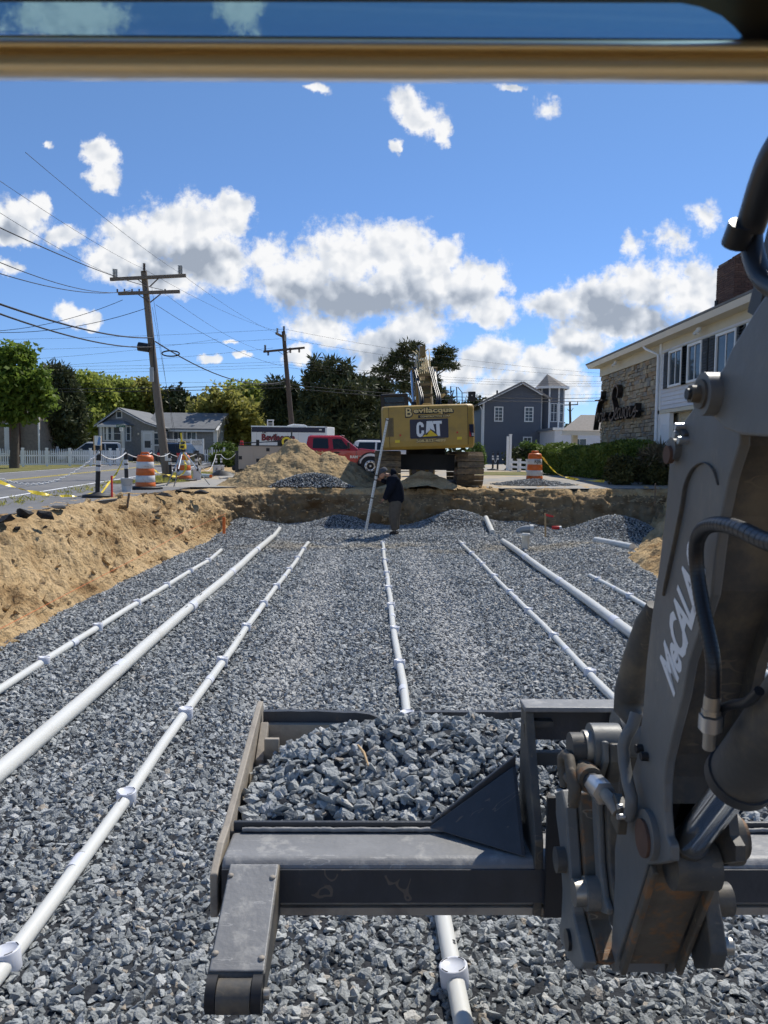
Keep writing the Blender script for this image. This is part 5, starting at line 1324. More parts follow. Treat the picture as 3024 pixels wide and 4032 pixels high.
    sb = MB().bx(X(95), X(735), .0, .46, zbot, ztop - .02).bx(X(95), X(735), W - .46, W, zbot, ztop - .02).bx(X(95), X(735), .46, W - .46, zbot + .2, zbot + .3).build('service_body', m_beige, T, bevel=.015)
    MB().bx(X(88), X(742), -.02, W + .02, ztop - .03, ztop + .01).build('top_rail', m_dark, sb)
    for a, b, c, d in ((103, 243, 395, 608), (266, 470, 395, 482), (266, 470, 492, 608), (560, 730, 395, 608)):
        dr = MB().bx(X(a), X(b), -.014, .004, Z(d) + .01, Z(c)).build('locker_door', m_beige, sb, bevel=.008)
        px, py = {103: (127, 497), 266: (399, 415), 560: (700, 480)}[a]
        if (a, c) == (266, 492): px, py = 300, 520
        MB().bx(X(px) - .12, X(px) + .02, -.022, -.012, Z(py) - .07, Z(py) + .07).build('lock', m_black, dr, bevel=.008)
    MB().bx(X(55), X(95), .1, W - .1, Z(640), Z(430)).build('tailgate', m_dark, sb, bevel=.01)
    MB().bx(X(10), X(110), .4, W - .4, Z(620), Z(580)).build('rear_bumper', m_black, sb, bevel=.02)
    MB().bx(X(-2), X(30), .9, 1.1, Z(630), Z(570)).build('tow_hitch', m_black, sb, bevel=.02)
    MB().cyl((X(118), .2, ztop), (X(118), .2, ztop + .2), .09, 12, .06).build('beacon', m_redp, sb)
    for y in (.1, .5, 1.0):
        MB().tube([(X(100), y, Z(352)), (X(480), y, Z(335) + y * .05)], .02, 6).build('rack_bar', m_dark, sb)
    for px in (268, 480): MB().bx(X(px), X(px) + .12, .05, .15, ztop, Z(318)).build('rack_post', m_black, sb)
    MB().bx(X(500), X(640), .1, .8, ztop, Z(310)).build('compressor', m_black, sb, bevel=.05)
    rl = MB().cyl((X(570), -.02, Z(334)), (X(570), .25, Z(334)), .20, 20).build('hose_reel', m_tape, sb); MB().cyl((X(570), -.03, Z(334)), (X(570), -.01, Z(334)), .11, 16).build('reel_hub', m_black, rl); MB().cyl((X(570), .0, Z(334)), (X(570), .22, Z(334)), .23, 20).build('reel_hose', m_hose, rl)
    MB().tube([(X(612), .3, ztop), (X(612), .3, Z(205))], .03, 8).build('post', m_dark, sb)
red_truck()
def trailer():
    D0 = 45.0; s = D0 / F; gz = zup(-4, 46)
    x0, x1 = (989 - CX) * s, (1292 - CX) * s
    zt, zb = 2.1 + (1787 - 1680) * s, gz + .45
    T = thing('enclosed_trailer', 'white enclosed trailer with a dark top stripe behind the red truck', 'trailer', (x0, D0, gz))
    L_ = x1 - x0; h0, h1 = zb - gz, zt - gz
    MB().bx(0, L_ - .15, 0, 2.2, h0, h1).prism([(L_ - .15, 0, h0), (L_ + .25, .9, h0), (L_ + .25, 1.3, h0), (L_ - .15, 2.2, h0)], (0, 0, h1 - h0)).build('box_body', m_trim, T, bevel=.03)
    MB().bx(.02, L_ - .12, -.012, .0, h1 - .34, h1 - .05).build('top_stripe', m_navy, T)
    MB().bx(-.02, L_ - .1, -.02, .02, h1 - .05, h1 + .02).build('roof_rail', m_alu, T)
    MB().bx(L_ - .20, L_ - .10, -.02, .02, h0, h1).build('corner_post', m_alu, T)
    MB().bx(L_ - 1.25, L_ - .35, -.016, .0, h0 + .1, h1 - .5).build('side_door', m_trim, T, bevel=.01)
    MB().bx(L_ - .55, L_ - .40, -.02, -.012, h1 - .22, h1 - .14).build('marker_lamp', m_lamp, T)
    for i in range(5): MB().bx(.3 + i * .6, .31 + i * .6, -.004, .0, h0, h1 - .35).build('panel_seam', m_conc, T)
    for bd, mt, y in ((.03, m_ink, -.014), (.002, m_maroon, -.018)):
        text('lettering', 'Bevilacqua', .50, mt, T, facing((1.55, y, h1 - .66), (1, 0, 0), (0, 0, 1)), bold=bd, width=1.95)
    text('lettering', 'L.A.', .14, m_ink, T, facing((.75, -.014, h1 - .36), (1, 0, 0), (0, 0, 1)), bold=.01)
    for i, x in enumerate((1.9, 2.7)): wheel(T, x, .1, .36, .24)
    MB().tube([(2.0, .8, h1 + .03), (2.3, 1.0, h1 + .13), (2.9, 1.0, h1 + .10), (3.1, .8, h1 + .03)], .06, 6).build('roof_vent', m_trim, T)
    MB().bx(.05, L_ - .2, .3, 1.9, .35, .5).build('chassis_rail', m_black, T)
trailer()
def car(name, label, loc, rz, mat, Lc=4.7, Wc=1.86, H=1.72, hood=1.02):
    T = thing(name, label, 'car', loc, rz, None)
    wx0, wx1, r_ = .95, Lc - .95, .36
    def arc(cx): return [(cx + math.cos(a) * .42, .36 + math.sin(a) * .42) for a in [math.pi * (i / 8) for i in range(9)]]
    pr = [(0, .34)] + [(wx0 - .43, .3)] + arc(wx0)[::-1] + [(wx1 - .43, .28)] + arc(wx1)[::-1] + [(Lc, .34), (Lc, .75), (Lc - .15, .90), (Lc - 1.2, hood), (.05, hood + .02), (-.02, .7)]
    body = MB().prism([(x, -Wc / 2, z) for x, z in pr], (0, Wc, 0)).build('body', mat, T, bevel=.05)
    b0 = [(.05, -Wc / 2 + .03, hood), (Lc - 1.15, -Wc / 2 + .03, hood), (Lc - 1.15, Wc / 2 - .03, hood), (.05, Wc / 2 - .03, hood)]
    b1 = [(.25, -Wc / 2 + .2, H - .08), (Lc - 2.0, -Wc / 2 + .2, H - .08), (Lc - 2.0, Wc / 2 - .2, H - .08), (.25, Wc / 2 - .2, H - .08)]
    b2 = [(.45, -Wc / 2 + .3, H), (Lc - 2.2, -Wc / 2 + .3, H), (Lc - 2.2, Wc / 2 - .3, H), (.45, Wc / 2 - .3, H)]
    cb = shell(MB(), [b0, b1, b2]).build('cabin', mat, T, bevel=.03)
    def on(x0, x1, t0, t1, sgn):
        y = lambda t: sgn * (lerp(Wc / 2 - .03, Wc / 2 - .2, t) + .004); z = lambda t: lerp(hood, H - .08, t); xx = lambda x, t: x
        return [(x0[0], y(t0), z(t0)), (x1[0], y(t0), z(t0)), (x1[1], y(t1), z(t1)), (x0[1], y(t1), z(t1))]
    for sg in (-1, 1):
        MB().prism(on((.35, .45), (1.25, 1.28), .12, .9, sg), (0, sg * .004, 0)).build('side_window', m_glassdk, cb)
        MB().prism(on((1.35, 1.38), (Lc - 1.4, Lc - 2.0), .12, .9, sg), (0, sg * .004, 0)).build('side_window', m_glassdk, cb)
        MB().bx(Lc - 1.75, Lc - 1.55, sg * (Wc / 2 + .16), sg * (Wc / 2 - .05), hood, hood + .16).build('mirror', mat, cb, bevel=.02)
        for x in (wx0, wx1): wheel(T, x, sg * (Wc / 2 - .12), r_, .24, m_alu, sg, 18)
        MB().bx(.4, Lc - 2.2, sg * (Wc / 2 - .36), sg * (Wc / 2 - .32), H, H + .06).build('roof_rail', m_black, cb)
        MB().bx(Lc - .2, Lc + .01, sg * (Wc / 2 - .45), sg * (Wc / 2 - .08), .68, .82).build('headlight', m_lamp, body)
        MB().bx(-.03, .05, sg * (Wc / 2 - .3), sg * (Wc / 2 - .06), .72, .98).build('tail_light', m_redp, body)
    MB().prism([(Lc - 1.18, -Wc / 2 + .12, hood + .04), (Lc - 1.18, Wc / 2 - .12, hood + .04), (Lc - 1.98, Wc / 2 - .24, H - .12), (Lc - 1.98, -Wc / 2 + .24, H - .12)], (.012, 0, .01)).build('windscreen', m_glassdk, cb)
    MB().prism([(.07, -Wc / 2 + .14, hood + .08), (.24, -Wc / 2 + .26, H - .14), (.24, Wc / 2 - .26, H - .14), (.07, Wc / 2 - .14, hood + .08)], (-.012, 0, .0)).build('rear_window', m_glassdk, cb)
    MB().bx(-.04, .0, -.26, .26, .62, .74).build('number_plate', m_trim, body)
    MB().bx(Lc - .04, Lc + .02, -.45, .45, .5, .7).build('radiator_grille', m_black, body)
    return T
p = at(700, 1800, 56); car('car', 'black car parked between the leaning pole and the white lattice fence', (p.x - .8, 56.5, zup(p.x, 56)), R(82), m_suvd)
p = at(395, 1770, 60); car('car', 'silver grey car parked behind the white picket fence', (p.x + 1.6, 60.5, zup(p.x, 60)), R(200), m_suv)
p = at(1560, 1800, 40); car('car', 'white car half hidden between the excavator tracks', (p.x - 2.4, 41.0, zup(p.x, 41)), R(3), m_trim, H=1.62, hood=1.05)
# ---------------------------------------------------------------- houses
def window(par, o, right, w, h, frame=.08, mull=(1, 2), mat=None, glass=None, out=.05, sash=True):
    """frame with panes on a wall: o = centre on the wall, right = direction along the wall"""
    o, r_ = Vector(o), Vector(right).normalized(); up = Vector((0, 0, 1)); n = r_.cross(up)
    def slab(mb, u0, u1, v0, v1, d0, d1):
        mb.prism([o + r_ * u + up * v + n * d0 for u, v in ((u0, v0), (u1, v0), (u1, v1), (u0, v1))], n * (d1 - d0))
    mat = mat or m_trim; f = frame
    mb = MB()
    slab(mb, -w / 2 - f, -w / 2, -h / 2 - f, h / 2 + f, 0, out); slab(mb, w / 2, w / 2 + f, -h / 2 - f, h / 2 + f, 0, out)
    slab(mb, -w / 2, w / 2, h / 2, h / 2 + f, 0, out); slab(mb, -w / 2, w / 2, -h / 2 - f, -h / 2, 0, out + .02)
    fr = mb.build('window', mat, par)
    nx, ny = mull
    me = None
    for i in range(nx):
        for j in range(ny):
            pb = MB(); slab(pb, -w / 2 + i * w / nx, -w / 2 + (i + 1) * w / nx, -h / 2 + j * h / ny, -h / 2 + (j + 1) * h / ny, .008 + .004 * (j % 2), .014 + .004 * (j % 2)); pb.build('pane', glass or m_glass, fr)
    bars = MB()
    for i in range(1, nx): slab(bars, -w / 2 + i * w / nx - .018, -w / 2 + i * w / nx + .018, -h / 2, h / 2, .016, .034)
    for j in range(1, ny): slab(bars, -w / 2, w / 2, -h / 2 + j * h / ny - .02, -h / 2 + j * h / ny + .02, .016, .036)
    if bars.v: bars.build('muntin', mat, fr)
    return fr
def roof_slab(name, mat, par, pts, th=.14):
    a, b, c = Vector(pts[0]), Vector(pts[1]), Vector(pts[2]); n = (b - a).cross(c - a).normalized()
    if n.z < 0: n = -n
    return MB().prism(pts, n * th).build(name, mat, par)
def wall(par, name, mat, p0, p1, z0, z1, th=.15):
    p0, p1 = Vector((*p0, 0)), Vector((*p1, 0)); d = (p1 - p0).normalized(); n = Vector((d.y, -d.x, 0)) * -th
    return MB().prism([p0 + Vector((0, 0, z0)), p1 + Vector((0, 0, z0)), p1 + Vector((0, 0, z1)), p0 + Vector((0, 0, z1))], n).build(name, mat, par)
def gable_wall(par, name, mat, pts, depth): return MB().prism(pts, depth).build(name, mat, par)

def grey_house():
    D = 74.0; s = D / F; gz = zup(-24, 72)
    px = lambda x: (x - CX) * s; pz = lambda y, x=475: 2.1 + (1790 - .0105 * (1453 - x) - y) * s - gz
    H = thing('grey_cottage', 'low grey shingled cottage with a white bay window across the road', 'house', (px(385), D, gz))
    ox = px(385); X = lambda x: px(x) - ox
    zb = -.05
    ze, zpk, zr = pz(1676, 382), pz(1612), pz(1690, 633)
    # front gable wall (saltbox on the right)
    gable_wall(H, 'wall', m_greysh, [(X(388), 0, zb), (X(640), 0, zb), (X(640), 0, zr - .15), (X(560), 0, pz(1660)), (X(475), 0, zpk - .12), (X(388), 0, ze - .1)], (0, 9, 0))
    roof_slab('roof', m_roofgrey, H, [(X(380), -.35, ze - .08), (X(475), -.35, zpk), (X(475), 9.2, zpk), (X(380), 9.2, ze - .08)])
    roof_slab('roof', m_roofgrey, H, [(X(475), -.35, zpk), (X(475), 9.2, zpk), (X(577), 9.2, pz(1665)), (X(577), -.35, pz(1665))])
    roof_slab('roof', m_roofgrey, H, [(X(577), -.351, pz(1665)), (X(577), 9.2, pz(1665)), (X(648), 9.2, zr), (X(648), -.35, zr)], .13)
    for a, b in (((X(378), ze - .12), (X(475), zpk - .02)), ((X(475), zpk - .02), (X(577), pz(1665) - .03)), ((X(577), pz(1665) - .03), (X(650), zr - .05))):
        MB().beam((a[0], -.37, a[1]), (b[0], -.37, b[1]), .05, .2, (0, 1, 0)).build('barge_board', m_trim, H)
    window(H, (X(472), 0, pz(1634)), (1, 0, 0), .40, .50, .1, (1, 1))
    # bay window
    bx0, bx1, bf = X(400), X(524), -1.05
    zt, zs = pz(1676, 460), pz(1742, 460)
    bay = MB().prism([(bx0, 0, zb), (bx0 + .35, bf, zb), (bx1 - .55, bf, zb), (bx1, 0, zb)], (0, 0, zt - zb)).build('bay', m_greysh, H)
    rf = MB(); A = [(bx0 - .2, 0, zt), (bx0 + .2, bf - .25, zt), (bx1 - .35, bf - .25, zt), (bx1 + .2, 0, zt)]; T_ = [(bx0 + .9, 0, zt + .55), (bx1 - .9, 0, zt + .55)]
    rf.add(A + T_, [(0, 1, 4), (1, 2, 5, 4), (2, 3, 5), (3, 2, 1, 0)]); rf.build('bay_roof', m_roofgrey, bay)
    MB().beam((bx0 + .1, bf - .27, zt - .1), (bx1 - .3, bf - .27, zt - .1), .05, .22).build('fascia', m_trim, bay)
    for x in (bx0 + .36, bx0 + .95, bx1 - .56): MB().bx(x - .12, x + .12, bf - .03, bf + .1, zb, zt - .2).build('corner_board', m_trim, bay)
    for x in (442, 478): window(bay, (X(x), bf, pz(1708)), (1, 0, 0), .62, 1.25, .14, (1, 2))
    window(bay, ((bx1 - .27), bf / 2, pz(1708)), (.55, 1.05, 0), .42, 1.25, .12, (1, 2))
    # entrance
    dx = X(583)
    d = MB().bx(dx - .62, dx + .62, -.06, .02, pz(1790), pz(1695)).build('door_surround', m_trim, H)
    dd = MB().bx(dx - .42, dx + .42, -.10, -.06, pz(1786), pz(1702)).build('door', m_white, d); MB().bx(dx - .28, dx + .28, -.11, -.10, pz(1762), pz(1735)).build('pane', m_glass, dd); MB().bx(dx - .28, dx + .28, -.108, -.10, pz(1734), pz(1708)).build('pane', m_trim, dd)
    MB().ball((dx + .36, -.13, pz(1748)), .035, 6, 4).build('handle', m_dark, dd)
    MB().bx(dx - .8, dx + .9, -.9, -.08, zb, pz(1790)).bx(dx - .8, dx + .9, -1.3, -.9, zb, pz(1797)).build('step', m_dark, H)
    window(H, (X(620), 0, pz(1727)), (1, 0, 0), .55, 1.05, .12, (1, 2))
    lm = MB().box((X(547), -.1, pz(1708)), (.12, .14, .2)).build('wall_lamp', m_lamp, H)
    MB().bx(X(388), X(640), -.02, 0, zb, pz(1795)).build('foundation', m_dark, H)
    # long wing to the right
    y0 = 2.2; zrid, ze2 = pz(1620, 700), pz(1690, 740)
    MB().bx(X(640), X(828), y0, y0 + 7, zb, ze2).build('wall', m_greysh, H)
    roof_slab('roof', m_roofgrey, H, [(X(545), y0 - .3, ze2 - .02), (X(828), y0 - .3, ze2 - .02), (X(850) + .1, y0 + 3.4, zrid), (X(545), y0 + 3.4, zrid)])
    roof_slab('roof', m_roofgrey, H, [(X(545), y0 + 7.2, ze2), (X(828), y0 + 7.2, ze2), (X(850) + .1, y0 + 3.4, zrid), (X(545), y0 + 3.4, zrid)])
    gable_wall(H, 'gable_end', m_greysh, [(X(828), y0 + .1, zb), (X(828), y0 + 6.9, zb), (X(828), y0 + 6.9, ze2), (X(828), y0 + 3.4, zrid - .1), (X(828), y0 + .1, ze2)], (.16, 0, 0))
    MB().beam((X(828) + .2, y0 - .3, ze2 - .06), (X(828) + .25, y0 + 3.4, zrid - .04), .06, .22, (1, 0, 0)).beam((X(828) + .2, y0 + 7.1, ze2 - .06), (X(828) + .25, y0 + 3.4, zrid - .04), .06, .22, (1, 0, 0)).build('barge_board', m_trim, H)
    MB().bx(X(640), X(828), y0 - .34, y0 - .28, ze2 - .2, ze2 - .02).build('fascia', m_trim, H)
    for yy in (2.2, 4.6): window(H, (X(828) + .16, y0 + yy, pz(1720)), (0, 1, 0), .6, 1.3, .14, (1, 2))
    window(H, (X(828) + .16, y0 + 3.4, pz(1650)), (0, 1, 0), .3, .4, .1, (1, 1))
    for x in (678, 732): window(H, (X(x), y0, pz(1712)), (1, 0, 0), .8, .7, .12, (2, 1))
    MB().bx(X(820), X(828) + .18, y0 - .02, y0 + .12, zb, ze2 - .05).build('corner_board', m_trim, H)
grey_house()
def brown_house():
    D = 57.0; s = D / F; gz = zup(-28, 57)
    T = thing('shingled_house', 'weathered brown shingled house with a brick chimney under the maple', 'house', ((-10 - CX) * s, D, gz))
    X = lambda x: (x + 10) * s
    L_ = 15 * s; zt = 2.1 + (1775 - 1640) * s - gz
    me = None
    MB().bx(0, X(155), .05, 7, 0, zt).build('wall', m_brownsh, T)
    for i in range(24):                        # shingle courses, each lapped over the one below
        z = i * zt / 24
        mb = MB().prism([(X(80), .03, z), (X(80), -.005, z), (X(80), .03, z + zt / 24 + .02)], (X(155) - X(80), 0, 0)); mb.build('shingle_course', m_brownsh, T)
    ch = MB().bx(X(48), X(84), -.35, .3, 0, zt + .8).build('chimney', m_bricks[0], T)
    MB().bx(X(20), X(46), -.01, .06, .6, zt - .5).build('window', m_trim, T)
    roof_slab('roof', m_roofbr, T, [(-.3, -.3, zt), (X(160), -.3, zt), (X(160), 3.6, zt + 2.2), (-.3, 3.6, zt + 2.2)])
    MB().bx(X(152), X(157), -.02, .1, 0, zt).build('corner_board', m_trim, T)
brown_house()
def blue_house():
    D = 68.0; s = D / F; gz = zup(10, 66)
    X = lambda x: (x - 1896) * s; Z = lambda y: 2.1 + (1795 - y) * s - gz
    H = thing('blue_house', 'blue grey clapboard house with an octagonal corner tower', 'house', ((1896 - CX) * s, D, gz))
    ze, zp = Z(1585), Z(1513); x1 = X(2122)
    MB().prism([(0, 0, -.3), (x1, 0, -.3), (x1, 0, Z(1556)), (X(2045), 0, zp - .1), (0, 0, ze)], (0, 11, 0)).build('wall', m_blue, H)
    n = 46                                      # clapboards on the front, each lapping the next
    for i in range(n):
        z = -.2 + i * .17; 
        if z > zp - .25: break
        xa, xb = 0.0, x1
        if z > ze: xa = X(2045) * (z - ze) / (zp - ze)
        if z > Z(1560): xb = lerp(x1, X(2045), (z - Z(1560)) / (zp - Z(1560)))
        MB().prism([(xa, 0, z), (xa, -.03, z), (xa, -.004, z + .175)], (xb - xa, 0, 0)).build('clapboard', m_blue, H)
    for i in range(int(ze / .17)):
        z = -.2 + i * .17; MB().prism([(0, 0, z), (-.03, 0, z), (-.004, 0, z + .175)], (0, 11, 0)).build('clapboard', m_blue, H)
    roof_slab('roof', m_roofbr, H, [(-.45, -.4, ze - .3), (X(2045), -.4, zp), (X(2045), 11.3, zp), (-.45, 11.3, ze - .3)], .18)
    roof_slab('roof', m_roofbr, H, [(X(2045), -.4, zp), (X(2045), 11.3, zp), (x1 + 2, 11.3, Z(1600)), (x1 + 2, .5, Z(1600)), (x1, -.4, Z(1556))], .18)
    MB().beam((-.5, -.43, ze - .34), (X(2045), -.43, zp - .02), .06, .3, (0, 1, 0)).beam((X(2045), -.43, zp - .02), (x1, -.43, Z(1558)), .06, .3, (0, 1, 0)).build('barge_board', m_trim, H)
    MB().bx(-.06, .1, -.05, .06, -.3, ze - .1).build('corner_board', m_trim, H)
    MB().tube([(-.3, -.2, ze - .4), (-.12, -.12, ze - .7), (-.12, -.12, -.2)], .05, 6).build('downspout', m_trim, H)
    MB().cyl((X(1968), 3, zp - 1.2), (X(1968), 3, zp - .35), .08, 8).build('vent_pipe', m_dark, H)
    for x, y in ((1956, 1632), (2074, 1632), (2071, 1748)): window(H, (X(x), -.03, Z(y)), (1, 0, 0), .60, 1.12, .09, (2, 4), out=.08)
    # tower
    cx, cy, r_ = X(2172), 1.0, 1.06
    oc = [(cx + r_ * math.cos(R(22.5 + 45 * k)), cy + r_ * math.sin(R(22.5 + 45 * k))) for k in range(8)]
    zt = Z(1521)
    T = MB().prism([(x, y, -.3) for x, y in oc], (0, 0, zt + .3)).build('tower', m_blue, H)
    ro = [(cx + (r_ + .42) * math.cos(R(22.5 + 45 * k)), cy + (r_ + .42) * math.sin(R(22.5 + 45 * k)), zt - .02) for k in range(8)]
    ap = (cx - .45, cy, Z(1470))
    MB().add(ro + [ap], [(k, (k + 1) % 8, 8) for k in range(8)] + [tuple(range(7, -1, -1))]).build('tower_roof', m_roofbr, T)
    fs = MB()
    for k in range(8): fs.beam(Vector(ro[k]) - Vector((0, 0, .08)), Vector(ro[(k + 1) % 8]) - Vector((0, 0, .08)), .06, .22)
    fs.build('eaves_board', m_trim, T)
    for k in range(4, 8):
        x, y = oc[k]; MB().bx(x - .065, x + .065, y - .065, y + .065, -.3, zt - .1).build('corner_board', m_trim, T)
    for k in (5, 6):
        a, b = Vector((*oc[k], 0)), Vector((*oc[(k + 1) % 8], 0)); m_ = (a + b) / 2; d = (b - a).normalized()
        for i in range(int(zt / .17)):
            z = -.2 + i * .17; nn = d.cross(Vector((0, 0, 1)))
            MB().prism([m_ - d * .34 + Vector((0, 0, z)), m_ - d * .34 + nn * .03 + Vector((0, 0, z)), m_ - d * .34 + nn * .004 + Vector((0, 0, z + .175))], d * .68).build('clapboard', m_blue, T)
        for y, h in ((1624, 1.5), (1742, 1.6)): window(T, (m_.x, m_.y, Z(y)) if True else 0, d, .52, h, .05, (2, 2) if k == 5 else (1, 2), glass=m_carglass, out=.06)
blue_house()
def inn():
    Xw = 9.5; gz = zup(9, 27)
    T = thing('inn_building', 'two storey inn with a stone end wall and white shingles on the right', 'building', (Xw, 27.1, gz))
    def Y(px): return Xw * F / (px - 1505) - 27.1 # along the wall: where that pixel column meets it
    y1 = 34.6 - 27.1; y0 = -15.0; ze = 6.05 - gz
    MB().bx(.12, 9, .0, y1, -.3, ze).build('wall', m_mortar, T)
    MB().bx(.02, 9, y0, -.02, 3.72 - gz, ze).build('upper_wall', m_whitesh, T)
    # ledge stones set in random courses
    st = []; r_ = random.Random(5); z = .35
    while z < ze - .35:
        h = r_.uniform(.11, .21); y = -.02 + 0
        while y < y1:
            w = r_.uniform(.14, .42) if r_.random() < .8 else r_.uniform(.4, .6)
            if r_.random() < .22 and h > .15:      # two thin stones stacked
                k = r_.uniform(.4, .6); st.append((y, min(y + w, y1), z, z + h * k)); st.append((y, min(y + w, y1), z + h * k, z + h))
            else: st.append((y, min(y + w, y1 + .02), z + r_.uniform(-.012, .012), z + h + r_.uniform(-.012, .012)))
            y += w
        z += h
    st = [q for q in st if q[1] - q[0] > .05]
    st.sort(key=lambda q: 0 if q[3] > .9 else 1)
    big = [q for q in st if q[2] > .75]; rest = [q for q in st if q[2] <= .75]
    big.sort(key=lambda q: -(q[1] - q[0]) * (q[3] - q[2]))
    def stone(mb, q):
        a, b, c, d = q; g_ = .009; t = .055 + .05 * r_.random(); j = lambda: r_.uniform(-.012, .012)
        pr = -t + .12
        f = [(pr + j(), a + g_ + j() * .5, c + g_), (pr + j(), b - g_, c + g_ + j() * .5), (pr + j(), b - g_ + j() * .5, d - g_), (pr + j(), a + g_, d - g_ + j() * .5)]
        bk = [(.14, a, c), (.14, b, c), (.14, b, d), (.14, a, d)]
        mb.add(f + bk, [(3, 2, 1, 0), (0, 1, 5, 4), (1, 2, 6, 5), (2, 3, 7, 6), (3, 0, 4, 7)])
    for q in big[:300]:
        mb = MB(); stone(mb, q); mb.build('stone', r_.choice(m_stones), T)
    mb = MB()
    for q in big[300:] + rest: mb.mat(r_.randrange(6)); stone(mb, q)
    tag(mb.build('stone', m_stones, T), kind='stuff')
    for i in range(17):                          # shingle courses, lapped
        z = 3.74 - gz + i * .138
        if z > ze - .3: break
        MB().prism([(.02, y0, z), (-.035, y0, z), (-.004, y0, z + .15)], (0, -.04 - y0, 0)).build('shingle_course', m_whitesh, T)
    MB().bx(-.06, .12, -.16, .02, -.3, ze - .05).build('corner_board', m_white, T)
    MB().tube([(-.42, .7, ze + .0), (-.36, .5, ze - .16), (-.12, -.06, ze - .42), (-.12, -.06, 0)], .05, 8).build('downspout', m_white, T)
    # cornice, soffit and gutter
    MB().bx(-.02, .14, y0, y1 + .1, ze - .42, ze - .02).build('frieze', m_cream, T)
    MB().bx(-.45, .0, y0, y1 + .4, ze - .04, ze).build('soffit', m_cream, T)
    MB().prism([(-.45, y0, ze - .05), (-.56, y0, ze + .10), (-.44, y0, ze + .10)], (0, y1 + .42 - y0, 0)).build('gutter', m_trim, T)
    MB().prism([(x, y1 + .36, z) for x, z in [(-.5, ze + .0), (4.5, ze + 1.35), (9.9, ze), (9.0, ze - .04), (0, ze - .04)]], (0, .05, 0)).build('gable_board', m_trim, T)
    roof_slab('roof', m_roofgrey, T, [(-.57, y0, ze + .11), (-.57, y1 + .45, ze + .11), (4.5, y1 + .45, ze + 1.4), (4.5, y0, ze + 1.4)], .06)
    roof_slab('roof', m_roofgrey, T, [(9.9, y0, ze + .12), (9.9, y1 + .55, ze + .12), (4.5, y1 + .45, ze + 1.4), (4.5, y0, ze + 1.4)], .06)
    MB().cyl((.9, Y(2672), ze + .3), (.9, Y(2672), ze + 1.0), .055, 10).build('vent_pipe', m_dark, T)
    # windows with shutters
    ws = [(2640, 1.0), (2715, .95), (2835, 1.15), (2960, 1.1)]
    for k, (px, w) in enumerate(ws):
        y = Y(px); zc = [5.02, 5.02, 5.02, 5.02][k] - gz
        window(T, (-.035, y, zc), (0, -1, 0), w, 1.05, .07, (2, 1), m_white, out=.06)
        for sg in (-1, 1):
            sh = MB().bx(-.085, -.035, y + sg * (w / 2 + .12), y + sg * (w / 2 + .50), zc - .60, zc + .60).build('shutter', m_shutter, T)
            for i in range(13): MB().box((-.088, y + sg * (w / 2 + .31), zc - .52 + i * .086), (.012, .30, .05), Mx=Matrix.Rotation(.5, 3, 'Y')).build('louvre', m_shutter, sh)
    # recessed garage front under the shingles
    MB().bx(-.02, .12, -1.05, -.16, -.3, 3.70 - gz).build('pier', m_white, T)
    MB().bx(-.06, .4, y0, -.02, 3.60 - gz, 3.72 - gz).build('beam_board', m_cream, T)
    MB().bx(.35, .5, y0, -.16, -.3, 3.6 - gz).build('recessed_wall', m_cream, T)
    for i in range(21):
        z = -.1 + i * .115; MB().prism([(.35, -7, z), (.31, -7, z), (.348, -7, z + .117)], (0, 5.85, 0)).build('clapboard', m_cream, T)
    MB().bx(.28, .36, -1.15, -1.0, -.3, 3.6 - gz).build('door_post', m_cream, T)
    for y in (4.6, Y(2748)): MB().box((-.22, y, ze - .14), (.08, .22, .10)).cyl((-.22, y - .1, ze - .16), (-.32, y - .14, ze - .28), .05, 8).cyl((-.22, y + .1, ze - .16), (-.32, y + .14, ze - .28), .05, 8).build('flood_lamp', m_trim, T)
    # chimney of separate bricks
    cx0, cy0 = 1.05, -3.1; cw, cd = 1.75, 1.3; cz0, cz1 = ze + .2, 8.22 - gz
    ch = MB().bx(cx0 + .03, cx0 + cw - .03, cy0 + .03, cy0 + cd - .03, cz0, cz1).build('chimney', m_brickm, T)
    bl, bh = .215, .072; zb0 = ze + .72; nz = int((cz1 - zb0) / bh); cnt = 0
    meA = [None] * 3; meB = [None] * 3
    for i in range(nz):
        off = (i % 2) * bl / 2; z = zb0 + i * bh
        for face in (0, 1):
            L_ = cw if face == 0 else cd
            k = 0; u = -off
            while u < L_:
                a, b = max(0, u), min(L_, u + bl); u += bl
                if b - a < .05 or cnt >= 296: continue
                mi = rnd.randrange(3); mb = MB()
                if face == 0: mb.bx(cx0 + a + .006, cx0 + b - .006, cy0 - .006 * rnd.random(), cy0 + .05, z + .006, z + bh - .006)
                else: mb.bx(cx0 - .006 * rnd.random(), cx0 + .05, cy0 + a + .006, cy0 + b - .006, z + .006, z + bh - .006)
                mb.build('brick', m_bricks[mi], ch); cnt += 1
    MB().bx(cx0 + .25, cx0 + .75, cy0 + .2, cy0 + .8, cz1, cz1 + .15).bx(cx0 + 1.0, cx0 + 1.5, cy0 + .3, cy0 + .9, cz1, cz1 + .12).build('chimney_pot', m_bricks[0], ch)
    # script sign with deep black letters
    S = thing('wall_sign', 'black script sign reading Three Seasons on the stone wall', 'sign', (Xw, 27.1, gz))
    zw = lambda px, py: (lambda p: (p.y - 27.1, p.z - gz))(EYE + ray(px, py) * (Xw / ray(px, py).x))
    SC = lambda cx_, cy_: zw(2350 + cx_ / 5.53, 1450 + cy_ / 5.53)
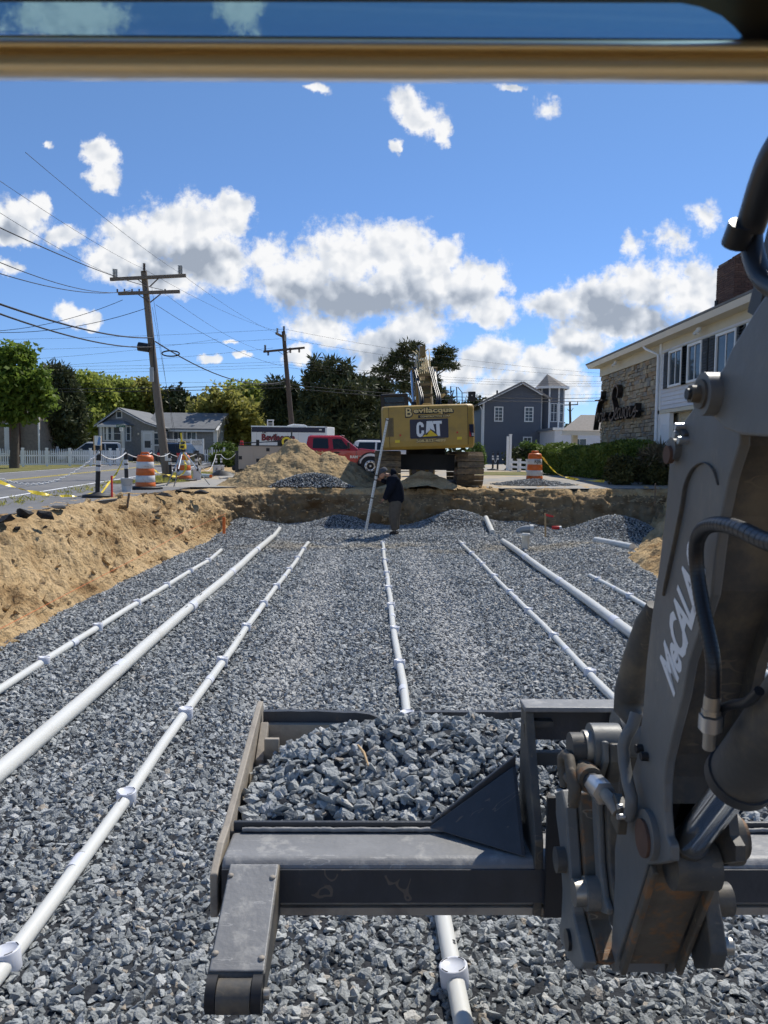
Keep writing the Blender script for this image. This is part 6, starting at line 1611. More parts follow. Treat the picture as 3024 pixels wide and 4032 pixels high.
    strokes = [[(75, 705), (150, 700), (240, 690)], [(215, 500), (205, 640), (150, 760), (110, 900), (60, 1200), (40, 1340)], [(150, 745), (120, 920), (100, 1180)],
               [(100, 1170), (130, 1000), (150, 985), (145, 1080), (150, 1150), (175, 1120)], [(175, 1160), (190, 1010), (215, 985), (225, 1000)], [(222, 1080), (250, 1030), (255, 985), (235, 1000), (225, 1080), (232, 1140), (262, 1110)], [(268, 1080), (295, 1020), (300, 975), (280, 990), (268, 1070), (275, 1140), (312, 1085)],
               [(560, 640), (580, 480), (560, 400), (520, 380), (470, 480), (450, 640), (465, 740), (495, 860), (500, 980), (470, 1090), (420, 1135), (390, 1100), (395, 1020), (430, 965)],
               [(520, 1030), (555, 960), (565, 880), (545, 880), (520, 980), (520, 1080), (545, 1110), (575, 1060)], [(640, 900), (610, 880), (580, 960), (580, 1070), (600, 1090), (630, 980), (645, 880), (635, 1060), (660, 1070)], [(670, 1080), (690, 960), (700, 860), (715, 960), (705, 1050), (680, 1080)],
               [(770, 850), (745, 880), (735, 980), (745, 1080), (770, 1060), (790, 950), (790, 860), (770, 840)], [(800, 1060), (815, 950), (820, 840), (825, 900), (855, 830), (860, 900), (850, 1020), (870, 1040)], [(890, 1030), (930, 920), (975, 830), (985, 755), (975, 900), (975, 1000), (945, 1055), (915, 1045)], [(930, 940), (980, 925), (1035, 935)]]
    for k, sk in enumerate(strokes):
        pts = smooth_path([Vector((0, *SC(*p))) for p in sk], 4)
        th = .032 if k not in (1, 7) else .042
        side = MB(); face = MB()
        n = len(pts)
        L_, Rr = [], []
        for i, p in enumerate(pts):
            t = (pts[min(i + 1, n - 1)] - pts[max(i - 1, 0)]); t.x = 0; t.normalize(); w = Vector((0, -t.z, t.y)) * th
            L_.append(p + w); Rr.append(p - w)
        d0, d1 = Vector((-.02, 0, 0)), Vector((-.24, 0, 0))
        vs = [q + d for q in L_ for d in (d0, d1)] + [q + d for q in Rr for d in (d0, d1)]
        o = 2 * n
        fs = []
        for i in range(n - 1):
            fs += [(2 * i, 2 * i + 1, 2 * i + 3, 2 * i + 2), (o + 2 * i, o + 2 * i + 2, o + 2 * i + 3, o + 2 * i + 1)]
        side.add(vs, fs); side.add([L_[0] + d0, L_[0] + d1, Rr[0] + d1, Rr[0] + d0], [(0, 1, 2, 3)]); side.add([L_[-1] + d0, L_[-1] + d1, Rr[-1] + d1, Rr[-1] + d0], [(3, 2, 1, 0)])
        so_ = side.build('letter_return', m_sign_bk, S)
        face.add([q + d1 for q in L_] + [q + d1 for q in Rr], [(i, i + 1, n + i + 1, n + i) for i in range(n - 1)]); face.build('letter_face', m_sign_face, so_)
inn()
def carport():
    gz = zup(9, 36)
    T = thing('carport', 'entrance canopy with a shallow hipped roof beyond the stone wall', 'canopy', (9.0, 38, gz))
    s = 38 / F; Z = lambda y: 2.1 + (1797 - y) * s - gz; X = lambda x: (x - CX) * s - 9.0
    zt = Z(1695)
    A = [(X(2204), 0, zt), (X(2360), 0, zt), (X(2430) + 1.4, 6, zt), (X(2204) + 1.4, 6, zt)]; B_ = [(X(2330), 2.6, Z(1622)), (X(2430), 2.6, Z(1622))]
    MB().add(A + B_, [(0, 1, 5, 4), (1, 2, 5), (2, 3, 4, 5), (3, 0, 4), (3, 2, 1, 0)]).build('roof', m_roofbr, T)
    MB().bx(X(2206), X(2430), .02, .12, zt - .22, zt - .005).bx(X(2206), X(2214), .12, .3, zt - .22, zt - .005).build('fascia', m_trim, T)
    MB().bx(X(2262), X(2280), .6, 1.0, 0, zt - .1).build('pillar', m_cream, T)
    W = thing('low_building', 'long pale flat roofed building far behind the entrance canopy', 'building', (13, 62, zup(13, 62)))
    MB().bx(.5, 12, 0, 6, -.5, 2.8).build('wall', m_whitesh, W); MB().bx(.3, 12.2, -.2, 6.2, 2.8, 3.0).build('roof', m_alu, W)
    for i in range(3): window(W, (2.5 + 2.6 * i, 0, 1.6), (1, 0, 0), 1.0, 1.0, .08, (2, 1))
carport()
def dark_house():
    T = thing('shaded_house', 'grey house hidden in shade among the dark pines behind the truck', 'house', (at(1380, 1700, 70).x, 70, zup(0, 70)))
    MB().bx(0, 4.6, 0, 5, 0, 4.2).build('wall', m_greysh, T); roof_slab('roof', m_roofgrey, T, [(-.3, -.3, 4.2), (4.9, -.3, 4.2), (4.9, 2.5, 5.6), (-.3, 2.5, 5.6)])
    for x in (1.0, 3.2): window(T, (x, 0, 2.2), (1, 0, 0), .8, 1.2, .1, (1, 2))
    MB().bx(4.5, 4.62, -.03, .1, 0, 4.2).build('corner_board', m_trim, T)
dark_house()
# ---------------------------------------------------------------- fences
def picket_fence(name, label, a, b, posts, h, np_, seed=0, slope=True):
    a, b = Vector(a), Vector(b); L_ = (b - a).length; d = (b - a).normalized()
    T = thing(name, label, 'fence', (a.x, a.y, zup(a.x, a.y)), math.atan2(d.y, d.x))
    base = zup(a.x, a.y); rise = lambda u: (zup(a.x + d.x * u, a.y + d.y * u) - base)
    pk = None
    for u in posts:
        z = rise(u); p_ = MB().bx(u - .065, u + .065, -.065, .065, z - .1, z + h + .08).build('post', m_white, T)
        MB().bx(u - .085, u + .085, -.085, .085, z + h + .08, z + h + .12).prism([(u - .075, -.075, z + h + .12), (u + .075, -.075, z + h + .12), (u + .075, .075, z + h + .12), (u - .075, .075, z + h + .12)], (0, 0, .03)).build('post_cap', m_white, p_)
    for u0, u1 in zip(posts, posts[1:]):
        for zz in (.16, h * .66):
            MB().beam((u0 + .066, 0, rise(u0) + zz), (u1 - .066, 0, rise(u1) + zz), .05, .10).build('rail', m_white, T)
        n = max(1, int((u1 - u0 - .13) / np_))
        for i in range(n):
            u = u0 + .065 + (i + .5) * (u1 - u0 - .13) / n
            if pk is None:
                o = MB().prism([(-.036, -.045, .10), (.036, -.045, .10), (.036, -.045, h - .10), (.0, -.045, h), (-.036, -.045, h - .10)], (0, .018, 0)).build('picket', m_white, T); pk = o.data
            else: o = link('picket', pk, T)
            o.location = (u, 0, rise(u))
    return T
fa, fb_ = (-26.6, 49.3), (-19.2, 57.2)
Lf = (Vector(fb_) - Vector(fa)).length
picket_fence('picket_fence', 'white picket fence running along the far side of the road', fa, fb_, [0, 1.9, 3.6, 5.2, 6.8, 8.3, 9.8, Lf - .45, Lf], 1.12, .135)
picket_fence('picket_fence', 'second white picket fence showing behind the first one', (-28.6, 56.2), (-21.2, 62.4), [0, 2.4, 4.8, 7.2, 9.6], 1.2, .16)
g1, g2 = gnd(790, 1817, zup(-15, 62)), gnd(888, 1812, zup(-13, 62))
picket_fence('picket_fence', 'short stretch of picket fence beside the cottage gable end', at(790, 1800, 62)[:2], at(878, 1800, 62.5)[:2], [0, .9, 1.85], 1.25, .17)
def lattice_fence():
    a, b = at(655, 1760, 66), at(800, 1760, 66); T = thing('lattice_fence', 'tall white vinyl fence topped with a lattice band behind the black car', 'fence', (a.x, 66, zup(a.x, 66)))
    w = b.x - a.x; ht = 2.05
    for k in range(3): MB().bx(w * k / 3 + .06, w * (k + 1) / 3 - .06, -.02, .02, .05, 1.45).build('panel', m_white, T)
    for k in range(4): MB().bx(w * k / 3 - .06, w * k / 3 + .06, -.06, .06, 0, ht + .06).build('post', m_white, T)
    for z in (1.45, ht - .08): MB().bx(.06, w - .06, -.03, .03, z, z + .08).build('rail', m_white, T)
    mb = MB(); n = 26
    for i in range(n):
        x = w * i / n; mb.beam((x, -.01, 1.53), (min(w, x + .45), -.01, ht - .08), .012, .03, (0, 1, 0)); mb.beam((min(w, x + .45), .01, 1.53), (x, .01, ht - .08), .012, .03, (0, 1, 0))
    tag(mb.build('lattice', m_white, T), kind='stuff')
lattice_fence()
def rail_fence():
    P = [at(2010, 1850, 43), at(2044, 1850, 41), at(2078, 1850, 39.5), at(2140, 1850, 39), at(2204, 1850, 39)]
    T = thing('rail_fence', 'low white two rail fence in front of the shrubs', 'fence', (P[0].x, P[0].y, zup(8, 40)))
    P = [(p.x, p.y) for p in P]; g = zup(8, 40)
    for x, y in P: MB().bx(x - .09, x + .09, y - .09, y + .09, g - .1, g + .62).bx(x - .11, x + .11, y - .11, y + .11, g + .62, g + .66).build('post', m_white, T, True)
    for (xa, ya), (xb, yb) in zip(P, P[1:]):
        for z in (.22, .48): MB().beam((xa, ya, g + z), (xb, yb, g + z), .05, .12).build('rail', m_white, T, True)
rail_fence()
p = at(2002, 1850, 44)
T = thing('gate_post', 'tall square white post at the start of the low rail fence', 'post', (p.x, 44, zup(p.x, 44)))
MB().bx(-.13, -.01, -.08, .08, 0, 1.92).build('post', m_white, T); MB().bx(.02, .14, -.08, .08, 0, 2.0).bx(0, .16, -.1, .1, 2.0, 2.04).build('post', m_white, T)
# ---------------------------------------------------------------- utility poles and wires
def ins(par, p, h, r, mat, n=5):
    prof = [(r * .4, 0)]
    for i in range(n): z = h * (i + .2) / n; prof += [(r * .5, z), (r, z + h * .06), (r * .5, z + h * .13)]
    prof += [(r * .35, h), (1e-5, h)]
    MB().lathe(prof, 10, p).build('insulator', mat, par)
def crossarm(par, c, d, half, w, h, mat, brace=None, c2=None):
    c, d = Vector(c), Vector(d).normalized()
    a = MB().beam(c - d * half, c + d * (c2 if c2 else half), w, h).build('crossarm', mat, par)
    if brace:
        for s in (-1, 1): MB().beam(c + d * s * brace[0], c + Vector((0, 0, -brace[1])), .03, .06, (0, 1, 0)).build('brace', mat, par)
    return a
b0 = gnd(659, 1887, zup(-8.5, 30.5)); D1 = b0.y
t0 = at(566, 1068, D1)
P1 = thing('utility_pole', 'tall leaning wooden utility pole with two crossarms standing by the road', 'utility pole', tuple(b0))
V = lambda x, y, D=D1: at(x, y, D) - b0
MB().tube([Vector((0, 0, -.3)), Vector((0, 0, 0)), V(612, 1500), V(566, 1068)], [.18, .175, .145, .115], 14).build('pole', m_wood, P1)
def px_arm(par, a, b, D, w, h, mat, o):
    pa, pb = at(*a, D) - o, at(*b, D) - o; return MB().beam(pa, pb, w, h).build('crossarm', mat, par)
px_arm(P1, (434, 1100), (732, 1085), D1 - .16, .10, .12, m_wood, b0); px_arm(P1, (466, 1156), (708, 1148), D1 - .16, .10, .12, m_wood, b0)
for a, b in (((542, 1100), (580, 1130)), ((625, 1095), (588, 1130)), ((545, 1160), (588, 1190)), ((632, 1158), (592, 1190))):
    MB().beam(V(*a, D1 - .2), V(*b, D1 - .12), .03, .05, (0, 1, 0)).build('brace', m_wooddk, P1)
for x, y, m in ((449, 1092, m_ins), (458, 1093, m_ins), (568, 1070, m_insb), (706, 1078, m_ins), (714, 1078, m_ins)): ins(P1, V(x, y, D1 - .16), .32, .065, m, 6)
MB().bx(-.05, .05, -.3, -.22, 0, .0).build('tag_plate', m_alu, P1) if False else None
bx_ = V(600, 1470); MB().box(V(598, 1475, D1 - .2), (.14, .12, .55)).build('cable_box', m_ins, P1)
MB().box(V(655, 1800, D1 - .2), (.11, .02, .28)).build('number_tag', m_trim, P1)
MB().tube([V(606, 1330, D1 - .16), V(605, 1400, D1 - .16), V(608, 1460, D1 - .17)], .02, 6).build('conduit', m_black, P1)
cl = MB(); c = V(672, 1392, D1 + 1.5)
cl.tube([c + Vector((math.cos(a) * .36, .0, math.sin(a) * .11)) for a in [i * math.pi / 8 for i in range(17)]], .03, 6).build('cable_coil', m_wire, P1)
MB().cyl(V(545, 1364, D1 - .3), V(585, 1370, D1 - .3), .17, 14).build('splice_case', m_hose, P1, bevel=.03)
for x in (462, 490, 520, 548, 575, 650): MB().cyl(V(x, 1150, D1 - .16), V(x, 1138, D1 - .16), .03, 6).build('clevis', m_insb, P1)
b2 = Vector((at(1152, 1690, 52).x, 52, zup(-6, 52)))
P2 = thing('utility_pole', 'dark utility pole with angled crossarm behind the white trailer', 'utility pole', tuple(b2))
V2 = lambda x, y, D=52: at(x, y, D) - b2
MB().tube([Vector((0, 0, -.3)), V2(1147, 1660), V2(1128, 1450), V2(1116, 1305)], [.19, .18, .15, .12], 12).build('pole', m_wooddk, P2)
px_arm(P2, (1037, 1385), (1200, 1369), 51.8, .11, .13, m_wooddk, b2)
MB().beam(V2(1087, 1312, 51), V2(1122, 1330, 53), .10, .13).build('crossarm', m_wooddk, P2)
for a, b in (((1095, 1383), (1118, 1398)), ((1145, 1378), (1122, 1398))): MB().beam(V2(*a, 51.7), V2(*b, 51.8), .03, .06, (0, 1, 0)).build('brace', m_wooddk, P2)
for x, y, h in ((1092, 1312, .33), (1118, 1306, .36), (1044, 1382, .4), (1056, 1400, .35), (1143, 1390, .35), (1178, 1388, .35)): ins(P2, V2(x, y, 51.8), h, .09, m_insb if h > .34 else m_ins, 5)
MB().box(V2(1124, 1330, 51.7), (.12, .1, .4)).build('cutout', m_ins, P2)
b3 = Vector((at(2250, 1760, 112).x, 112, zup(20, 90)))
P3 = thing('utility_pole', 'small distant utility pole between the blue house and the inn', 'utility pole', tuple(b3))
V3 = lambda x, y: at(x, y, 112) - b3
MB().tube([Vector((0, 0, -.3)), V3(2244, 1583)], [.2, .15], 8).build('pole', m_wooddk, P3)
MB().beam(V3(2221, 1595), V3(2276, 1593), .12, .14).build('crossarm', m_wooddk, P3)
for x in (2222, 2245, 2274): ins(P3, V3(x, 1593), .4, .1, m_insb, 3)
MB().beam(V3(2234, 1610), V3(2244, 1622), .05, .07).beam(V3(2258, 1606), V3(2246, 1622), .05, .07).build('brace', m_wooddk, P3)
def wire(label, a, b, sag, r, group=None, mid=None, name='power_line'):
    a, b = Vector(a), Vector(b); n = 16
    pts = [a.lerp(b, i / n) - Vector((0, 0, 4 * sag * (i / n) * (1 - i / n))) for i in range(n + 1)]
    T = thing(name, label, 'cable', tuple(a), 0, group)
    MB().tube(pts, r * .75, 5).build('cable', m_wire, T, True); return T
D = D1
G1, G2 = 'cables running past the leaning pole', 'wires crossing the street behind the site'
W = [((-60, 868, 14), (640, 1141, D), .15, .016, 'black cable from the upper left corner down to the lower crossarm'), ((-60, 1008, 15), (466, 1152, D - .2), .2, .014, 'upper of two cables meeting the left end of the lower crossarm'), ((-60, 1058, 15), (515, 1143, D - .2), .25, .014, 'lower of two cables meeting the left end of the lower crossarm'),
     ((-60, 1176, 14), (600, 1330, D), .2, .030, 'thick twisted cable bundle reaching the pole above the splice case'), ((-60, 1214, 14), (598, 1366, D - .3), .22, .026, 'thick cable carrying the grey splice case left of the pole'),
     ((-60, 1306, 30), (483, 1181, D - .2), .25, .014, 'service cable rising from the left to the lower crossarm bracket'), ((-60, 1308, 30), (580, 1212, D - .1), .3, .016, 'service cable rising from the left to the pole below the crossarms'),
     ((100, 600, 12), (709, 1075, D), .1, .006, 'thin wire coming over from above to the right hand insulator'), ((-60, 672, 13), (568, 1060, D), .1, .006, 'thin wire coming over from above to the pole top insulator'), ((-60, 800, 13), (450, 1085, D), .1, .006, 'thin wire coming over from above to the left hand insulator'),
     ((709, 1075, D), (1090, 1312, 52), .2, .008, 'thin wire from the right hand insulator to the second pole'), ((568, 1060, D), (1118, 1310, 52), .3, .008, 'thin wire from the pole top to the second pole'), ((614, 1200, D), (1110, 1440, 52), .35, .012, 'thin cable below the crossarms running to the second pole'), ((640, 1150, D), (1044, 1384, 52), .3, .008, 'thin wire from the lower crossarm to the second pole'),
     ((612, 1345, D), (1125, 1500, 52), .75, .035, 'thick sagging black cable between the two wooden poles'),
     ((600, 1210, D), (725, 1900, D + 2.5), .02, .008, 'left guy wire slanting from the leaning pole to the ground'), ((596, 1120, D), (712, 1900, D + 2.2), .02, .008, 'right guy wire slanting from the leaning pole to the ground')]
for (ax, ay, ad), (bx, by, bd), sag, r, lb in W: wire(lb, at(ax, ay, ad), at(bx, by, bd), sag, r, G1)
rows = [(1333, 1296, 1346, .010, 'top'), (1376, 1333, 1362, .010, 'second'), (1436, 1424, 1460, .010, 'third'), (1450, 1435, 1480, .010, 'fourth'), (1463, 1446, 1496, .010, 'fifth'), (1499, 1498, 1520, .010, 'sixth'), (1525, 1513, 1535, .030, 'lowest but one'), (1536, 1526, 1556, .030, 'lowest')]
for k, (yl, ym, yr, r, nm) in enumerate(rows):
    wire(f'street wire left of the second pole, {nm} of eight', at(-150, yl + 6, 50), at(1122, ym, 52), .12, r, G2)
    yr2 = [1478, 1490, 1500, 1508, 1518, 1548, 1562, 1574][k]
    wire(f'street wire right of the second pole, {nm} of eight', at(1122, ym, 52), at(2500, yr2, 58), .45, r, G2)
for k, y in enumerate((1395, 1420)): wire('faint service wire rising towards the second pole, ' + ('upper' if k == 0 else 'lower') + ' of two', at(-80, y + 30, 48), at(860 if k == 0 else 1075, y - 60 + 10 * k, 52), .2, .010, G2)
# ---------------------------------------------------------------- site props
def g0(x, y, dz=0.0):                         # where a photo pixel meets the upper ground
    z = 1.1
    for _ in range(4): p = gnd(x, y, z); z = zup(p.x, p.y)
    return Vector((p.x, p.y, z + dz))
def drum(label, sx, sy, w=.0, top=None, letters=None, base=True):
    p = g0(sx, sy); T = thing('traffic_drum', label, 'traffic drum', tuple(p), rnd.uniform(-.3, .3), 'orange drums round the site')
    zs = [0, .02, .19, .21, .385, .405, .575, .595, .77, .79, .93]; rs_ = [.29, .285, .28, .265, .262, .255, .25, .24, .236, .228, .215]
    for k, (a, b, m) in enumerate(((0, .20, m_orange), (.20, .39, m_refl), (.39, .585, m_orange), (.585, .775, m_refl), (.775, .93, m_orange))):
        r0 = .285 - .065 * a / .93; r1 = .285 - .065 * b / .93
        pr = [(r0 - .012, a), (r0, a + .012), (r1 + .004, b - .012), (r1 - .010, b)]
        if k == 4: pr += [(r1 - .03, b + .03), (1e-5, b + .035)]
        if k == 0: pr = [(1e-5, a)] + pr
        MB().lathe(pr, 24).build('orange_band' if m is m_orange else 'white_band', m, T)
    MB().tube([(-.12, 0, .95), (-.10, 0, 1.02), (.10, 0, 1.02), (.12, 0, .95)], .03, 8).build('handle', m_orange, T)
    if letters: text('lettering', letters, .16, m_ink, T, facing((0, -.262, .68), (1, 0, 0), (0, 0, 1)))
    if base:
        r = MB().lathe([(.24, 0), (.46, .0), (.47, .05), (.40, .085), (.30, .085), (.27, .03)], 24); bo = r.build('rubber_ring', m_black, T)
        for k in range(28): a = k * 2 * math.pi / 28; MB().box((math.cos(a) * .458, math.sin(a) * .458, .03), (.03, .05, .045), a).build('tread_lug', m_black, bo)
    return T
drum('orange and white drum beside the white pail, left of the leaning pole', 573, 1926)
drum('orange and white drum behind the surveyor tripod', 724, 1893)
drum('orange and white drum standing alone right of the excavator', 2104, 1894, letters='RJB')
def delineator(sx, sy, lab, lean=(0, 0), h=1.0, pail=None, base=False):
    p = g0(sx, sy); T = thing('delineator_post', lab, 'post', tuple(p), 0, 'black delineator posts with white bands')
    q = lambda z: Vector((lean[0] * z, lean[1] * z, z))
    MB().tube([q(0), q(h)], .052, 12).build('post', m_black, T)
    for a, b in ((h - .24, h - .14), (h - .38, h - .28)): MB().cyl(q(a), q(b), .056, 12).build('white_band', m_refl, T)
    MB().tube([q(h - .02) + Vector((math.cos(t) * .045, 0, .06 + math.sin(t) * .07)) for t in [math.pi * (-.3 + 1.6 * i / 8) for i in range(9)]], .012, 6).build('handle', m_black, T)
    if base: MB().lathe([(.30, 0), (.34, .01), (.32, .06), (.14, .08), (.06, .12), (1e-5, .12)], 14).build('rubber_base', m_black, T)
    if pail:
        P_ = thing('pail', pail[0], 'pail', tuple(p), .3, 'white pails weighting the posts')
        if pail[1] == 'round':
            MB().lathe([(.125, 0), (.15, .33), (.16, .33), (.16, .36), (.147, .36), (.14, .30), (1e-5, .30)], 18).build('bucket', m_pail, P_); MB().tube([(-.15, -.03, .31), (-.08, -.165, .17), (.08, -.165, .17), (.15, -.03, .31)], .006, 5).build('bail', m_steel, P_)
        else:
            MB().bx(-.15, .15, -.15, .15, 0, .40).build('bucket', m_pail, P_, bevel=.02); MB().bx(-.16, .16, -.16, .16, .36, .42).build('rim', m_pail, P_, bevel=.01)
            if pail[1] == 'print':
                for k in range(3): MB().bx(-.05 + k * .02, .05, -.156, -.152, .12 + k * .06, .15 + k * .06).build('printed_mark', m_ink, P_)
    return p + q(h), T
tops = []
for a in [(383, 1958, 'nearest black post with white bands, on a rubber foot', (.05, 0), .98, None, True), (500, 1935, 'black post with white bands standing in the round pail', (-.02, 0), .98, ('round white pail left of the first orange drum', 'round'), False),
          (604, 1905, 'black post half hidden behind the left orange drum', (-.05, 0), 1.0, None, False), (674, 1893, 'black post with white bands right against the leaning pole', (-.06, 0), .98, None, False),
          (775, 1889, 'black post standing in the plain square pail', (-.02, 0), .95, ('plain square white pail right of the tripod drum', 'square'), False), (851, 1863, 'left of two black posts in the printed pails', (0, 0), .93, ('left one of the pair of printed square pails', 'print'), False),
          (871, 1862, 'right of two black posts in the printed pails', (0, 0), .93, ('right one of the pair of printed square pails', 'print'), False), (1940, 1852, 'left of two black posts near the tall white gate post', (0, 0), .98, None, True), (1959, 1852, 'right of two black posts near the tall white gate post', (0, 0), .98, None, False)]:
    tops.append(delineator(*a)[0])
def hang(a, b, sag, n=18): return [Vector(a).lerp(Vector(b), i / n) - Vector((0, 0, 4 * sag * (i / n) * (1 - i / n))) for i in range(n + 1)]
def chain(lab, a, b, sag, links=False):
    T = thing('plastic_chain', lab, 'chain', tuple(a), 0, 'white plastic chain strung from post to post')
    P = hang(a, b, sag, 40 if links else 18)
    if links:
        me = None
        for i, (p, q) in enumerate(zip(P, P[1:])):
            mb = MB(); d = (q - p); u = d.normalized(); s = Vector((0, 0, 1)).cross(u).normalized(); w = u.cross(s)
            s, w = (s, w) if i % 2 else (w, s)
            c = (p + q) / 2; L_ = d.length * .62
            mb.tube([c + u * math.cos(t) * L_ + s * math.sin(t) * .022 for t in [2 * math.pi * k / 8 for k in range(9)]], .0075, 5, caps=False); mb.build('link', m_chain, T, True)
    else: MB().tube(P, .014, 6).build('chain', m_chain, T, True)
lx = at(-40, 1868, 15.5)
up = Vector((0, 0, .04))
chain('white plastic chain with open links sagging in from the left edge', lx, tops[0] + up, .42, True)
for k, (i, j, s) in enumerate(((0, 1, .16), (1, 2, .14), (2, 3, .12), (3, 4, .14), (4, 5, .75), (5, 6, .0))):
    chain(['white chain from the nearest post to the pail post', 'white chain passing behind the left orange drum', 'white chain between the left drum and the leaning pole', 'white chain running behind the tripod', 'white chain hanging in a deep loop past the square pail', 'short white chain joining the two printed pail posts'][k], tops[i] + up, tops[j] + up, s)
chain('white chain leaving the printed pails towards the service truck', tops[6] + up, at(926, 1788, 30.5), .22)
chain('white chain hanging between the two posts near the gate post', tops[7] + up, tops[8] - Vector((0, 0, .0)), .55)
def tape(lab, pts, w, m=m_tape, nm='caution_tape', dashes=True):
    T = thing(nm, lab, 'tape', tuple(pts[0]), 0, 'yellow caution tape round the site')
    P = smooth_path([Vector(p) for p in pts], 5); mb = MB(); n = len(P); vs = []
    for i, p in enumerate(P):
        a = .5 + .8 * math.sin(i * .7) ; d = (P[min(i + 1, n - 1)] - P[max(i - 1, 0)]).normalized(); s = Vector((0, 0, 1)).cross(d).normalized()
        v = (s * math.cos(a) + Vector((0, 0, 1)) * math.sin(a)) * w / 2; vs += [p - v, p + v]
    mb.add(vs, [(2 * i, 2 * i + 1, 2 * i + 3, 2 * i + 2) for i in range(n - 1)]); o = mb.build('ribbon', m, T, True)
    if dashes:
        mk = MB(); nn = Vector((0, -.003, .003))
        for i in range(1, n - 1, 2):
            a, b = vs[2 * i], vs[2 * i + 1]; c, d = vs[2 * i + 2], vs[2 * i + 3]
            mk.quad(a.lerp(b, .35) + nn, a.lerp(b, .65) + nn, lerp(c, d, .65).lerp(lerp(a, b, .65), .5) + nn, lerp(c, d, .35).lerp(lerp(a, b, .35), .5) + nn)
        tag(mk.build('printed_lettering', m_ink, o, True), kind='stuff')
b = lambda x, y, D: at(x, y, D)
tape('yellow tape drooping from the left edge to the nearest post', [b(-40, 1885, 16.5), b(60, 1918, 17), b(130, 1938, 17.3), b(210, 1950, 17.6), b(262, 1955, 17.8), b(320, 1953, 18), b(372, 1946, 18.3)], .09, dashes=False)
tape('twisted yellow and white tape from the nearest post up to the pail post', [tops[0] - Vector((0, 0, .95)), b(430, 1900, 19.6), b(462, 1858, 20.4), tops[1] + up], .05, dashes=False)
tape('yellow tape looped between the two left drums', [b(603, 1848, 22.0), b(632, 1864, 23.5), b(665, 1872, 25), b(705, 1874, 26.5), b(727, 1855, 26.8), b(731, 1830, 26.9), b(722, 1806, 27)], .08)
tape('yellow tape trailing from the lone right drum to the torn hedge', [b(2112, 1787, 26.7), b(2132, 1795, 26.6), b(2165, 1838, 26.8), b(2205, 1870, 27), b(2250, 1884, 26.9), b(2300, 1890, 26.4), b(2380, 1895, 25.6)], .09)
T = thing('survey_tripod', 'surveyor tripod carrying a yellow laser level', 'tripod', tuple(g0(720, 1915)))
ap = b(720, 1776, 24.9); 
for k, (x, y) in enumerate(((657, 1912), (685, 1916), (825, 1909), (757, 1868))):
    f = g0(x, y); m = ap.lerp(f, .55)
    lg = MB().tube([ap + Vector((.02 * (k - 1.5), 0, 0)), m], .026, 7).build('leg', m_tape if k == 3 else m_alu, T, True)
    MB().tube([m, f], .017, 7).build('leg_extension', m_steel if k != 1 else m_navy, lg, True); MB().cyl(f, f.lerp(m, .09), .022, 6, .012).build('foot', m_black, lg, True); MB().box(m, (.06, .06, .09)).build('clamp', m_black, lg, True)
MB().cyl(ap - Vector((0, 0, .02)), ap + Vector((0, 0, .05)), .09, 14).build('head_plate', m_black, T, True)
lv = MB().box(ap + Vector((0, 0, .14)), (.19, .17, .15)).build('laser_level', m_tape, T, True, bevel=.02); MB().cyl(ap + Vector((0, 0, .21)), ap + Vector((0, 0, .29)), .06, 12).build('rotor_head', m_glassdk, lv, True); MB().box(ap + Vector((0, -.09, .13)), (.11, .01, .09)).build('panel', m_black, lv, True)
MB().tube([ap + Vector((-.09, 0, .2)), ap + Vector((-.07, 0, .31)), ap + Vector((.07, 0, .31)), ap + Vector((.09, 0, .2))], .012, 6).build('carry_handle', m_tape, lv, True)
MB().beam(b(722, 1790, 25.1), b(712, 1705, 25.3), .05, .02, (0, 1, 0)).build('grade_staff', m_tape, T, True)
def stake(nm, lab, sx, sy, h, m, z, flag=None, r=.018, lean=.0):
    p = gnd(sx, sy, z); T = thing(nm, lab, 'stake', tuple(p), 0, 'survey stakes in the pit and on its edge')
    MB().prism([(-r, -r, -.1), (r, -r, -.1), (r, r, -.1), (-r, r, -.1)], (lean, 0, h + .1)).build('stake', m, T)
    if flag: MB().prism([(lean, -.02, h), (lean + .22, -.03, h - .06), (lean + .2, -.03, h - .10), (lean + .02, -.02, h - .07)], (0, .004, 0)).build('ribbon', m_redp, T)
stake('survey_stake', 'bright red stake on the lip of the bank', 441, 1960, .50, m_redp, 1.06)
stake('survey_stake', 'pale wood stake with a pink ribbon by the far pit wall', 2148, 2100, .52, m_stakewood, .1, True, .02, -.02)
stake('survey_stake', 'orange painted stake at the foot of the left bank corner', 882, 2085, .30, m_orange, .25, None, .03)
stake('survey_stake', 'thin brown stake leaning on the bank edge near the pail', 500, 1982, .22, m_rust, 1.0, None, .02, .05)
stake('survey_stake', 'rusty rod standing at the right end of the far pit wall', 2578, 1975, .42, m_rust, 1.1, None, .012)
p = gnd(2190, 2085, .1); T = thing('spray_can', 'pink and white marking paint can lying by the wood stake', 'spray can', tuple(p))
MB().tube([(-.12, 0, .05), (-.11, 0, .05), (.08, .02, .05)], [.03, .05, .05], 10).build('can', m_redp, T); MB().cyl((.08, .02, .05), (.14, .03, .05), .048, 10).build('cap', m_white, T)
p = g0(815, 1883); T = thing('drain_pipe', 'white pipe with an orange end lying behind the square pail', 'pipe', tuple(p))
MB().cyl((-.35, .6, .09), (.18, -.1, .09), .085, 14).build('pipe', m_pvc, T); MB().cyl((.181, -.102, .09), (.19, -.113, .09), .07, 14).build('plug', m_orange, T)
p = g0(880, 1873); T = thing('black_tarp', 'crumpled black cloth on the ground behind the sand heap', 'tarp', tuple(p))
bm = MB(); bm.lathe([(.5, 0), (.42, .08), (.25, .2), (.08, .24), (1e-5, .25)], 12)
for v in bm.v: v.x *= 1.2 + .3 * fb(v.x * 3, v.y * 3, 2); v.z *= 1 + .5 * fb(v.x * 4, v.y * 4, 1)
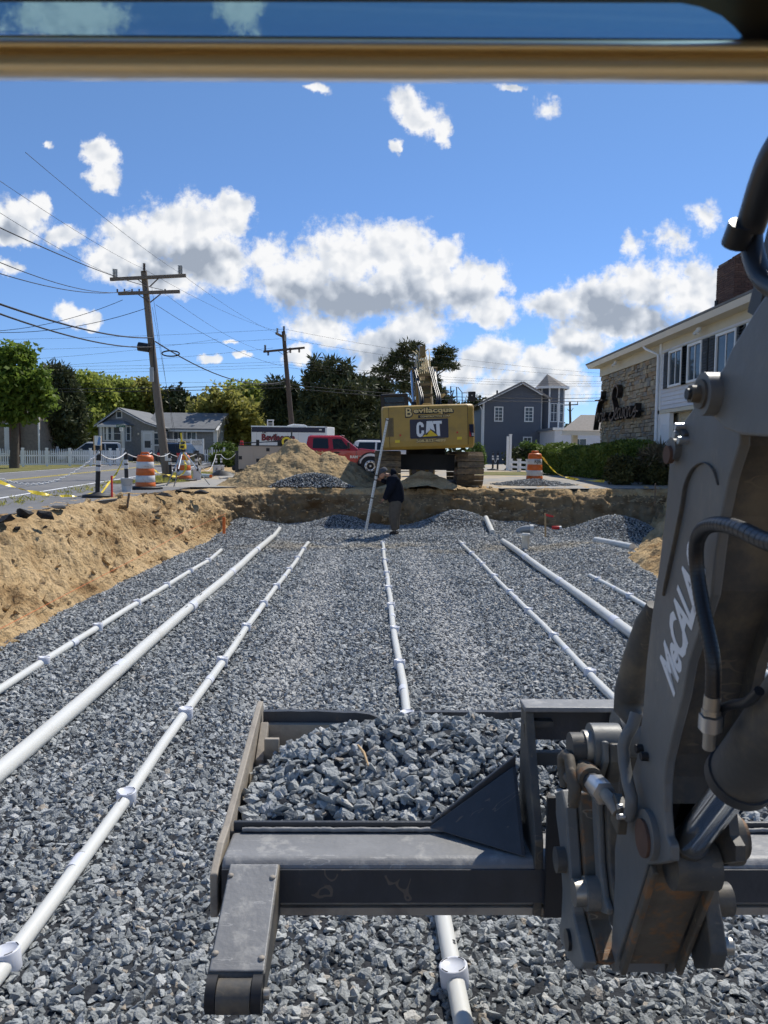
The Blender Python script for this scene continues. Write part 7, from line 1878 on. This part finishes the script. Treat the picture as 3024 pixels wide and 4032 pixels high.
bm.build('cloth', m_black, T)
# signs
D = 56; p = at(477, 1812, D); T = thing('street_sign', 'green street name sign on a thin post at the end of the picket fence', 'sign', (p.x, D, zup(p.x, D)))
q = lambda x, y: at(x, y, D) - Vector((p.x, D, zup(p.x, D)))
MB().cyl((0, 0, 0), q(476, 1672), .035, 8).build('post', m_steel, T)
c = q(476, 1677); sg = MB().box(c + Vector((0, -.05, 0)), (.62, .02, .2)).build('name_plate', m_signgreen, T); text('lettering', 'DEPOT ST', .15, m_white, sg, facing(c + Vector((0, -.064, 0)), (1, 0, 0), (0, 0, 1)), width=.54)
c = q(478, 1690); sg = MB().box(c + Vector((0, -.05, 0)), (.24, .02, .26)).build('small_plate', m_white, T); text('lettering', 'E', .2, m_ink, sg, facing(c + Vector((0, -.064, 0)), (1, 0, 0), (0, 0, 1)))
D = 57; p = at(384, 1800, D); gz = zup(p.x, D); T = thing('notice_board', 'white notice board with a blue picture behind the picket fence', 'sign', (p.x, D, gz))
q = lambda x, y: at(x, y, D) - Vector((p.x, D, gz))
a_, c_ = q(368, 1769), q(398, 1716)
for x in (a_.x + .04, c_.x - .04): MB().bx(x - .05, x + .05, 0, .1, 0, c_.z).build('post', m_stakewood, T)
bd = MB().bx(a_.x + .1, c_.x, -.05, 0, q(0, 1750).z, c_.z).build('board', m_white, T)
MB().prism([(a_.x + .28, -.055, q(0, 1748).z), (c_.x - .06, -.055, q(0, 1748).z), (c_.x - .06, -.055, c_.z - .08), (a_.x + .42, -.055, c_.z - .08)], (0, -.006, 0)).build('picture', m_signblue, bd)
D = 60; p = at(1065, 1700, D); gz = zup(p.x, D); T = thing('real_estate_sign', 'white framed hanging sign behind the trailer roof', 'sign', (p.x, D, gz))
z1 = at(1065, 1652, D).z - gz
MB().bx(-.26, -.18, -.04, .04, 0, z1).build('post', m_white, T); MB().bx(.16, .24, -.04, .04, 0, z1 - .05).build('post', m_white, T); MB().bx(-.26, .26, -.05, .05, z1 - .1, z1).build('top_rail', m_white, T)
bd = MB().bx(-.15, .14, -.02, .02, z1 - .62, z1 - .22).build('board', m_ins, T); 
for k in range(2): MB().bx(-.1, .1, -.028, -.02, z1 - .52 + k * .14, z1 - .46 + k * .14).build('printed_line', m_ink, bd)
# ---------------------------------------------------------------- the man with the measuring rod
PD = 20.35
pf = gnd(1555, 2104, .08)
s_ = pf.y / F
PZ = zf(pf.x, pf.y)
person = None
def pp(x, y, dy=0.0): return Vector(((x - 1555) * s_, dy, (2106 - y) * s_))
def skin(name, pts, edges, mat, parent=None, root=0, sub=1):
    me = bpy.data.meshes.new(name); me.from_pydata([tuple(p[0]) for p in pts], edges, []); me.materials.append(mat)
    o = link(name, me, parent)
    o.modifiers.new('skin', 'SKIN').use_smooth_shade = True
    sv = me.skin_vertices[0].data
    for v, p in zip(sv, pts):
        r = p[1] if isinstance(p[1], tuple) else (p[1], p[1]); v.radius = r
    sv[root].use_root = True
    m = o.modifiers.new('smooth', 'SUBSURF'); m.levels = sub; m.render_levels = sub
    return o
hd = pp(1507, 1863)
B_ = [(pp(1554, 1972), (.10, .09)), (pp(1558, 1930), (.09, .10)), (pp(1550, 1888), (.09, .11)), (pp(1530, 1873), .06), (pp(1518, 1869), (.065, .06)), (hd, (.118, .11)), (pp(1502, 1878), (.09, .085)), (pp(1498, 1886), .05), (pp(1489, 1878), .018),
      (pp(1546, 1884, -.17), .045), (pp(1527, 1926, -.23), .04), (pp(1511, 1963, -.20), .034), (pp(1507, 1972, -.20), .030),
      (pp(1540, 1884, .16), .045), (pp(1518, 1896, .12), .04), (pp(1488, 1887, .0), .032), (pp(1482, 1882, -.01), .030),
      (pp(1553, 1985, -.09), .09), (pp(1547, 2035, -.10), .06), (pp(1553, 2090, -.10), .045), (pp(1555, 1985, .09), .09), (pp(1553, 2035, .10), .06), (pp(1560, 2088, .10), .045), (pp(1503, 1866, -.085), .02)]
E_ = [(0, 1), (1, 2), (2, 3), (3, 4), (4, 5), (5, 6), (6, 7), (6, 8), (2, 9), (9, 10), (10, 11), (11, 12), (2, 13), (13, 14), (14, 15), (15, 16), (0, 17), (17, 18), (18, 19), (0, 20), (20, 21), (21, 22), (5, 23)]
# fingers: the low hand curls round a phone, the raised one round the rod
def fingers(i0, wrist, dirs, curl):
    for k, (d, L_) in enumerate(dirs):
        a = wrist + d * .035; b = a + d * L_ * .5; c = b + (d * .5 + curl).normalized() * L_ * .5
        n = len(B_); B_.extend([(a, .011), (b, .0095), (c, .008)]); E_.extend([(i0, n), (n, n + 1), (n + 1, n + 2)])
w1, w2 = B_[12][0], B_[16][0]
fingers(12, w1, [(Vector((-.8, -.25 + .14 * k, -.35)).normalized(), (.07, .08, .085, .075)[k]) for k in range(4)] + [(Vector((-.6, -.5, .5)).normalized(), .06)], Vector((-.3, .2, .5)))
fingers(16, w2, [(Vector((-.75, -.3, .5 - .3 * k)).normalized(), (.07, .08, .085, .075)[k]) for k in range(4)] + [(Vector((-.4, -.7, .4)).normalized(), .06)], Vector((.5, -.2, -.1)))
person = skin('person', B_, E_, m_skin, None, 0, 2)
person.location = (pf.x, pf.y, PZ)
tag(person, 'stooping man in dark hoodie and grey trousers steadying a white rod', 'person')
XF[person] = Matrix.Translation(person.location)
skin('hoodie', [(pp(1557, 1988), (.235, .21)), (pp(1557, 1955), (.235, .21)), (pp(1555, 1920), (.235, .23)), (pp(1547, 1892), (.215, .25)), (pp(1536, 1876), (.13, .16)), (pp(1547, 1890, -.19), .125), (pp(1530, 1928, -.25), .105), (pp(1515, 1960, -.22), .075), (pp(1511, 1966, -.215), .065), (pp(1542, 1888, .15), .12), (pp(1520, 1897, .12), .09), (pp(1496, 1889, .02), .065)],
     [(0, 1), (1, 2), (2, 3), (3, 4), (3, 5), (5, 6), (6, 7), (7, 8), (3, 9), (9, 10), (10, 11)], m_hood, person, 0, 2)
skin('hood', [(pp(1534, 1862), (.11, .13)), (pp(1545, 1860), (.10, .13)), (pp(1554, 1870), (.07, .10))], [(0, 1), (1, 2)], m_hood, person, 0, 2)
skin('trousers', [(pp(1557, 1955), (.18, .16)), (pp(1556, 1976), (.22, .19)), (pp(1555, 1998, -.08), (.155, .13)), (pp(1546, 2036, -.11), .125), (pp(1552, 2070, -.10), .10), (pp(1554, 2091, -.10), .105), (pp(1557, 1998, .085), (.155, .13)), (pp(1556, 2036, .11), .125), (pp(1559, 2068, .10), .10), (pp(1561, 2090, .10), .105)],
     [(0, 1), (1, 2), (2, 3), (3, 4), (4, 5), (1, 6), (6, 7), (7, 8), (8, 9)], m_pants, person, 0, 2)
for dy, ox in ((-.10, 0), (.10, 6)):
    skin('boot', [(pp(1556 + ox, 2092, dy), .075), (pp(1557 + ox, 2100, dy), (.075, .07)), (pp(1545 + ox, 2102, dy), (.06, .07)), (pp(1531 + ox, 2104, dy), (.045, .06))], [(0, 1), (1, 2), (2, 3)], m_boot, person, 0, 2)
cp = MB(); cc = pp(1507, 1857)
for k in range(6):
    pass
tl = Matrix.Rotation(R(-32), 3, 'Y')
cp.lathe([(.115, -.02), (.117, .02), (.104, .065), (.064, .10), (1e-5, .108)], 16, cc, tl)
cpo = cp.build('cap', m_cap, person)
MB().prism([cc + tl @ Vector((x, y, -.015)) for x, y in [(-.08, -.085), (-.15, -.075), (-.19, -.03), (-.19, .03), (-.15, .075), (-.08, .085)]], tl @ Vector((0, 0, .012))).build('brim', m_cap, cpo)
skin('hair', [(pp(1517, 1864), (.085, .10)), (pp(1521, 1873), (.06, .085))], [(0, 1)], m_dark, person, 0, 1)
for dy in (-.036, .036): MB().ball(pp(1492, 1870, dy), .010, 6, 4).build('eye', m_ink, person)
ph = thing('phone', 'black phone held in the man\'s lowered hand', 'phone', tuple(pf + Vector((0, 0, PZ - pf.z)) + pp(1496, 1978, -.21)))
MB().box((0, 0, 0), (.14, .07, .009), Mx=Matrix.Rotation(.25, 3, 'Y')).build('case', m_black, ph, bevel=.003)
D = pf.y - .05
ra, rb_ = at(1439, 2094, D), at(1526, 1648, D)
T = thing('measuring_rod', 'long white levelling rod leaning right and held by the man', 'rod', tuple(ra))
MB().tube([ra, ra.lerp(rb_, .5)], .036, 12).build('lower_section', m_pvc, T, True); MB().tube([ra.lerp(rb_, .5), rb_], .031, 12).build('upper_section', m_pvc, T, True)
for t in (.30, .46, .50, .985): MB().cyl(ra.lerp(rb_, t - .004), ra.lerp(rb_, t + .006), .040, 12).build('clamp_band', m_black, T, True)
mk = MB()
for i in range(40):
    c = ra.lerp(rb_, .03 + i * .0242); mk.box(c + Vector((0, -.036 if i < 20 else -.031, 0)), (.025 if i % 5 else .045, .004, .012))
tag(mk.build('graduation', m_ins, T, True), kind='stuff')
# ---------------------------------------------------------------- trees, hedges, shrubs
def leaves(name, mat, par, blobs, n, size, seed, clump=.5, per=26, asp=1.6, radial=False, shell=.55, flat=1.0):
    g = np.random.default_rng(seed); vol = np.array([b[1][0] * b[1][1] * b[1][2] for b in blobs]) ** .75; vol /= vol.sum()
    nc = max(4, n // per); P, Dn = [], []
    for (c, r), w in zip(blobs, vol):
        k = max(2, int(nc * w)); d = g.normal(size=(k, 3)); d /= np.linalg.norm(d, axis=1)[:, None]
        rad = shell + (1 - shell) * g.random((k, 1)) ** .6
        cc = np.array(c) + d * rad * np.array(r)
        cs = clump * (.6 + .8 * g.random((k, 1, 1)))
        o = g.normal(size=(k, per, 3)); o[:, :, 2] *= flat
        if radial:
            o = o / np.linalg.norm(o, axis=2)[:, :, None] * (.3 + .7 * g.random((k, per, 1)))
        else: o = np.clip(o, -1.5, 1.5) * .55
        P.append((cc[:, None, :] + o * cs).reshape(-1, 3)); Dn.append(o.reshape(-1, 3))
    P, Dn = np.concatenate(P), np.concatenate(Dn); m = len(P)
    if radial: t = Dn / (np.linalg.norm(Dn, axis=1)[:, None] + 1e-6) + g.normal(size=(m, 3)) * .25
    else: t = g.normal(size=(m, 3))
    t /= np.linalg.norm(t, axis=1)[:, None]
    s = np.cross(t, g.normal(size=(m, 3))); s /= np.linalg.norm(s, axis=1)[:, None] + 1e-6
    sz = size * (.6 + .8 * g.random((m, 1))); a = t * sz * asp * .5; b = s * sz * .5
    V = np.stack([P - a, P + b * .9, P + a, P - b * .9], 1).reshape(-1, 3)
    F_ = np.arange(m * 4).reshape(m, 4)
    return link(name, npmesh(name, V, F_, mat), par)
def tree(name, label, x, y, trunk, blobs, mat, n, size, seed, group=None, radial=False, clump=.5, r=.22, per=26, asp=1.6, core=None, lean=0.0, shell=.5, flat=1.0, gz=None):
    z0 = zup(x, y) if gz is None else gz
    T = thing(name, label, 'tree', (x, y, z0), 0, group); rr = random.Random(seed)
    mb = MB(); top = Vector((lean, 0, trunk))
    mb.tube([Vector((0, 0, -.3)), Vector((lean * .2, .05, trunk * .35)), Vector((lean * .6, -.05, trunk * .7)), top], [r * 1.3, r, r * .8, r * .45], 9)
    for c, rad in blobs:
        a = Vector((lean * .7, 0, trunk * rr.uniform(.45, .95))); c = Vector(c); m = a.lerp(c, .5) + Vector((rr.uniform(-.2, .2), rr.uniform(-.2, .2), rr.uniform(-.1, .3)))
        mb.tube([a, m, c], [r * .42, r * .28, r * .1], 6)
        for _ in range(2):
            e = c + Vector([rr.uniform(-.7, .7) * q for q in rad]); mb.tube([m.lerp(c, .5), m.lerp(e, .6) + Vector((0, 0, .1)), e], [r * .16, r * .1, r * .04], 5)
    mb.build('trunk', m_bark, T)
    leaves('crown', mat, T, blobs, n, size, seed, clump, per, asp, radial, shell, flat)
    return T
def crown(D, base, lst):                      # crown lobes given as photo pixels (x, y, half width, half height)
    s = D / F; bz = zup(*base)
    return [(((x - CX) * s - base[0], (k % 3 - 1) * rx * s * .5, 2.1 + (1788 - y) * s - bz), (rx * s, max(rx, ry) * s * .9, ry * s)) for k, (x, y, rx, ry) in enumerate(lst)]
def ptree(name, label, D, sx, lst, mat, n, size, seed, trunk_y, **k):
    base = ((sx - CX) * D / F, D); h = 2.1 + (1788 - trunk_y) * D / F - zup(*base)
    return tree(name, label, *base, h, crown(D, base, lst), mat, n, size, seed, **k)
gt = 'trees across the road'
ptree('maple_tree', 'leafy green maple with a thick trunk at the left edge', 47, 55, [(-30, 1450, 90, 60), (60, 1440, 75, 48), (-50, 1560, 100, 70), (50, 1530, 90, 55), (135, 1510, 55, 45), (150, 1575, 48, 42), (0, 1640, 70, 36), (110, 1630, 60, 32), (95, 1410, 34, 22), (40, 1590, 60, 30)], l_maple, 11000, .22, 1, 1560, clump=.5, r=.24, per=30, shell=.75, lean=.3, group=gt)
ptree('pine_tree', 'dark pine standing between the maple and the grey cottage', 61, 235, [(240, 1500, 60, 40), (230, 1560, 85, 50), (200, 1630, 90, 55), (270, 1650, 90, 60), (220, 1720, 110, 60), (180, 1560, 50, 40), (290, 1580, 40, 40)], l_pine, 22000, .14, 2, 1500, radial=True, clump=.6, per=40, asp=3.6, group=gt)
for k, (sx, D, lst, mt, lb) in enumerate([(360, 88, [(350, 1530, 70, 40), (330, 1580, 80, 60), (400, 1590, 60, 60), (340, 1660, 90, 70)], l_spring, 'fresh green broadleaf tree right of the dark pine'),
        (470, 92, [(450, 1540, 70, 40), (500, 1560, 60, 40), (470, 1610, 90, 60), (450, 1680, 90, 60)], l_spring, 'fresh green tree straight behind the cottage gable'),
        (570, 94, [(560, 1550, 60, 35), (600, 1580, 50, 40), (570, 1630, 80, 60)], l_olive, 'thin yellowish tree behind the cottage roof'),
        (900, 82, [(880, 1580, 80, 40), (820, 1650, 80, 70), (900, 1650, 110, 80), (980, 1650, 70, 70), (860, 1740, 110, 50), (960, 1740, 90, 50)], l_olive, 'olive yellow broadleaf tree right of the cottage'),
        (1010, 90, [(960, 1550, 60, 35), (1020, 1570, 60, 50), (1000, 1650, 80, 70), (1060, 1620, 60, 70), (1050, 1700, 70, 70)], l_spring, 'loose green tree between the olive tree and the second pole'),
        (660, 96, [(690, 1580, 60, 30), (640, 1610, 60, 30), (760, 1600, 50, 25), (700, 1620, 90, 40)], l_dark, 'dark tree just above the cottage ridge')]):
    ptree('broadleaf_tree', lb, D, sx, lst, mt, 9000, .34, 20 + k, lst[0][1] + 30, clump=.8, per=22, r=.2, group=gt, shell=.35)
gp = 'dark pines behind the truck'
ptree('pine_tree', 'broad dark pine rising right behind the red truck', 66, 1330, [(1300, 1460, 90, 35), (1270, 1510, 80, 40), (1380, 1520, 90, 45), (1330, 1560, 130, 50), (1260, 1600, 90, 45), (1400, 1610, 110, 55), (1300, 1670, 140, 60), (1420, 1700, 100, 60), (1230, 1690, 80, 60), (1340, 1740, 150, 50)], l_pine, 30000, .15, 41, 1440, radial=True, clump=.62, per=40, asp=3.6, r=.3, group=gp)
ptree('pine_tree', 'dark pine tucked behind the second utility pole', 76, 1130, [(1110, 1540, 60, 35), (1160, 1580, 60, 40), (1100, 1610, 70, 50), (1150, 1670, 80, 60), (1120, 1740, 90, 50)], l_dark, 17000, .16, 42, 1520, radial=True, clump=.7, per=36, asp=3.6, group=gp)
ptree('pine_tree', 'dense dark pine directly left of the excavator cab', 72, 1470, [(1470, 1540, 70, 35), (1500, 1600, 80, 50), (1450, 1650, 90, 60), (1520, 1690, 80, 70), (1470, 1750, 100, 50)], l_dark, 19000, .16, 43, 1540, radial=True, clump=.7, per=36, asp=3.6, group=gp)
ptree('pitch_pine', 'flat topped pine with open branches behind the excavator boom', 58, 1640, [(1610, 1378, 52, 26), (1570, 1405, 40, 18), (1530, 1432, 45, 20), (1500, 1465, 35, 16), (1510, 1490, 30, 14), (1560, 1470, 45, 20), (1600, 1440, 40, 20), (1735, 1388, 46, 20), (1740, 1418, 46, 20), (1760, 1446, 36, 14), (1700, 1440, 40, 20), (1640, 1470, 40, 25), (1580, 1520, 45, 22), (1700, 1500, 40, 22), (1660, 1530, 60, 26), (1720, 1545, 40, 20)], l_pine, 13000, .085, 44, 1400, radial=True, clump=.36, per=36, asp=4, r=.22, shell=.3, flat=.6)
for k, (sx, D, lst, lb) in enumerate([(1730, 70, [(1700, 1600, 60, 40), (1740, 1640, 60, 60), (1680, 1700, 90, 70)], 'dark tree seen between the excavator and the blue house'), (1860, 92, [(1865, 1590, 25, 14), (1850, 1620, 40, 24), (1870, 1660, 60, 50)], 'small dark tree top left of the blue house roof'), (2228, 104, [(2225, 1700, 22, 20), (2240, 1740, 30, 30), (2205, 1745, 24, 26)], 'dark tree far off below the distant pole'),
        (-160, 60, [(-160, 1560, 160, 90), (-200, 1680, 160, 90)], 'dark tree beyond the left edge behind the maple'), (2330, 100, [(2330, 1690, 60, 24), (2400, 1680, 70, 30)], 'low dark tree behind the entrance canopy')]):
    ptree('dark_tree', lb, D, sx, lst, l_dark, 6500, .28, 60 + k, lst[0][1] + 20, clump=.8, per=26, r=.18, shell=.3)
# a far wood closing the horizon
bl = []
for i in range(40):
    x = -110 + i * 6.2; bl.append(((x, 118 + 4 * math.sin(i * 2.1), 4.0 + 1.4 * math.sin(i * 1.3)), (5, 4, 3.4 + .8 * math.sin(i * 3.1))))
tag(leaves('far_wood', l_dark, None, bl, 36000, .6, 90, 1.6, 24, 1.6), 'far off wood along the horizon behind the houses', 'wood', kind='stuff')
def shrub(name, label, c, r, mat, n, size, seed, cat='shrub', group=None, core=True, clump=.14, boxy=False, radial=False, asp=1.6, per=20):
    T = thing(name, label, cat, tuple(c), 0, group)
    if boxy:
        g = np.random.default_rng(seed); m = n // per; hx, hy, hz = r
        f = g.integers(0, 3, m); u = g.uniform(-1, 1, (m, 3)); sgn = np.where(g.random(m) < .5, -1, 1); u[np.arange(m), f] = sgn; u[f == 2, 2] = 1
        nr = np.linalg.norm(u, ord=6, axis=1)[:, None]; P = u / np.maximum(nr, 1e-3) * .99
        P = P * np.array([hx, hy, hz]) + np.array([0, 0, hz]) + g.normal(size=(m, 3)) * .03
        bl = [(tuple(p), (.03, .03, .03)) for p in P]
        V = []; 
        o = leaves('foliage', mat, T, bl, n, size, seed, clump, per, asp, radial)
        if core: MB().bx(-hx * .93, hx * .93, -hy * .93, hy * .93, 0, hz * 1.93).build('blocking_core', l_dark, T, bevel=min(hx, hy, hz) * .35, seg=4)  # solid dark core added to block light through the leaves
    else:
        leaves('foliage', mat, T, [((0, 0, r[2] * .9), r)] + [((rnd.uniform(-.5, .5) * r[0], rnd.uniform(-.5, .5) * r[1], r[2] * rnd.uniform(.7, 1.3)), (r[0] * .55, r[1] * .55, r[2] * .6)) for _ in range(4)], n, size, seed, clump, per, asp, radial, .6)
        if core: MB().ball((0, 0, r[2] * .8), 1, 14, 9, (r[0] * .72, r[1] * .72, r[2] * .78)).build('blocking_core', l_dark, T)  # added core, keeps light from passing through the shrub
    return T
# clipped hedge against the inn: a long rounded body, leafed all over
def hedge():
    x0, y0, x1, y1 = 6.9, 36.4, 8.55, 26.3; gz = zup(7, 30) + .16
    T = thing('clipped_hedge', 'long clipped green hedge in front of the stone wall', 'hedge', (8.3, 31, gz))
    g = np.random.default_rng(8); m = 4600
    v = g.uniform(0, 1, m); a = g.uniform(-.15, math.pi + .15, m)
    cx = 8.75 - .75 * v; half = .80 + .10 * np.sin(v * 9); H = 1.02 + .10 * np.sin(v * 7 + 1) + .05 * np.sin(v * 23); yy = y1 + (y0 - y1) * v
    sgnp = lambda t, e: np.sign(t) * np.abs(t) ** e
    ex = np.minimum(1, np.minimum(v, 1 - v) * 12) ** .5
    X = cx + sgnp(np.cos(a), .55) * half * (.45 + .55 * ex); Z = np.maximum(.04, sgnp(np.sin(a), .45) * H * (.75 + .25 * ex))
    low = g.random(m) < .35; Z = np.where(low, g.random(m) * H * .9, Z); X = np.where(low, cx - half * (.45 + .55 * ex), X)
    bl = [((float(x) - 8.3, float(y) - 31, float(z)), (.04, .04, .04)) for x, y, z in zip(X, yy, Z)]
    g2 = np.random.default_rng(9); end = m // 12
    for _ in range(end): bl.append(((g2.uniform(7.25, 8.75) - 8.3, 36.4 + g2.uniform(-.1, .2) - 31, g2.uniform(0, .95)), (.04, .04, .04))); bl.append(((g2.uniform(8.0, 9.4) - 8.3, 26.3 - g2.uniform(-.1, .2) - 31, g2.uniform(0, .9)), (.04, .04, .04)))
    leaves('foliage', l_hedge, T, bl, 46000, .075, 10, .11, 9, 1.8)
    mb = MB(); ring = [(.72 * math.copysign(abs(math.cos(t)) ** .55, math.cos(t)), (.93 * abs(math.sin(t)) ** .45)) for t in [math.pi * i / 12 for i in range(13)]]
    shell(mb, [[(8.75 - .75 * k / 8 - 8.3 + x, y1 + .1 + (y0 - y1 - .2) * k / 8 - 31, z) for x, z in ring] for k in range(9)]); mb.build('blocking_core', l_dark, T)  # hidden solid core, added so light does not pass through the hedge
hedge()
p = g0(2440, 1903); shrub('torn_hedge', 'left of two uprooted hedge clumps at the pit edge', (p.x, p.y, p.z), (.48, .5, .47), l_torn, 9000, .06, 71, 'hedge', 'uprooted hedge clumps', clump=.11)
p = g0(2580, 1905); shrub('torn_hedge', 'right of two uprooted hedge clumps, showing bare branches', (p.x, p.y, p.z), (.66, .6, .52), l_torn, 9000, .06, 72, 'hedge', 'uprooted hedge clumps', clump=.11)
T = shrub('bare_brush', 'bundle of dry bare branches on top of the right hedge clump', (p.x + .05, p.y - .1, p.z + .62), (.50, .4, .26), l_dry, 2600, .05, 73, 'brush', core=False, clump=.3, radial=True, asp=7)
p = g0(1893, 1850); shrub('shrub', 'leafy green shrub between the excavator track and the blue house', (p.x, p.y + 2, p.z), (.45, .5, .75), l_bush, 2600, .12, 74, clump=.25)
for k, (sx, w, h, m, lb) in enumerate([(2035, .75, .62, l_dark, 'left of the shrubs behind the low rail fence'), (2085, .6, .8, l_bush, 'middle one of the shrubs behind the low rail fence, with upright shoots'), (2140, .8, .65, l_hedge, 'right of the shrubs behind the low rail fence'), (2185, .5, .75, l_bush, 'shrub nearest the big clipped hedge behind the rail fence')]):
    p = at(sx, 1835, 45); shrub('shrub', lb, (p.x, 45, zup(p.x, 45)), (w, .6, h), m, 2400, .12, 80 + k, group='shrubs behind the rail fence', clump=.28)
for k, (sx, w, h, m, lb) in enumerate([(895, 1.3, .85, l_bush, 'bright clipped shrub between the cottage and the service truck'), (905, 1.4, .5, l_hedge, 'low dark shrub in front of the bright clipped one'), (335, 1.0, .8, l_bush, 'shrub by the brick chimney behind the picket fence')]):
    D = (64, 60, 63)[k]; p = at(sx, 1800, D); shrub('shrub', lb, (p.x, D, zup(p.x, D)), (w, .7, h), m, 3000, .14, 90 + k, clump=.3)
# scraggy grass tufts on the verges near the pit
tf = []
r_ = random.Random(9)
for i in range(900):
    y = r_.uniform(25.8, 40); x = xr(y) + r_.uniform(.8, 2.6) * sm(25, 28, y) + .2; tf.append((x, y, zup(x, y) + .02))
for i in range(90):
    y = r_.uniform(12, 24); x = xr(y) + r_.gauss(.75, .25); tf.append((x, y, zup(x, y) + .01))
g = np.random.default_rng(3); C = np.repeat(np.array(tf), 5, 0); m = len(C); d = g.normal(size=(m, 3)) * .05; d[:, 2] = .03 + .07 * g.random(m); w = g.normal(size=(m, 3)) * .008
st = C + g.normal(size=(m, 3)) * [.05, .05, 0]
V = np.stack([st - w, st + w, st + d + w * .2, st + d - w * .2], 1).reshape(-1, 3)
tag(link('grass_tufts', npmesh('grass_tufts', V, np.arange(m * 4).reshape(m, 4), l_olive)), 'scraggy grass tufts along the road edge and round the pole', 'grass', kind='stuff')
